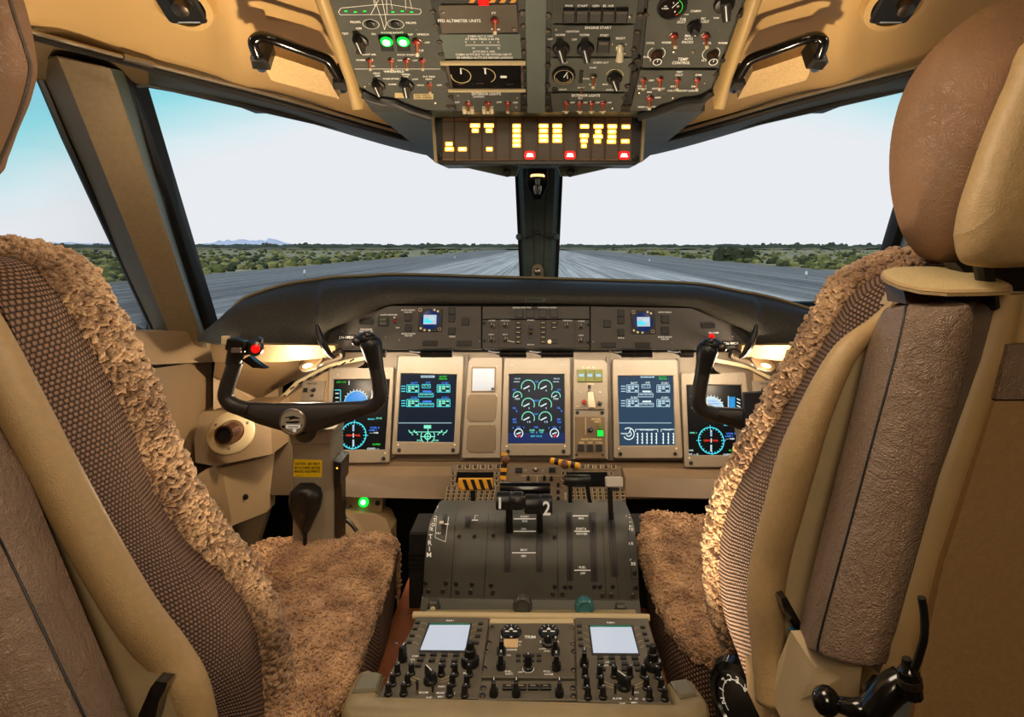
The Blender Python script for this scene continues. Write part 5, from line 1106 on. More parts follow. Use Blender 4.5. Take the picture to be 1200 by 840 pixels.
# brown ledges below the displays
b = MB('sub_panel').slab([DP.at(393, 540), DP.at(905, 545), W(915, 586, 1.60), W(393, 582, 1.60)], (0, .04, 0)); b.build('lower_panel', label='brown lower edge panel running beneath the displays', cat='panel')
for a_, c_, S in (((392, 558), (531, 558), 'left'), ((733, 560), (880, 562), 'right')):
    p0, p1 = W(a_[0], a_[1], 1.56), W(c_[0], c_[1], 1.56); q0, q1 = W(a_[0], 582, 1.53), W(c_[0], 585, 1.53)
    MB('sub_panel').slab([p0, p1, q1, q0], (0, .05, 0)).slab([p0, p1, p1 + Vector((0, .06, .004)), p0 + Vector((0, .06, .004))], (0, 0, -.01)).build('knee_ledge', label='light brown knee ledge under the %s displays' % S, cat='ledge')
# marker beacon box with green light
KP = Pl(W(432, 600, 1.56), W(460, 600, 1.56), W(432, 578, 1.57))
t = empty('steering_light_box', KP.M, label='small brown box with glowing green lamp under the left displays', cat='indicator')
b = MB('wall_light'); KP.box(b, 398.5, 580, 448.5, 599.5, -.03, .002, .001); b.build('face_plate', t); b = MB('lit_green'); a = KP.q(426.5, 588); b.lathe(a.x, a.y, [(.013, .002), (.012, .006), (.006, .008)], 20); b.mat('lit_green_core').lathe(a.x, a.y, [(.0065, .008), (.005, .0095)], 16); b.build('green_lamp', t); b = MB('gold_mark'); KP.text(b, 'PARK BRAKE', 424, 581, 2, 18, .0026); KP.text(b, 'ON', 427, 595, 2.2, 8, .0026); b.build('lettering', t)
for x in (403, 443): put(KP, t, 'screw_black', x, 589, z=.002, s=1.5)
put(KP, t, 'pot', 411, 593, z=.002, s=.6)

# ------------------------------------------------------------------ side lamps
for side, S in ((-1, 'left'), (1, 'right')):
    mx = (lambda x: x) if side < 0 else (lambda x: 1258 - x)
    c = W(mx(365), 426, 1.50); t = empty('eyebrow_lamp', Matrix.Translation(c), label='warm glowing reading lamp under the %s end of the glareshield' % S, cat='lamp', group='warm lamps under the glareshield ends')
    MB('metal').lathe(0, 0, [(.030, .006), (.030, 0), (.022, -.004)], 24).build('reflector', t, mw=Matrix.Rotation(side * .25, 4, 'Y') @ Matrix.Rotation(.5, 4, 'X'))
    MB('lamp_lens').ball((0, -.010, -.006), .012, 14, (1.5, 1, .7)).build('bulb', t)
    # map clip arm
    t = empty('chart_holder', label='curved dark metal chart clip arm at the %s end of the instrument panel' % S, cat='chart holder')
    MB('metal_dark').tube(resample([W(mx(320), 455, 1.57), W(mx(350), 440, 1.52), W(mx(385), 424, 1.48), W(mx(401), 418, 1.45), W(mx(399), 411, 1.44), W(mx(391), 414, 1.44)], 24), .006, 10).build('arm', t)
    MB('black_satin').tube(resample([W(mx(371), 380, 1.43), W(mx(374), 391, 1.43), W(mx(379), 404, 1.43), W(mx(385), 414, 1.44), W(mx(392), 420, 1.44)], 16), [.003 + .006 * math.sin(PI * k / 15) for k in range(16)], 10).build('clip', t)
# ------------------------------------------------------------------ power quadrant
QP = [(586, 1.345), (591, 1.314), (597, 1.28), (605, 1.242), (612, 1.220), (620, 1.205), (632, 1.190), (645, 1.178), (660, 1.167), (680, 1.159), (703, 1.150)]
def qd(py):
    for a, b_ in zip(QP, QP[1:]):
        if py <= b_[0]: t = max(0, (py - a[0]) / (b_[0] - a[0])); return a[1] + (b_[1] - a[1]) * t
    return QP[-1][1]
def D(px, py, h=0.0):
    p = W(px, py, qd(py)); q = W(px, py + 2, qd(py + 2)); t = (q - p); n = Vector((0, t.z, -t.y)).normalized(); n = n if n.y < 0 else -n
    return p + n * h
quad = empty('power_quadrant', Matrix.Translation(W(622, 703, 1.2)), label='olive grey curved throttle quadrant with two black power levers between the seats', cat='throttle quadrant')
iv = Matrix.Translation(W(622, 703, 1.2)).inverted()
XL, XR = -.2190, .1880
G = []
for i in range(17):
    py = 586 + (703 - 586) * i / 16; p = D(622, py); G.append(p)
b = MB('quadrant'); V = []
cs = [XL, XL + .006] + [XL + .006 + (XR - XL - .012) * k / 6 for k in range(1, 6)] + [XR - .006, XR]
rowsQ = []
for i, p in enumerate(G):
    c = Vector((0, 1.30, CAMZ - .66)); rowsQ.append([Vector((x, p.y, p.z)) + ((c - Vector((0, p.y, p.z))).normalized() * .005 if k in (0, len(cs) - 1) else Vector((0, 0, 0))) for k, x in enumerate(cs)])
b.grid(rowsQ)
for x in (XL, XR): b.add([Vector((x, p.y, p.z)) + (Vector((0, 1.3, CAMZ - .66)) - Vector((0, p.y, p.z))).normalized() * .005 for p in G] + [Vector((x, 1.345, CAMZ - .66))], [tuple(range(len(G) + 1))])
b.build('drum_cover', quad, mw=iv, smooth=40)
def dline(b, x0, y0, x1, y1, w_, h=.0012, n=8):
    """strip on the drum from (x0,y0) to (x1,y1), w_ pixels wide."""
    L_ = math.hypot(x1 - x0, y1 - y0); nx, ny = -(y1 - y0) / L_ * w_ / 2, (x1 - x0) / L_ * w_ / 2
    b.grid([[D(x0 + (x1 - x0) * i / n + nx, y0 + (y1 - y0) * i / n + ny, h), D(x0 + (x1 - x0) * i / n - nx, y0 + (y1 - y0) * i / n - ny, h)] for i in range(n + 1)])
def dtext(b, s, px, py, hpx, wpx=None, rot=0, h=.0013):
    V, Fc, tw, th = text_mesh(s); ky = hpx / .72; kx = ky if wpx is None or len(s) == 1 else wpx / tw; c, q = math.cos(rot), math.sin(rot)
    b.add([D(px + p.x * kx * c - p.y * ky * q, py - (p.x * kx * q + p.y * ky * c), h) for p in V], Fc)
b = MB('black')
for x0, y0, x1, y1, w_ in ((535, 592, 528, 700, .7), (573, 594, 567, 700, .8), (652.5, 594, 654, 700, .8), (705, 595, 710.5, 700, .6), (664, 606, 665, 698, .4), (735, 598, 740, 678, .5), (580, 596, 580, 632, .4), (570, 632, 580, 632, .4), (722, 670, 725, 700, .5), (738.5, 678, 748, 678, .5)): dline(b, x0, y0, x1, y1, w_)
b.build('panel_seam', quad, mw=iv)
for x0, y0, x1, y1, w_ in ((595, 600, 594.5, 670, 8), (632, 600, 632, 670, 8), (667, 594, 668, 680, 7.5), (694, 594, 696.5, 681, 8), (715, 595, 720.5, 675, 8.5), (549, 594, 548, 619, 7), (522, 601, 519, 627, 5)):
    b = MB('slot'); dline(b, x0, y0, x1, y1, w_, .0010); b.mat('black'); dline(b, x0, y0, x1, y1, w_ * .18, .0014); b.build('lever_slot', quad, mw=iv)
b = MB('white_mark')
for i, ch in enumerate('EVATOR'): dtext(b, ch, 513.5 - i * 1.4, 594 + i * 5.3, 4.0, 3.4, -.1)
for i, ch in enumerate('TRIM'): dtext(b, ch, 504.6 - i * .6, 629 + i * 7.0, 5.6, 4.4)
dtext(b, 'RUDDER', 560, 600, 2.2, 10, 1.3); 
for x, y, w_ in ((556.5, 610, 7), (615, 608.5, 26), (615, 622.7, 26), (614, 647.7, 28), (680, 605, 18), (682, 622.7, 18), (682.5, 668, 19)): dline(b, x - w_ / 2, y, x + w_ / 2, y, 1.2)
for s, x, y, h_, w_ in (('FLIGHT', 615, 606, 2.2, 10), ('IDLE', 615, 611, 2.2, 6), ('DISC', 614, 620, 2.0, 6), ('MAX', 614, 644.3, 2.4, 8), ('REV', 614, 651.5, 2.6, 6), ('MAX', 679, 599.5, 2.2, 7), ('MIN', 681, 608, 2.2, 6), ('START &', 681, 620, 2.6, 12), ('FEATHER', 682, 625.7, 2.6, 13), ('FUEL', 682.5, 664.5, 2.8, 8), ('OFF', 683, 671.5, 2.8, 6),
                        ('0', 734, 605, 2, 3), ('5', 738, 617, 2.6, 4), ('10', 739.5, 620, 2.2, 5), ('15', 739.5, 637, 3, 5), ('35', 742, 660.5, 3.6, 6), ('F', 739, 656, 2.4, 2), ('ND', 520, 602, 2.4, 5), ('NU', 514, 625, 2.4, 5)): dtext(b, s, x, y, h_, w_)
dline(b, 559, 592, 556, 609, .7); dline(b, 520, 614.5, 526, 614.5, 1.2)
for q in ((512, 600, 510, 630), (510, 630, 522, 635), (522, 635, 526, 604)): dline(b, *q, .5)
for i in range(5): dline(b, 735 + i, 602 + i * 5, 738 + i, 602 + i * 5, .6)
b.build('lettering', quad, mw=iv)
b = MB('bat'); b.box(-.004, .004, -.003, .003, 0, .004, .001); b.build('trim_pointer', quad, mw=iv @ Matrix.Translation(D(517.5, 613, 0)) @ Matrix.Rotation(.7, 4, 'X'))
for px, py in ((538, 629), (556, 629), (578, 628), (650, 630), (499, 683), (522.5, 683), (534.5, 684), (553, 684.5), (575.5, 685.5), (650, 687), (662, 687.5), (668.5, 687.5), (696.5, 687), (703, 687), (718, 687), (745, 688), (743.5, 671)):
    q = D(px, py); n = (D(px, py, .01) - q).normalized(); inst('screw', H['screw_black'], quad, mw=iv @ Matrix.Translation(q) @ n.to_track_quat('Z', 'Y').to_matrix().to_4x4(), s=1)
for px, py in ((502, 692.5), (519, 692.5), (536, 693.5), (551.5, 693.5), (577.5, 694), (648, 695.5), (659, 696), (706, 697.5), (716, 697.5), (741.5, 698)):
    q = D(px, py); n = (D(px, py, .01) - q).normalized(); inst('fastener', H['fastener'], quad, mw=iv @ Matrix.Translation(q) @ n.to_track_quat('Z', 'Y').to_matrix().to_4x4() @ Matrix.Scale(.85, 4))
# lip at the foot, side feet
b = MB('quadrant').slab([W(494, 701, 1.147), W(749.5, 704, 1.147), W(751, 719, 1.135), W(492, 718, 1.135)], (0, .06, 0)); b.build('foot_rail', quad, mw=iv)
for px, py in ((508.5, 709), (727, 713.5)):
    o = MB('quadrant').prism([(-.015, -.012), (.015, -.012), (.008, .012), (-.008, .012)], 0, .012, .003).build('corner_foot', quad, mw=iv @ Matrix.Translation(W(px, py, 1.135)) @ Matrix.Rotation(PI / 2, 4, 'X')); MB('bat').lathe(0, 0, [(.005, .012), (.0045, .015), (.002, .0155)], 14).build('screw', o)
for px, py, mt_, lb in ((612.5, 706, 'quadrant', 'olive ribbed round friction knob'), (684.5, 709, 'teal_knob', 'teal ribbed round friction knob')):
    b = MB(mt_).lathe(0, 0, [(.0175, 0), (.0175, .014), (.0155, .018), (.013, .0195), (.012, .017)], 32, wob=.06); inst('friction_knob', b.mesh('k', 30), quad, mw=iv @ Matrix.Translation(W(px, py, 1.13)) @ Matrix.Rotation(PI / 2 - .15, 4, 'X'), label=lb)
# levers
def lever(nm, x0, y0, x1, y1, d1, w_, mt_='black_satin', label=None):
    a = D(x0, y0, -.02); c = W(x1, y1, d1); b = MB(mt_).slab([a + Vector((-w_, 0, 0)), a + Vector((w_, 0, 0)), c + Vector((w_, 0, 0)), c + Vector((-w_, 0, 0))], (0, -.012, .004)); return b.build(nm, quad, mw=iv, label=label)
p1 = lever('power_lever', 597, 622, 597, 588, 1.165, .0065, label='black power lever numbered 1'); p2 = lever('power_lever', 633, 622, 632, 590, 1.165, .0055, label='black power lever numbered 2')
def bar(px0, px1, py, d, r, mt_, nm, par, extra=None):
    a, c = W(px0, py, d), W(px1, py, d); L_ = (c - a).length; b = MB(mt_); n = 22
    pr = [(0, .92), (.03, 1), (.45, 1), (.5, .95), (.55, 1.04), (.62, .94), (.7, 1.02), (.95, 1.0), (1, .9)] if extra else [(0, .93), (.03, 1), (.97, 1), (1, .93)]
    b.tube([a.lerp(c, t) for t, s in pr], [r * s for t, s in pr], n); return b.build(nm, par, mw=iv if par is quad else None), a, c
g, a, c = bar(581.5, 613, 586.5, 1.15, .0165, 'black_satin', 'grip', p1, 1)
b = MB('white_mark').box(-.0020, .0020, -.0105, .0105, 0, .0006); b.build('numeral', g, mw=Matrix.Translation(W(586.5, 586, 1.150) + Vector((0, -.0172, .002))) @ Matrix.Rotation(PI / 2, 4, 'X'))
g, a, c = bar(615.5, 647, 590.5, 1.15, .0175, 'black_satin', 'grip', p2, 1)
V, Fc, tw, th = text_mesh('2'); b = MB('white_mark').add([(p.x * .030, p.y * .036, 0) for p in V], Fc); b.build('numeral', g, mw=Matrix.Translation(W(640.5, 590.5, 1.150) + Vector((0, -.0185, 0))) @ Matrix.Rotation(PI / 2, 4, 'X'))
bar(586, 645, 573, 1.19, .0125, 'black_gloss', 'cross_handle', quad)
b = MB('metal').tube([W(614.3, 583, 1.14), W(614.5, 600, 1.15)], .0022, 8); b.build('latch_pin', quad, mw=iv)
cl = lever('condition_lever', 668, 600, 668, 566, 1.24, .004, label='black condition lever bar'); bar(661, 692, 562.5, 1.24, .0105, 'black_satin', 'grip', cl); lever('condition_lever', 691, 600, 687, 566, 1.24, .004)
fl = lever('flap_lever', 716, 605, 714, 570, 1.23, .0045, label='flap lever with pale grey square paddle')
M('paddle', (206, 200, 186), .35)
c = W(719.5, 564.5, 1.225); MB('paddle').rbox(-.0170, .0170, -.0095, .0095, -.010, .010, .003, .002).build('paddle', fl, mw=Matrix.Translation(c) @ Matrix.Rotation(PI / 2 - .3, 4, 'X'))
MB('black').box(-.009, .012, -.0050, 0, -.008, .008, .001).build('release', fl, mw=Matrix.Translation(c + Vector((-.002, 0, -.012))) @ Matrix.Rotation(PI / 2 - .3, 4, 'X'))
eb = lever('brake_lever', 555, 598, 555, 574, 1.26, .0045, label='parking brake lever with yellow and black striped handle')
BP = Pl(W(556, 575, 1.245), W(577, 575, 1.245), W(556, 560, 1.250)); b = MB('stripe_yellow'); BP.poly(b, [(537, 561), (577, 561), (577, 574), (541, 575.5), (536, 570)], -.012, .0, .003); h_ = b.build('striped_handle', eb, mw=BP.M)
b = MB('black')
for i in range(4): BP.poly(b, [(541.5 + i * 9.5, 561.8), (546 + i * 9.5, 561.8), (550.5 + i * 9.2, 574), (546 + i * 9.2, 574)], -.001, .0005)
b.build('stripe', h_)

# keyboard units ahead of the quadrant
CD = Pl(W(555, 596, 1.36), W(600, 596, 1.36), W(555, 546, 1.46))
def cdu(poly, S, recess, x0, x1, y0):
    t = empty('flight_management_keyboard', CD.M, label='%s tan keyboard unit ahead of the throttle quadrant' % S, cat='keyboard', group='keyboard units')
    b = MB('bezel_dark'); CD.poly(b, poly, -.02, .002, .001); b.build('face_plate', t); b = MB('black_gloss'); CD.box(b, recess[0], recess[1], recess[2], recess[3], .002, .0026); b.mat('bezel_dark')
    b.build('screen', t)
    b = MB('lcd_off'); n = int((x1 - x0) / 12.5); KM = key_mesh
    c_ = 0
    for r in range(5):
        for k in range(int((x1 - x0) / 6.4)):
            if c_ >= 60: break
            a = CD.q(x0 + 3.5 + k * 6.5 - r * .8 * (1 if S == 'left' else -.6), y0 + r * 4.4); inst('key', KM, t, a.x, a.y, .002); c_ += 1
    for k in range(6):
        a = CD.q(poly[0][0] + 9 + k * 9, 548.2); inst('key', KM, t, a.x, a.y, .002, 0, 1.25)
    for k in range(3):
        for xx in (recess[0] - 4, recess[2] + 4):
            a = CD.q(xx, 556 + k * 6); inst('key', KM, t, a.x, a.y, .002, 0, .9)
M('key_brown', (64, 48, 34), .4); b = MB('cream').rbox(-.0046, .0046, -.0046, .0046, 0, .0016, .001); b.mat('key_brown').rbox(-.0036, .0036, -.0036, .0036, .0014, .0036, .001, .0006); key_mesh = b.mesh('key')
cdu([(530, 545), (590, 546), (585, 596), (518, 596)], 'left', (535, 554, 578, 566), 523, 583, 573.5)
cdu([(665, 545), (727, 546), (733, 597), (663, 597)], 'right', (664, 554, 712, 571), 667, 732, 575.5)
t = empty('gust_lock_panel', CD.M, label='small tan middle switch panel between the two keyboard units', cat='control panel')
b = MB('bezel_dark'); CD.poly(b, [(597, 547), (661, 547), (662, 597), (592, 597)], -.02, .002, .001); b.build('face_plate', t)
for x, y, w_, h_ in ((608, 552, 8, 5), (647, 552, 8, 5)): sq(CD, t, x, y, w_, h_, .002)
for x, y in ((616, 552), (636, 552)): put(CD, t, 'screw', x, y, z=.002)
put(CD, t, 'toggle_gray', 627.5, 551, z=.002); put(CD, t, 'pot', 619, 562.5, z=.002, s=.8); put(CD, t, 'pot', 638, 562.5, z=.002, s=.8); put(CD, t, 'pot', 646, 563, z=.002, s=.8)
for y in (570, 578, 586, 592): put(CD, t, 'pot', 654, y, z=.002, s=.7, label='red knob' if y == 570 else None)
b = MB('gold_mark'); CD.pline(b, [(611, 558), (658, 558)], .6, .0024); CD.line(b, 629.5, 558, 629.5, 566, .6, .0024); b.build('lettering', t)
# yellow and black pull handles
M('pull_ball', (110, 70, 44), .5)
for px, py, S, seg in ((592.5, 536, 'left', [(-1, -6), (-2.5, 22)]), (661.5, 541.5, 'right', [(-16, -2), (17, 1)])):
    c = W(px, py, 1.45); t = empty('striped_pull_handle', Matrix.Translation(c), label='yellow and black striped pull handle above the %s' % ('left keyboard, hanging down' if S == 'left' else 'right keyboard, lying sideways'), cat='handle')
    k = 1.45 / 720; A_ = Vector((seg[0][0] * k, 0, -seg[0][1] * k)); B2 = Vector((seg[1][0] * k, -.02, -seg[1][1] * k))
    for i in range(7):
        a, e_ = A_.lerp(B2, i / 7), A_.lerp(B2, (i + 1) / 7); MB('stripe_yellow' if i % 2 == 0 else 'black').tube([a, e_], .0075, 10).build('band', t)
    MB('pull_ball').ball((0, -.012, -.001), .011, 14).build('knob', t)

# ------------------------------------------------------------------ centre pedestal
PZ = CAMZ - .651
PD = Pl((-.015, .868, PZ), (.2, .868, PZ), (-.015, 1.075, PZ))
ped = empty('centre_pedestal', Matrix.Translation((-.015, .95, 0)), label='olive tan centre pedestal box with padded corner grips carrying the radio panels', cat='pedestal'); iv = Matrix.Translation((-.015, .95, 0)).inverted()
b = MB('pedestal_rim'); b.box(-.205, .175, .88, 1.12, .12, PZ - .012); b.box(-.215, .185, 1.12, 1.34, .12, PZ - .03); b.box(-.205, .18, 1.375, 1.52, .12, .590); b.build('body', ped, mw=iv)
x_l, x_r = PD.q(407, 826), PD.q(826, 828)
b = MB('pedestal_rim')
P2 = [PD.q(420, 792), PD.q(433, 788), PD.q(449, 795), PD.q(443, 820), PD.q(790, 829), PD.q(782, 803), PD.q(800, 799), PD.q(811, 801), PD.q(829, 826), PD.q(832, 840), PD.q(820, 852), PD.q(410, 848), PD.q(400, 838), PD.q(404, 824)]
b.prism([(p.x, p.y) for p in P2], -.14, .008, .006); b.build('end_rim', ped, mw=iv @ PD.M, smooth=50)
for P3 in ([(423, 797), (440, 795), (448, 797), (442, 817), (412, 819)], [(785, 806), (805, 803), (818, 822), (797, 826)]):
    b = MB('pedestal_pad'); PD.poly(b, P3, .004, .012, .003); b.build('corner_pad', ped, mw=iv @ PD.M)
b = MB('cream').tube([W(484, 721, 1.085), W(761, 724, 1.085)], .0065, 12); b.mat('pedestal_rim').slab([W(484, 721, 1.09), W(761, 724, 1.09), W(761, 722, 1.14), W(484, 719, 1.14)], (0, 0, -.012)); b.build('cross_ledge', ped, mw=iv)
def pp(name, poly, label, mat='avionics', z=.004):
    t = empty(name, PD.M, label=label, cat='control panel'); b = MB(mat); PD.poly(b, poly, -.012, z, .0012); b.build('face_plate', t); return t
Z = .004; z = .0046
def radio(S, poly, scr, lk, rk, keys, sel, dual, big, pots, bats):
    t = pp('radio_control_panel', poly, '%s pedestal radio panel with bright blank white screen and black knobs' % S)
    t['group'] = 'radio control panels'
    b = MB('panel_dark'); PD.poly(b, [(scr[0][0] - 2, scr[0][1] - 2.5), (scr[1][0] + 2, scr[1][1] - 2.5), (scr[2][0] + 2, scr[2][1] + 1.5), (scr[3][0] - 2, scr[3][1] + 1.5)], Z, .0055, .0006); o = b.build('screen_frame', t)
    b = MB('lcd_white'); PD.poly(b, scr, .0055, .0060); b.mat('lcd_green'); PD.poly(b, [(scr[0][0], scr[0][1] - 1.8), (scr[1][0], scr[1][1] - 1.8), (scr[1][0], scr[1][1] + .2), (scr[0][0], scr[0][1] + .2)], .0055, .0062); b.build('screen', o)
    for x, y in lk + rk: put(PD, t, 'key', x, y, z=Z, s=.85)
    for x, y in keys: put(PD, t, 'key', x, y, z=Z, s=1.05)
    put(PD, t, 'pedestal_selector', *sel, random.uniform(-.3, .3), 1.15, Z); put(PD, t, 'dual_knob', *dual, 0, 1.15, Z); put(PD, t, 'big_selector', *big, .7, 1.1, Z)
    for x, y in pots: put(PD, t, 'pot', x, y, random.uniform(-1, 1), 1.05, Z, name='volume_knob')
    for x, y in bats: put(PD, t, 'bat_black', x, y, z=Z, name='toggle_switch', s=1.2)
    b = MB('gold_mark')
    for (x0, y0), (x1, _) in zip(lk, [(scr[0][0] - (scr[0][0] - scr[3][0]) * k / 3, 0) for k in range(4)]): PD.pline(b, [(x0 + 4, y0), (x0 + 8, y0 + .2), (x1 - 2.5, y0 + 2.5)], .5, z)
    for (x0, y0), (x1, _) in zip(rk, [(scr[1][0] + (scr[2][0] - scr[1][0]) * k / 3, 0) for k in range(4)]): PD.pline(b, [(x0 - 4, y0), (x0 - 7, y0 + .2), (x1 + 2.5, y0 + 2.5)], .5, z)
    cx, cy = big
    for s_ in (-1, 1):
        PD.pline(b, [(cx + s_ * 12, cy + 1), (cx + s_ * 20, cy - 1.5), (cx + s_ * 27, cy - 5)], .7, z); PD.pline(b, [(cx + s_ * 12, cy - 2), (cx + s_ * 18, cy - 4.5), (cx + s_ * 24, cy - 8)], .7, z)
    T(PD, b, [('ADF', cx - 27, cy + .5, 2.2, 7, z), ('NAV', cx - 26, cy + 2.6, 2, 7, z), ('DIM', cx - 18, cy - 30, 1.8, 7, z), ('VOL', cx - 21, cy - 26, 1.8, 6, z), ('INPH', cx + 13, cy + 6, 2, 8, z), ('PA', cx + 27, cy + 2, 2, 5, z), ('BOOM', cx - 8, cy + 13, 2.2, 10, z), ('MASK', cx + 12, cy + 13.4, 2.2, 10, z), ('VHF', cx - 2, cy + 19, 2.2, 7, z), ('MIC', cx + 12, cy + 18, 2.2, 7, z), ('COM', cx + 25, cy + 14, 2.2, 7, z), ('MKR', cx + 42, cy - 10, 1.8, 7, z), ('RMU', (scr[0][0] + scr[1][0]) / 2, scr[0][1] - 6, 1.8, 9, z)]); b.build('lettering', t)
radio('left', [(488.5, 725), (573, 726), (561.5, 821), (443, 821)], [(503.7, 736), (551, 736), (545, 766), (492.5, 765.5)], [(489.5, 733), (486.5, 740), (483, 748), (479.7, 756)], [(563, 734), (561.8, 741.4), (560, 749), (558.5, 757)],
      [(495.5, 770.5), (508, 770.5), (521, 771), (534.5, 771), (492.5, 777), (506, 777.5), (519, 777.5), (533, 777.7), (490, 783.7), (518.7, 783.5), (531.5, 783.7)], (472, 777), (551, 781), (504.5, 802),
      [(465.5, 793), (482, 793), (517, 794), (533, 794), (550, 795), (460, 805.5), (477.5, 805.5), (530, 806), (547, 807), (455, 817), (473, 817), (527, 818), (544.5, 819)], [(489, 816), (507, 818)])
radio('right', [(674, 726), (759, 727), (787, 828), (676, 824)], [(691.5, 738.5), (740, 738.5), (748, 769.3), (695.3, 769)], [(678.8, 736.5), (679.3, 744.2), (680.2, 752), (681, 759.8)], [(753, 738.3), (755.4, 746), (757.8, 753.5), (760, 760)],
      [(703.5, 774.5), (717, 774.5), (730.5, 774.5), (744, 775), (704, 781.4), (718, 781.4), (732, 781.6), (746, 782), (706, 788), (732, 788), (748, 788.5)], (684.8, 783), (765, 785), (731.4, 809),
      [(685.7, 796), (703, 796), (720, 796), (738, 796), (754, 796), (771, 797), (687.4, 809), (704.4, 809), (757.6, 810), (775, 811), (689, 821), (706.6, 821), (761, 822.5), (779, 823)], [(721, 820), (741.6, 822)])
t = pp('trim_control_panel', [(575, 733), (672, 733), (674, 797), (564, 796)], 'middle pedestal panel lettered TRIM with two round dials')
b = MB('cream'); PD.box(b, 574, 727, 672, 732, -.01, .004, .001); b.build('edge_bar', t)
for cx, nb in ((599, 'a'), (643, 'b')):
    a = PD.q(cx, 744); k = .0014; b = MB('black_gloss').lathe(a.x, a.y, [(.0175, Z), (.0175, .007), (.016, .0085)], 32, wob=.02); b.mat('black').disc(a.x, a.y, .0155, .0086, 28); b.mat('white_mark')
    for g in (20, 55, 90, 125, 160): b.line(a.x + .011 * math.cos(math.radians(g)), a.y + .011 * math.sin(math.radians(g)), a.x + .014 * math.cos(math.radians(g)), a.y + .014 * math.sin(math.radians(g)), .0012, .0088)
    b.add([(a.x - .004, a.y, .009), (a.x + .004, a.y, .009), (a.x, a.y + .007, .009)], [(0, 1, 2)]); b.line(a.x - .010, a.y - .004, a.x - .003, a.y - .004, .003, .009); b.line(a.x + .003, a.y - .004, a.x + .010, a.y - .004, .003, .009); b.build('trim_dial', t)
M('trim_lcd', (222, 190, 140), .4); b = MB('trim_lcd'); PD.box(b, 590, 752, 607, 762, Z, .0055, .0006); b.build('rudder_trim_window', t)
for x, y, r_ in ((587.5, 769, 0.1), (587, 786, 0), (651, 769, -.1), (652, 787, 0)): put(PD, t, 'pedestal_selector', x, y, r_, 1.15, Z)
put(PD, t, 'round_knob', 642, 758, 0, .95, Z, name='trim_knob'); put(PD, t, 'pot', 619, 787, 0, 1.4, Z, name='joystick')
b = MB('white_mark'); a = PD.q(619, 787); b.arc(a.x, a.y, .0085, 150, 390, .0010, z)
T(PD, b, [('TRIM', 621, 749.5, 3.4, 13, z), ('.', 620, 757, 1.4, 1.4, z), ('RUDDER', 600, 764.5, 2, 12, z), ('LWD', 609.5, 755, 1.8, 4, z), ('R', 609.5, 759, 1.8, 2, z), ('NL', 596, 790, 2, 8, z), ('DISC', 597, 793, 2, 9, z), ('LWD', 636, 763.5, 1.8, 8, z), ('AIL', 641, 766, 1.8, 8, z), ('PULL', 641, 790, 2, 8, z), ('NORM', 643, 793.5, 2, 10, z), ('OFF', 610, 791, 1.8, 6, z), ('ON', 596, 771, 1.8, 5, z), ('L', 634, 755, 2.4, 2, z), ('R', 654, 755, 2.4, 2, z)]); b.build('lettering', t)
for r in range(2):
    for k in range(4): put(PD, t, 'key', 607.5 + k * 8, 771.5 + r * 6, z=Z, s=.8)
for x, y in ((576.5, 738), (573, 756), (570, 766), (568, 786), (670, 738), (671.5, 757), (672, 766), (672, 788)): put(PD, t, 'fastener', x, y, random.random(), .85, Z)
t = pp('audio_strip_panel', [(563, 800), (674.5, 800.5), (675.5, 823), (560.5, 822.5)], 'narrow lowest middle pedestal panel with black button strip')
for i, (x0, x1) in enumerate(((589, 603), (604.5, 617), (619, 631), (632.5, 646))):
    b = MB('black'); PD.box(b, x0, 807, x1, 812.5, Z, .008, .001); b.mat('gold_mark'); PD.text(b, ('WX', 'RDR', 'PA', 'CALL')[i], (x0 + x1) / 2, 809.6, 1.8, 6, .0084); b.build('push_button', t)
for x in (578.6, 605, 655.6): put(PD, t, 'pedestal_selector', x, 818, 0, 1.05, Z)
for x, y in ((566.5, 809), (565.5, 818), (671.5, 809.5), (672, 818.5)): put(PD, t, 'fastener', x, y, random.random(), .9, Z)
# orange floor plates along the pedestal
for x0, x1, S in ((-.316, -.222, 'left'), (.192, .262, 'right')):
    t = empty('floor_edge_plate', Matrix.Translation(((x0 + x1) / 2, 1.15, CAMZ - .80)), label='orange brown riveted plate on the %s side of the pedestal' % S, cat='plate', group='riveted plates beside the pedestal')
    w2 = (x1 - x0) / 2; b = MB('orange_leather').box(-w2, w2, -.35, .35, -.38, .0, .004); b.box(-w2 * .95, w2 * .2, -.35, .35, 0, .004, .001); b.build('plate', t)
    for k in range(7): inst('rivet', H['screw'], t, -w2 * .4, -.32 + k * .1, .004, 0, 1.6)
for s, S in ((-1, 'left'), (1, 'right')):
    a = W(474 if s < 0 else 752, 585, 1.46); t = empty('linkage_box', Matrix.Translation((-.256 if s < 0 else .216, 1.40, CAMZ - .66)), label='black ribbed housing on the %s flank of the quadrant' % S, cat='box'); b = MB('void').box(-.030, .030, -.05, .05, -.14, .03, .004)
    b.build('housing', t)
    for k in range(4):
        b = MB('black_satin').box(-.031, .031, -.052, .05, -.05 + k * .010, -.046 + k * .010); b.build('rib', t)

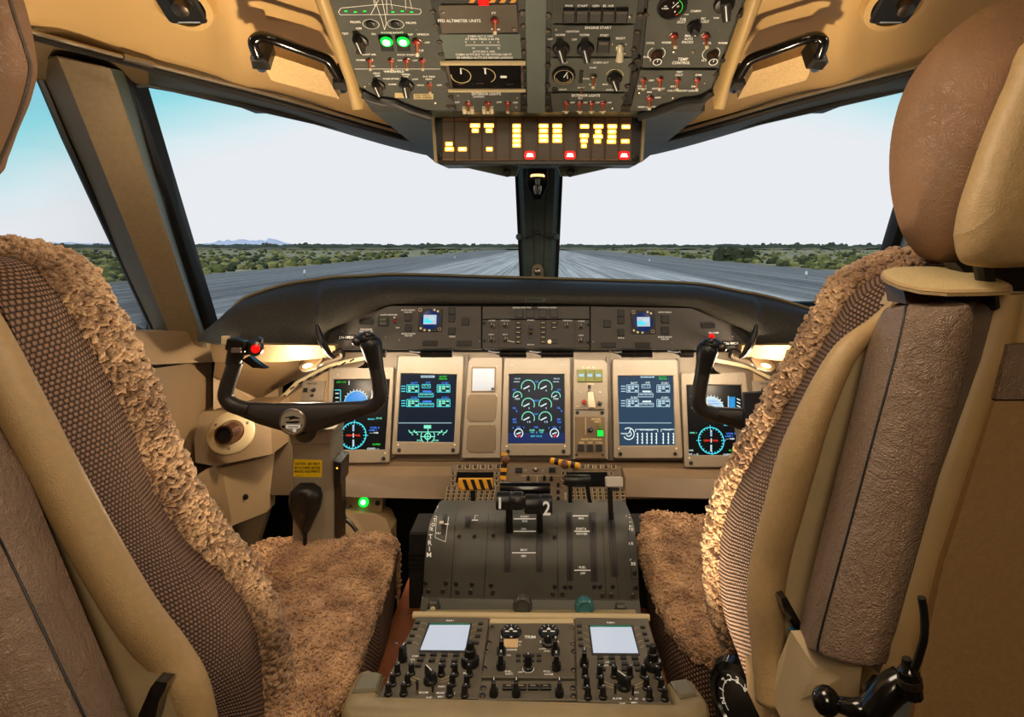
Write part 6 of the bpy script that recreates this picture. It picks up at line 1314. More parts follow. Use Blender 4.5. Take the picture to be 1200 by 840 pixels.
# ------------------------------------------------------------------ control columns
M('badge', (190, 184, 168), .3, .4); M('yoke', (42, 38, 34), .42, var=.1, vs=30, bump=.12, bs=500)
def yoke(side):
    S = 'left' if side < 0 else 'right'; dy = 0 if side < 0 else 7
    Y = 1.27
    fx = (lambda x: x) if side < 0 else (lambda x: 1264 - x)
    P = lambda x, y, d=Y: W(fx(x), y + dy, d)
    base = W(fx(352), 640, 1.34); base.z = .0
    t = empty('control_column', Matrix.Translation(base), label='black ram-horn control yoke on its grey column before the %s seat' % S, cat='control yoke', group='control yokes'); iv = Matrix.Translation(-base)
    YP = Pl(P(346, 492), P(447, 492) if side < 0 else P(245, 492), P(346, 460, Y + .01))
    q = lambda x, y: YP.q(fx(x), y + dy)
    b = MB('yoke'); b.prism([q(*p) for p in ((262, 466), (280, 471), (320, 472.5), (385, 472), (434, 470), (449, 462), (453, 466), (448, 476), (439, 483), (407, 493), (385, 501), (366, 506), (337, 506), (305, 497), (274, 484), (262, 477))], -.022, .012, .007)
    o = b.build('crossbar', t, mw=iv @ YP.M, smooth=60)
    b = MB('yoke').tube(resample([P(292, 480), P(274, 475), P(265, 466), P(266, 454), P(271, 438), P(276, 424)], 20), [.0155] * 20, 14); b.build('horn', t, mw=iv, smooth=60)
    b = MB('yoke').tube(resample([P(425, 479), P(438, 474), P(445, 464), P(444, 448), P(440, 428)], 20), [.0155] * 20, 14); b.build('horn', t, mw=iv, smooth=60)
    # inner grip head (towards the cockpit centre)
    b = MB('black_satin').tube(resample([P(441, 432), P(438, 418), P(435, 404), P(432, 397)], 10), [.0155, .016, .017, .018, .0195, .021, .022, .0215, .019, .014], 14); b.mat('black_satin').ball(P(430, 396), .018, 14, (1.15, 1, .7)); g = b.build('grip_head', t, mw=iv, smooth=60)
    b = MB('black_gloss').slab([P(431, 418, Y - .005), P(441, 424, Y - .005), P(440, 432, Y - .005), P(419, 431, Y - .005), P(426, 427, Y - .005)], (0, .02, 0)); b.build('trigger', g)
    for x, y, r_, m_ in ((418, 400, .010, 'metal_dark'), (431, 392.5, .007, 'metal_dark')): MB(m_).ball(P(x, y, Y - .012), r_, 12).build('thumb_switch', g)
    if side > 0: MB('lit_red_button').ball(P(430, 387, Y), .006, 10).build('red_button', g)
    # outer grip head
    b = MB('black_satin').tube(resample([P(273, 427), P(276, 415), P(280, 405), P(284, 400)], 10), [.0155, .016, .0165, .017, .018, .0185, .019, .0185, .017, .012], 14)
    b.tube([P(276, 411), P(292, 407), P(304, 405)], [.014, .014, .013], 12); b.build('grip_head', t, mw=iv, smooth=60); g = t.children[-1]
    MB('cream').rbox(-.008, .008, -.009, .009, 0, .008, .002, .002).build('white_button', g, mw=Matrix.Translation(P(265.5, 398.5, Y - .02)) @ Matrix.Rotation(PI / 2, 4, 'X'))
    MB('black_gloss').rbox(-.020, .020, -.012, .012, 0, .014, .003, .003).build('switch_block', g, mw=Matrix.Translation(P(279, 404, Y - .016)) @ Matrix.Rotation(PI / 2, 4, 'X') @ Matrix.Rotation(-.15, 4, 'Z'))
    MB('metal').rbox(-.010, .010, -.005, .005, 0, .006, .002, .001).build('rocker', g, mw=Matrix.Translation(P(278, 410, Y - .032)) @ Matrix.Rotation(PI / 2, 4, 'X'))
    MB('metal_dark').lathe(0, 0, [(.015, 0), (.015, .010), (.011, .013)], 18).build('button_collar', g, mw=Matrix.Translation(P(301, 408, Y - .008)) @ Matrix.Rotation(PI / 2, 4, 'X'))
    MB('lit_red_button').lathe(0, 0, [(.0085, 0), (.0085, .004), (.006, .006)], 18).build('red_button', g, mw=Matrix.Translation(P(300, 408.5, Y - .021)) @ Matrix.Rotation(PI / 2, 4, 'X'))
    MB('metal_dark').tube([P(303, 400), P(306, 396)], [.008, .006], 10).build('thumb_switch', g)
    b = MB('black_gloss').slab([P(283, 422), P(292, 417), P(300, 424), P(312, 432), P(296, 431)], (0, .015, 0)); b.build('trigger', g)
    # badge with a small aircraft silhouette and a band
    c = P(346, 492, Y); bm = iv @ Matrix.Translation(c + Vector((0, -.013, .0))) @ Matrix.Rotation(PI / 2, 4, 'X')
    b = MB('metal').lathe(0, 0, [(.0238, -.002), (.0238, .001), (.0220, .0022), (.0205, .0018)], 32); b.mat('badge').disc(0, 0, .0206, .0019, 32); b.mat('black'); b.prism([(-.015, .008), (.002, .011), (.016, .006), (.004, .006), (-.006, .0035), (-.004, .007)], .0019, .0022); b.prism([(-.012, .001), (.014, .002), (.010, -.002), (-.010, -.002)], .0019, .0021)
    b.arc(0, 0, .0175, 200, 350, .0012, .0022); b.mat('white_mark').box(-.011, .014, -.011, -.005, .0019, .0024, .0004); b.mat('black').disc(-.0155, -.008, .003, .0025, 12); b.line(-.008, -.008, .011, -.008, .0014, .0027); b.mat('white_mark').disc(.004, -.0145, .0035, .0024, 12); b.build('hub_badge', o, mw=YP.M.inverted() @ iv.inverted() @ bm @ Matrix.Scale(1.16, 4))
    # column
    CPn = Pl(P(366, 620, 1.34), P(392, 620, 1.34) if side < 0 else P(340, 620, 1.34), P(366, 510, 1.33)); q = lambda x, y: CPn.q(fx(x), y + dy)
    b = MB('column_gray'); b.prism([q(*p) for p in ((341, 504), (389, 504), (391, 560), (391, 780), (341, 780), (343, 560))], -.07, 0, .004); b.mat('column_gray').prism([q(*p) for p in ((338, 502), (392, 502), (388, 520), (342, 520))], -.075, .006, .003)
    o = b.build('column', t, mw=iv @ CPn.M)
    MB('black_satin').tube([P(352, 496, 1.28), P(362, 508, 1.36)], .026, 16).build('pivot', t, mw=iv)
    if side < 0:
        b = MB('yellow'); b.prism([q(*p) for p in ((344.5, 538), (377.5, 539), (377, 559), (344, 558.5))], 0, .001); b.mat('black')
        for i, s_ in enumerate(('CAUTION - SEAT MUST', 'BE OCCUPIED BEFORE', 'MAKING ADJUSTMENTS')): a = q(360.5, 543 + i * 4.7); b.text(s_, a.x, a.y, .0058, .0015, .055)
        a = q(351, 557); b.text('30-51', a.x, a.y, .002, .0015, .015); b.build('placard', o, label='yellow caution placard')
    b = MB('black_satin'); b.prism([q(*p) for p in ((392, 538), (401, 540), (400, 566), (393, 570))], -.05, .01, .002); o2 = b.build('side_clip', t, mw=iv @ CPn.M); a = q(397, 546); MB('lit_amber').disc(a.x, a.y, .002, .0115, 8).build('legend', o2)
    b = MB('metal_dark'); b.prism([q(*p) for p in ((393, 570), (400, 566), (400, 640), (393, 640))], -.03, .0, .001); b.build('side_strut', t, mw=iv @ CPn.M)
    return t, CPn, q
ty, CPn, qf = yoke(-1); yoke(1)
# hand microphone hanging on the left column
t = empty('hand_microphone', CPn.M, label='black teardrop hand microphone clipped to the left control column', cat='microphone')
P5 = [qf(*p) for p in ((352, 565.5), (368, 565.5), (376, 571), (378.5, 580), (376, 594), (369, 608), (364, 620), (358, 620), (352, 608), (345, 594), (343, 580), (345, 571))]
b = MB('black_satin').prism(P5, .0, .034, .010); b.build('body', t, smooth=70); a = qf(359.5, 577.5)
MB('black_satin').lathe(a.x, a.y, [(.017, .033), (.016, .037), (.009, .0385), (.003, .037)], 22).build('push_to_talk', t)
a = qf(360.5, 596); b = MB('metal_dark').arc(a.x, a.y, .009, 0, 360, .0012, .0345); b.rbox(a.x - .004, a.x + .004, a.y - .004, a.y + .004, .034, .0350, .001); b.build('emblem', t)
a = qf(361, 622); MB('black').tube([(a.x, a.y + .006, .018), (a.x, a.y - .02, .018), (a.x + .01, a.y - .09, .01)], .0045, 8).build('cord', t)
# rudder pedal unit behind the left column
t = empty('rudder_pedal', Matrix.Translation(W(428, 612, 1.52)), label='grey rudder pedal with small teal-tipped crank below the left displays', cat='pedal'); iv2 = Matrix.Translation(-W(428, 612, 1.52))
b = MB('wall_light').slab([W(396, 606, 1.50), W(404, 601, 1.52), W(438, 602, 1.54), W(452, 608, 1.54), W(458, 622, 1.52), W(458, 665, 1.5), W(396, 650, 1.48)], (0, .06, 0)); b.build('foot_plate', t, mw=iv2)
b = MB('metal_dark').tube([W(402, 607, 1.47), W(410, 612, 1.46), W(418, 622, 1.45)], .005, 8); b.mat('teal_knob').ball(W(402, 606, 1.465), .009, 12); b.build('crank', t, mw=iv2)
# clip board plate before the right yoke
b = MB('black_satin').slab([W(872, 461, 1.22), W(905, 459, 1.22), W(912, 512, 1.20), W(873, 499, 1.20)], (0, .012, 0)); b.build('chart_clip', label='black chart holder plate beside the right control yoke', cat='clip')
M('copper', (118, 84, 66), .22, .8); M('vent_box', (136, 112, 80), .5, var=.08, vs=20, bump=.1, bs=400)
# gasper vent on its moulded box, both sides
for side, S in ((-1, 'left'), (1, 'right')):
    mx = (lambda x: x) if side < 0 else (lambda x: 1262 - x)
    c = W(mx(270), 507, 1.385); bx = both([(226, 494, 1.44), (238, 482, 1.45), (316, 478, 1.50), (319, 532, 1.48), (252, 546, 1.40), (229, 542, 1.40)], side)
    MB('vent_box').slab(bx, (0, .12, 0)).build('trim_%d' % (17 if side < 0 else 18), kind='structure', smooth=60)
    n = (bx[2] - bx[0]).cross(bx[4] - bx[0]); n = n if n.y < 0 else -n; n.normalize(); R = n.to_track_quat('Z', 'Y').to_matrix().to_4x4()
    cc = sum(bx, Vector()) / 6; t = empty('air_vent', Matrix.Translation(W(mx(271), 507, 1.405)) @ R, label='round cream air vent with dark nozzle on the %s side wall' % S, cat='air vent', group='side wall air vents')
    MB('cream').lathe(0, 0, [(.0, 0), (.050, -.004), (.050, .002), (.046, .005), (.028, .006), (.026, .001)], 36).build('flange', t)
    MB('copper').lathe(0, 0, [(.027, -.004), (.026, .010), (.0225, .022), (.0215, .034), (.0175, .035), (.0155, .024)], 28).build('nozzle', t, mw=Matrix.Rotation(.35 * side, 4, 'Y') @ Matrix.Rotation(.40, 4, 'X')); MB('void').disc(0, 0, .0155, .026, 20).build('opening', t.children[-1])
    for g in (0.5, 2.6, 4.7): inst('screw', H['screw'], t, .038 * math.cos(g), .038 * math.sin(g), .005, 0, 1.4)
    b = MB('wall_light').slab(both([(246, 552, 1.40), (312, 536, 1.52), (312, 600, 1.52), (262, 620, 1.40)], side), (0, .05, 0)); b.mat('wall_brown').slab(both([(226, 560, 1.3), (247, 551, 1.39), (262, 622, 1.39), (240, 620, 1.3)], side), (0, .05, 0)); b.build('trim_%d' % (19 if side < 0 else 20), kind='structure')
    MB('bezel_dark').slab(both([(316, 478, 1.60), (342, 476, 1.60), (342, 580, 1.54), (310, 580, 1.54)], side), (0, .02, 0)).build('trim_%d' % (21 if side < 0 else 22), kind='structure')
    a = W(mx(288), 582, 1.47); MB('void').lathe(0, 0, [(.007, 0), (.006, .004)], 14).build('wall_plug', mw=Matrix.Translation(a) @ Matrix.Rotation(PI / 2, 4, 'X'), label='small black round hole plug on the %s lower side panel' % S, cat='plug')

# ------------------------------------------------------------------ pilot seats
def wool(G, amp, sc=75.0, seed=0.0):
    """push a dense grid outward in clumps like curled wool."""
    nu, nv = len(G), len(G[0]); out = []
    for i in range(nu):
        r = []
        for j in range(nv):
            p = G[i][j]; a = G[min(i + 1, nu - 1)][j] - G[max(i - 1, 0)][j]; c = G[i][min(j + 1, nv - 1)] - G[i][max(j - 1, 0)]; n = a.cross(c)
            n = n.normalized() if n.length > 1e-12 else Vector((0, 0, 0))
            q = (p + noise.noise_vector(p * 60) * .006) * sc + Vector((seed, 0, 0)); dd = noise.voronoi(q, distance_metric='DISTANCE')[0][0]
            h = (1 - min(dd, 1.0) ** 1.3) * 1.0 + .35 * noise.noise(p * 28) + .30 * noise.noise(q * 2.6)
            r.append(p + n * (amp * h))
        out.append(r)
    return out
def tufts(b, G, sg, count, k=1.0, jmax=1.0):
    nu, nv = len(G), len(G[0]); rnd = random.Random(11); circ = [(math.cos(PI / 2 * q), math.sin(PI / 2 * q)) for q in range(4)]
    for _ in range(count):
        i = rnd.randrange(1, nu - 1); j = rnd.randrange(1, int((nv - 1) * jmax)); p = G[i][j]
        tu = G[i + 1][j] - G[i - 1][j]; tv = G[i][min(j + 1, nv - 1)] - G[i][j - 1]; n = tu.cross(tv) * sg
        if n.length < 1e-10: continue
        n.normalize(); a = rnd.random() * 2 * PI; tu = tu.normalized(); tv = n.cross(tu)
        d = tu * math.cos(a) + tv * math.sin(a); e = n.cross(d); r = rnd.uniform(.0026, .0042) * k; th = rnd.uniform(.0030, .0046) * k; o = p + n * rnd.uniform(-.001, .0012); V = []
        for s_ in range(5):
            g = s_ / 4 * rnd.uniform(3.2, 4.6); c = o + n * (r * math.sin(g) * 1.15) + d * (r * (1 - math.cos(g))) + e * (.0016 * s_ * k)
            t = (n * math.cos(g) + d * math.sin(g)).normalized(); x = e; y = t.cross(x); w_ = th * (.9, 1.05, 1, .85, .5)[s_]
            V += [c + x * (w_ * u) + y * (w_ * v) for u, v in circ]
        Fc = [(s_ * 4 + q, s_ * 4 + (q + 1) % 4, s_ * 4 + 4 + (q + 1) % 4, s_ * 4 + 4 + q) for s_ in range(4) for q in range(4)] + [(16, 17, 18, 19)]
        b.add(V, Fc)
def dense(rows, nu, nv):
    """rows: list of control curves (each a list of points along the length). Returns grid nu (length) x nv (across)."""
    C = [resample(c, nu) for c in rows]
    return [[cr([c[i] for c in C], j / (nv - 1)) for j in range(nv)] for i in range(nu)]
def uvs(G):
    uv = []; acc = 0
    for i, r in enumerate(G):
        if i: acc += (G[i][len(r) // 2] - G[i - 1][len(r) // 2]).length
        u = 0; row = []
        for j in range(len(r)):
            if j: u += (r[j] - r[j - 1]).length
            row.append((u, acc))
        uv.append(row)
    return uv
def pts(L): return [W(*p) for p in L]
def dome(outline, d, ndir, inset=(0, .0, .06, .16, .4, .8), depth=(-.05, 0, .012, .020, .026, .030), n=48, mat='leather_head'):
    P = [W(x, y, d) for x, y in outline]; Q = resample(P + [P[0]], n + 1)[:-1]; c = sum(Q, Vector()) / n; G = []
    cam_ = Vector((0, 0, CAMZ))
    for a, h in zip(inset, depth):
        if h < 0: G.append([cam_ + (p.lerp(c, .05) - cam_) * (1 - h / d) for p in Q])
        else: G.append([p.lerp(c, a) + Vector(ndir) * h for p in Q])
    b = MB(mat); b.grid([r + [r[0]] for r in G]); b.add(G[-1], [tuple(range(n))]); b.add(G[0], [tuple(range(n))]); return b

def seat(S):
    s = -1 if S == 'left' else 1
    if s > 0:
        Fc = [(1085, 308, .70), (1040, 316, .71), (997, 342, .72), (967, 393, .74), (913, 487, .78), (867, 560, .83), (845, 620, .87), (842, 680, .89), (852, 733, .90), (884, 798, .88)]
        Ec = [(1085, 300, .74), (1040, 303, .75), (985, 330, .76), (955, 375, .78), (913, 447, .82), (873, 527, .86), (848, 573, .90), (838, 630, .92), (839, 690, .93), (862, 770, .93)]
        Rc = [(1100, 322, .61), (1060, 338, .61), (1030, 372, .61), (1010, 412, .61), (967, 493, .62), (920, 587, .64), (893, 647, .66), (883, 695, .67), (885, 750, .67), (893, 815, .66)]
        Pc = [(1052, 350, .60), (1026, 380, .60), (986, 420, .59), (944, 510, .59), (917, 600, .60), (903, 655, .61), (897, 705, .61), (902, 760, .61), (908, 822, .60)]
        Cc = [(752, 606, 1.46), (754, 640, 1.32), (772, 690, 1.17), (800, 738, 1.055), (832, 758, 1.0), (874, 783, .95)]
        Bc = [(756, 700, 1.46), (764, 745, 1.30), (778, 790, 1.16), (797, 830, 1.05), (832, 850, 1.0), (880, 880, .95)]
        base = Vector((.47, 1.15, 0))
    else:
        Fc = [(-20, 296, .70), (32, 304, .70), (62, 330, .705), (88, 367, .71), (127, 433, .73), (160, 505, .75), (182, 573, .78), (222, 633, .81), (267, 673, .83), (295, 712, .85), (307, 760, .86), (313, 840, .86)]
        Ec = [(-20, 284, .74), (50, 293, .74), (98, 306, .745), (127, 345, .75), (163, 412, .77), (196, 484, .79), (222, 545, .82), (262, 610, .85), (302, 664, .87), (325, 720, .89), (336, 775, .90), (340, 845, .90)]
        Rc = [(-90, 300, .60), (-40, 318, .60), (0, 357, .60), (40, 445, .60), (87, 540, .60), (128, 622, .61), (165, 688, .63), (207, 757, .65), (232, 800, .66), (244, 850, .66)]
        Pc = [(-50, 345, .58), (-14, 405, .575), (28, 485, .575), (76, 577, .58), (122, 660, .585), (160, 722, .59), (198, 772, .60), (220, 812, .60), (232, 870, .60)]
        Cc = [(461, 628, 1.385), (453, 662, 1.26), (444, 690, 1.19), (428, 727, 1.085), (414, 768, .99), (398, 804, .925), (371, 842, .86), (345, 892, .79)]
        Bc = [(463, 700, 1.385), (458, 735, 1.26), (450, 765, 1.19), (436, 800, 1.085), (424, 842, .99), (406, 880, .925), (380, 910, .86), (352, 960, .79)]
        base = Vector((-.56, 1.1, 0))
    t = empty('pilot_seat', Matrix.Translation(base), cat='seat', group='pilot seats',
              label='right pilot seat with raised armrest and round recline wheel beside it' if s > 0 else 'left pilot seat, seen mostly as woven backrest with pale fleece edge at lower left')
    iv = Matrix.Translation(-base); out = Vector((s * .40, 0, 0))
    n = 90; F_, E_, R_ = [resample(pts(c), n) for c in (Fc, Ec, Rc)]
    # woven backrest: side face plus front, outer side and back
    G = []
    for i in range(n):
        f, r = F_[i], R_[i]; a = f.lerp(r, -.02); m = f.lerp(r, .5) + Vector((-s * .010, 0, 0))
        G.append([r + out * 1.0, r, f.lerp(r, .92), f.lerp(r, .72) + Vector((-s * .005, 0, 0)), m, f.lerp(r, .25) + Vector((-s * .006, 0, 0)), f, f + Vector((s * .03, .03, 0)), f + out + Vector((0, .03, 0)), r + out])
    b = MB('woven').grid(G, uvs(G)); b.add(G[0], [tuple(range(10))]); b.add(G[-1], [tuple(range(10))]); b.build('backrest', t, mw=iv, smooth=60)
    # sheepskin over the front edge
    nu = 420; nv = 44
    F2, E2, R2 = [resample(pts(c), nu) for c in (Fc, Ec, Rc)]; G = []
    for i in range(nu):
        f, e, r = F2[i], E2[i], R2[i]; side_n = Vector((-s, 0, 0)); f0 = f.lerp(r, .02); mid = f.lerp(e, .5) + Vector((-s * .014, -.010, .004))
        e = f.lerp(e, .82); mid = f.lerp(e, .5) + Vector((-s * .012, -.008, .003))
        ctl = [f0 + Vector((s * .01, 0, 0)), f0 + side_n * .004, mid, e + Vector((0, 0, 0)), e + Vector((s * .05, .02, 0)), e + Vector((s * .22, .0, 0)), e + Vector((s * .40, .0, 0))]
        G.append([cr(ctl, (j / (nv - 1)) ** 1.35) for j in range(nv)])
    if s > 0: G = [list(g) for g in G]
    G = wool(G, .0060 * (1 if s < 0 else -1), 105)
    b = MB('fleece').grid(G); tufts(b, G, 1 if s < 0 else -1, 5200, .95, jmax=.72); b.build('sheepskin_cover', t, mw=iv, smooth=180)
    # tubular frame and shell
    b = MB('frame_beige').tube(resample(pts(Pc), 60), .0200 if s < 0 else [min(.018, .004 + .014 * (k / 24) ** 1.2) for k in range(60)], 18); b.build('side_frame', t, mw=iv, smooth=180)
    if s > 0:
        sh = pts([(1036, 368, .605), (988, 426, .605), (948, 512, .605), (924, 600, .605), (910, 668, .605), (906, 718, .60), (914, 762, .60), (928, 800, .60), (942, 818, .60), (955, 812, .60), (975, 770, .60), (1010, 700, .60), (1100, 380, .60)])
    else:
        sh = pts([(-120, 380, .58), (-40, 400, .58), (30, 520, .58), (78, 615, .58), (128, 728, .58), (184, 782, .58), (212, 850, .58), (205, 900, .58), (60, 900, .58), (-120, 600, .58)])
    b = MB('frame_shell').slab(sh, (s * .02, .03, 0)); b.build('side_shell', t, mw=iv)
    # rear shell
    if s > 0:
        K = [(1158, 345, .56), (1146, 400, .55), (1127, 453, .545), (1090, 560, .535), (1062, 653, .53), (1035, 740, .525), (1012, 840, .52), (1000, 900, .52)]
    else:
        K = [(-230, 430, .53), (-200, 560, .53), (-140, 640, .53), (-90, 740, .53), (-40, 840, .52), (-10, 910, .52)]
    KK = resample(pts(K), 50); G = []
    for p in KK:
        if s > 0: G.append([p + Vector((.03, .07, 0)), p + Vector((.004, .04, 0)), p + Vector((0, .016, 0)), p + Vector((.006, .002, 0)), p + Vector((.020, -.004, 0)), p + Vector((.034, .002, 0)), p + Vector((.040, .008, 0)), p + Vector((.048, .008, 0)), p + Vector((.056, .004, 0)), p + Vector((.36, -.004, 0)), p + Vector((.42, .03, 0))])
        else: G.append([p + Vector((-.03, .07, 0)), p + Vector((-.004, .04, 0)), p + Vector((0, .016, 0)), p + Vector((-.006, .002, 0)), p + Vector((-.020, -.004, 0)), p + Vector((-.3, -.004, 0))])
    b = MB('shell_warm').grid(G); 
    if s > 0:
        b.add([G[0][k] for k in range(len(G[0]))], [tuple(range(len(G[0])))])
    b.build('rear_shell', t, mw=iv, smooth=80)
    if s > 0:
        b = MB('rear_brown').slab(pts([(1166, 470, .540), (1300, 470, .540), (1300, 900, .515), (1060, 900, .515), (1084, 760, .518), (1106, 660, .522), (1138, 560, .530)]), (0, .012, 0)); b.build('rear_panel', t, mw=iv)
        b = MB('leather').slab(pts([(1182, 404, .542), (1300, 404, .542), (1300, 468, .538), (1167, 468, .538)]), (0, .012, 0)); b.build('rear_pad', t, mw=iv)
    # armrest: rounded leather block, loft of sections
    if s > 0:
        A_ = [(1044, 360, .58), (1036, 374, .58), (1022, 410, .575), (1000, 500, .57), (975, 600, .565), (945, 725, .56), (941, 752, .56)]
        B_ = [(1064, 356, .53), (1061, 376, .52), (1050, 425, .515), (1027, 510, .51), (1000, 610, .505), (964, 742, .50), (960, 768, .50)]
        C_ = [(1136, 354, .50), (1143, 376, .50), (1137, 420, .50), (1116, 505, .495), (1086, 615, .49), (1048, 750, .48), (1043, 776, .48)]
    else:
        A_ = [(-52, 400, .56), (0, 507, .555), (28, 572, .55), (56, 640, .55), (98, 740, .545), (140, 840, .54), (160, 890, .54)]
        B_ = [(-110, 450, .50), (-60, 540, .50), (-12, 620, .50), (12, 668, .50), (52, 752, .49), (94, 840, .48), (120, 895, .48)]
        C_ = [(-260, 480, .46), (-190, 560, .46), (-130, 660, .46), (-100, 720, .46), (-60, 800, .455), (-20, 880, .45), (10, 930, .45)]
    nA = 70; A2, B2, C2 = [resample(pts(c), nA) for c in (A_, B_, C_)]; bulk = Vector((s * .045, .06, 0)); G = []; G2 = []; Sm = []
    for i in range(nA):
        e = min(i, nA - 1 - i) / 4.0; k = 1.0 if e >= 1 else math.sqrt(max(0.0, 1 - (1 - e) ** 2)) * .45 + .55
        a, b_, c = A2[i], B2[i], C2[i]; ctr = (a + c) / 2 + bulk * .5
        ring = [a + bulk * .5, a + Vector((0, .008, 0)), a.lerp(b_, .12), a.lerp(b_, .5) + Vector((-s * .004, -.003, 0)), a.lerp(b_, .90) + Vector((-s * .001, 0, 0)), b_ + Vector((s * .0005, .004, 0)), b_.lerp(c, .05) + Vector((0, -.003, 0)), b_.lerp(c, .3) + Vector((0, -.009, 0)), b_.lerp(c, .6) + Vector((0, -.010, 0)), b_.lerp(c, .9) + Vector((0, -.005, 0)), c + Vector((s * .003, .006, 0)), c + Vector((s * .004, .05, 0)), c + bulk, a + bulk, a + bulk * .5]
        G.append([ctr.lerp(p, k) for p in ring]); Sm.append(ctr.lerp(b_ + Vector((s * .0005, .0035, 0)), k))
    b = MB('leather').grid(G); b.add(G[0][:-1], [tuple(range(14))]); b.add(G[-1][:-1], [tuple(range(14))]); o = b.build('armrest', t, mw=iv, smooth=75)
    MB('black_satin').tube(Sm[2:-2], .0011, 6).build('seam', o, smooth=180)
    # lever by the armrest
    if s > 0:
        b = MB('black_gloss').slab(pts([(915, 702, .575), (922, 700, .575), (931, 716, .575), (940, 732, .575), (942, 744, .575), (934, 746, .575), (930, 735, .575), (921, 722, .575)]), (0, .012, 0)); o = b.build('adjust_lever', t, mw=iv, label='black lever with blue tip')
        b = MB('blue_plastic').slab(pts([(930, 744, .572), (940, 742, .572), (951, 766, .55), (953, 774, .55), (947, 775, .55), (936, 760, .56)]), (0, .012, 0)); b.build('tip', o)
    else:
        b = MB('black_gloss').slab(pts([(182, 798, .565), (196, 800, .565), (194, 807, .565), (186, 822, .565), (182, 842, .565), (176, 860, .565), (158, 860, .565), (162, 838, .565), (176, 806, .565)]), (0, .012, 0)); b.build('adjust_lever', t, mw=iv, label='black lever')
    # cup tray
    if s > 0:
        def tr(x, y): return W(x, y, .64 + (.50 - .64) * (y - 314) / 30)
        O = [(1032, 323), (1034, 318.5), (1045, 315.5), (1060, 314.6), (1090, 314.4), (1122, 314.8), (1134, 317), (1160, 324), (1186, 335), (1187, 339), (1183, 342), (1150, 343.2), (1110, 343.6), (1078, 341), (1054, 335.5), (1040, 329.5)]
        P = [tr(*p) for p in O]; c = sum(P, Vector()) / len(P); b = MB('frame_beige').slab(P, (0, 0, -.0025)); b.add([p.lerp(c, .0) + Vector((0, 0, .0005)) for p in P] + [p.lerp(c, .05) + Vector((0, 0, .0025)) for p in P], [(i, (i + 1) % 16, 16 + (i + 1) % 16, 16 + i) for i in range(16)])
        b.mat('tray_top').add([p.lerp(c, .05) + Vector((0, 0, .0025)) for p in P], [tuple(range(16))]); b.build('cup_tray', t, mw=iv, smooth=40)
        b = MB('knob_brown').slab(pts([(1058, 336, .56), (1148, 342, .53), (1140, 362, .53), (1062, 356, .55)]), (0, .03, 0)); b.mat('frame_shell').slab(pts([(1056, 337, .60), (1064, 338, .58), (1062, 352, .58), (1044, 358, .60)]), (0, .02, 0)); b.build('tray_bracket', t, mw=iv)
        b = MB('leather_dark').slab(pts([(1140, 345, .56), (1170, 345, .56), (1150, 420, .54), (1100, 560, .52), (1050, 740, .50), (1030, 790, .5), (1020, 780, .5), (1120, 420, .53)]), (0, .01, 0)); b.build('inner_panel', t, mw=iv)
    # headrest
    if s > 0:
        hp = [(1215, -15), (1150, 12), (1100, 50), (1064, 96), (1046, 150), (1042, 205), (1050, 255), (1066, 288), (1092, 306), (1180, 318), (1290, 300), (1330, 150), (1290, 0)]
        b = dome(hp, .64, (0.1, -1, -.05), depth=(-.05, 0, .030, .050, .070, .08), mat='leather_head'); o = b.build('headrest', t, mw=iv, smooth=180)
        sp = [(1117, 276), (1122, 246), (1134, 208), (1152, 158), (1177, 100), (1206, 44), (1300, 20), (1350, 150), (1340, 300), (1200, 313), (1142, 312), (1123, 303)]
        dome(sp, .515, (0, -1, 0), inset=(0, .0, .03, .10, .4, .8), depth=(-.06, 0, .010, .018, .022, .024), mat='frame_beige').build('headrest_shell', t, mw=iv, smooth=180)
        MB('black_satin').tube([W(1150, 300, .55), W(1160, 360, .56)], .008, 10).build('headrest_post', t, mw=iv)
        MB('black').slab(pts([(1120, 308, .60), (1260, 308, .60), (1260, 345, .60), (1150, 340, .60)]), (0, .02, 0)).build('back_cross_member', t, mw=iv)
    else:
        hp = [(-70, -60), (5, -40), (24, -10), (36, 30), (42, 62), (44, 86), (40, 104), (34, 124), (22, 152), (10, 184), (-2, 206), (-60, 230), (-150, 200), (-190, 80)]
        b = dome(hp, .52, (-.2, -1, 0), depth=(-.06, 0, .020, .035, .05, .055), mat='leather_head'); o = b.build('headrest', t, mw=iv, smooth=180)
        sm = resample(pts([(8, -30, .50), (22, 20, .498), (36, 62, .497), (40, 88, .498), (26, 140, .498), (2, 196, .50)]), 24); MB('leather_dark').tube([p + Vector((0, -.004, 0)) for p in sm], .0016, 6).build('seam', o)
        MB('black_satin').tube([W(-90, 215, .55), W(-80, 330, .62)], .008, 10).build('headrest_post', t, mw=iv)
    # cushion with woven side
    nC = 60; C1, C0 = resample(pts(Cc), nC), resample(pts(Bc), nC); G = []
    wd = s * .45
    wf = lambda q: s * (.25 + .20 * min(1.0, q / .35))
    for i in range(nC):
        wd = wf(i / (nC - 1)) - s * .01; c, bo = C1[i], C0[i]; G.append([bo + Vector((wd, 0, 0)), bo, bo.lerp(c, .3) + Vector((-s * .004, 0, 0)), bo.lerp(c, .7) + Vector((-s * .006, 0, 0)), c + Vector((0, 0, -.022)), c + Vector((s * .02, 0, -.022)), c + Vector((wd, 0, -.022)), bo + Vector((wd, 0, 0))])
    b = MB('woven').grid(G, uvs(G)); b.add(G[0], [tuple(range(8))]); b.add(G[-1], [tuple(range(8))]); b.build('seat_cushion', t, mw=iv, smooth=60)
    nu, nv = 300, 190; C2 = resample(pts(Cc), nu); G = []
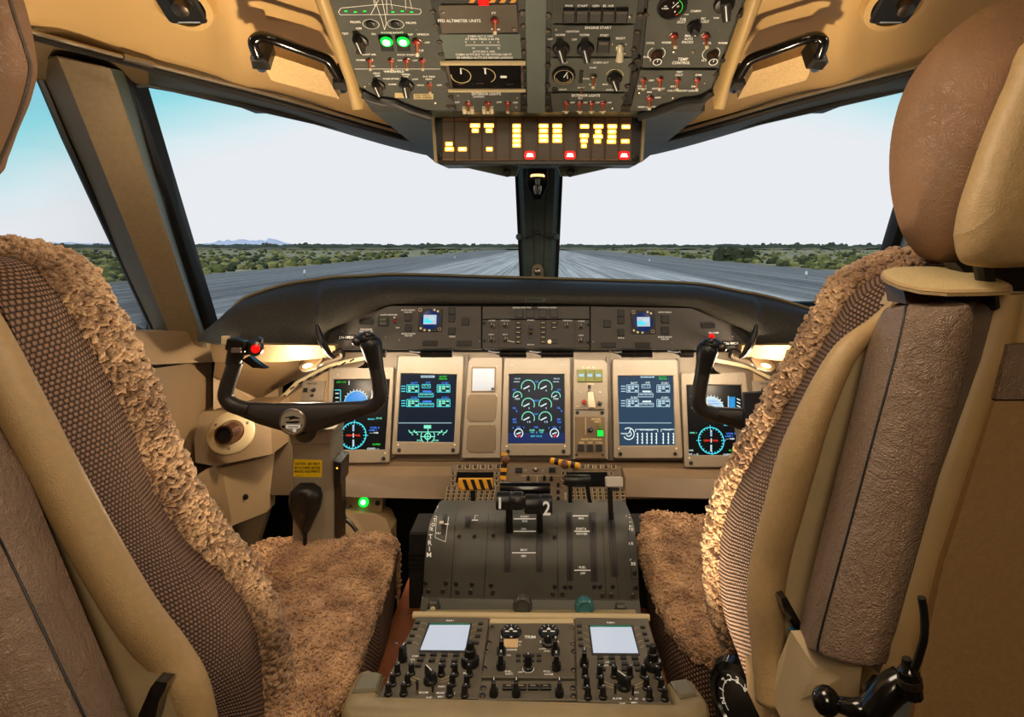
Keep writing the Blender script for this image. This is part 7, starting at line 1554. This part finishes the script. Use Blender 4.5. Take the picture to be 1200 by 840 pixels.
    for i in range(nu):
        wd = wf(i / (nu - 1)); c = C2[i]; f = max(0, 1 - i / 22.0); dz = -.05 * f * f if i < 22 else 0
        wv = .006 * math.sin(i * .21) + .008 * noise.noise(Vector((i * .09, s, 0)))
        hang = .014 + wv * .6 if i > 6 else .06
        tp_ = Vector((0, 0, dz)); dish = -.022 * min(1, i / 60)
        ctl = [c + Vector((-s * .002, 0, -hang - .012)), c + Vector((-s * .007, 0, -hang * .6)), c + Vector((-s * .004, 0, .006)), c + Vector((s * .03, 0, .022)), c + Vector((wd * .4, 0, .020 + dish)), c + Vector((wd * .75, 0, .014 + dish)), c + Vector((wd, 0, .004)), c + Vector((wd * 1.02, 0, -.05))]
        G.append([cr(ctl, (j / (nv - 1)) ** 1.25) + tp_ + Vector((0, .012 * math.sqrt(max(0, 1 - (1 - f) ** 2)) if f > 0 else 0, 0)) for j in range(nv)])
    # front skirt
    fr = [[p + Vector((0, .008, -.03)) for p in G[0]], [p + Vector((0, .012, -.06)) for p in G[0]]]
    G = [fr[1], fr[0]] + G
    G = wool(G, .0050 if s > 0 else -.0050, 120, 3.0)
    b = MB('fleece_seat').grid(G); tufts(b, G, 1 if s > 0 else -1, 16000, .52, 1.0); b.build('seat_sheepskin', t, mw=iv, smooth=180)
    b = MB('black_satin').box(min(0, wd) + (base.x if 0 else 0), max(0, wd), 0, .42, -.30, -.12); b.build('seat_base', t, mw=iv @ Matrix.Translation(Vector((C1[0].x + s * .02, .98, CAMZ - .66))))
    MB('metal_dark').box(min(0, wd) + s * 0, max(0, wd), .05, .36, -.54, -.30).build('pedestal_base', t, mw=iv @ Matrix.Translation(Vector((C1[0].x + s * .02, .98, CAMZ - .66))))
    if s > 0:
        c = W(869, 818, .84); R = Vector((-1, -.62, .12)).to_track_quat('Z', 'Y').to_matrix().to_4x4(); o = MB('black_gloss').lathe(0, 0, [(.050, -.014), (.052, .004), (.046, .012), (.036, .013), (.033, .009)], 40, wob=.01).build('recline_wheel', t, mw=iv @ Matrix.Translation(c) @ R)
        b = MB('black').disc(0, 0, .0335, .0095, 30); b.mat('white_mark').arc(0, 0, .024, 60, 240, .0012, .0099)
        for k in range(6): g = 1.1 + k * .52; b.text('RECLINE'[k], .026 * math.cos(g), .026 * math.sin(g), .008, .0100, rot=g + PI / 2)
        b.build('wheel_face', o)
        b = MB('frame_beige').slab(pts([(893, 808, .62), (930, 806, .60), (965, 812, .56), (960, 850, .56), (895, 850, .62)]), (0, .05, 0)); b.build('lower_bracket', t, mw=iv)
        b = MB('frame_shell').slab(pts([(955, 782, .52), (1010, 782, .50), (1000, 870, .48), (930, 870, .54), (938, 820, .54)]), (0, .05, 0)); b.build('hinge_block', t, mw=iv)
        b = MB('black_gloss').ball(W(968, 821, .47), .0105, 16); b.tube([W(972, 822, .47), W(1000, 830, .46), W(1024, 830, .455)], [.005, .007, .009], 10); b.tube(resample([W(1020, 838, .455), W(1032, 820, .455), W(1046, 806, .455), W(1058, 800, .455)], 10), .011, 12); b.build('armrest_knob', t, mw=iv, smooth=180)
        b = MB('black_satin').slab(pts([(1028, 826, .46), (1040, 812, .46), (1070, 816, .45), (1062, 850, .45), (1030, 850, .45)]), (0, .02, 0)); o = b.build('black_bracket', t, mw=iv); MB('metal').ball(W(1045, 828, .452), .0034, 10).build('rivet', o)
    return t
seat('left'); right_seat = seat('right')
# cable with gland hanging behind the right seat
t = inst('hanging_cable', MB('black').ball((0, 0, 0), .003, 8).mesh('cable_core'), right_seat, mw=Matrix.Translation(W(1066, 795, .42) - Vector((.47, 1.15, 0))), label='black cable with knurled gland'); iv = Matrix.Translation(-W(1066, 795, .42))
MB('black').tube(resample(pts([(1080, 700, .40), (1083, 720, .40), (1083, 745, .40), (1078, 765, .405), (1072, 782, .41)]), 20), .0026, 10).build('cable', t, mw=iv)
MB('black_gloss').lathe(0, 0, [(.0068, -.012), (.0072, 0), (.0068, .006), (.0045, .008), (.003, .014)], 20, wob=.06).build('gland', t, mw=Matrix.Rotation(-.15, 4, 'Y'))
MB('metal_dark').lathe(0, 0, [(.0078, -.004), (.0078, .001)], 20).build('ring', t, mw=Matrix.Rotation(-.15, 4, 'Y'))
# ------------------------------------------------------------------ cabin lighting
WARM = (1.0, .78, .54)
l = light('added_cabin_fill', 'AREA', (0, -.35, 1.50), (1, .78, .52), 4.0, .30); aim(l, (0, .7, .55))  # added unseen fill lamp behind the camera, brightens the seat backs
light('added_cabin_fill', 'AREA', (0, .5, 1.585), (1, .82, .6), 3.4, .3)  # second added fill lamp, out of view above the seats
for s in (-1, 1):
    c = W(365 if s < 0 else 893, 428, 1.46); light('eyebrow_light', 'POINT', c + Vector((0, -.03, -.02)), WARM, 2.4, .012)
    l = light('spot_light', 'SPOT', W(212 if s < 0 else 1050, 10, .93) + Vector((0, -.03, -.02)), WARM, 6, .015, spot=2.4); l.rotation_euler = (math.radians(25), 0, 0)
    l = light('added_ceiling_fill', 'AREA', (s * .04 - .02, .76, .40), (1, .78, .50), 1.85 if s < 0 else 1.45, .08, spread=math.radians(52)); aim(l, (s * .50, .95, 1.58))  # added lamps below the view, stand in for light bounced onto the ceiling
# coaming flood strips shining down on the display bezels
for x0, x1 in ((400, 540), (545, 715), (720, 870)):
    a, c = W(x0, 411, 1.60), W(x1, 411, 1.60); l = light('coaming_flood', 'AREA', (a + c) / 2 + Vector((0, -.005, .004)), (1, .84, .64), 1.2, (c - a).length, size_y=.012)
    l.rotation_euler = (math.radians(12), 0, 0)
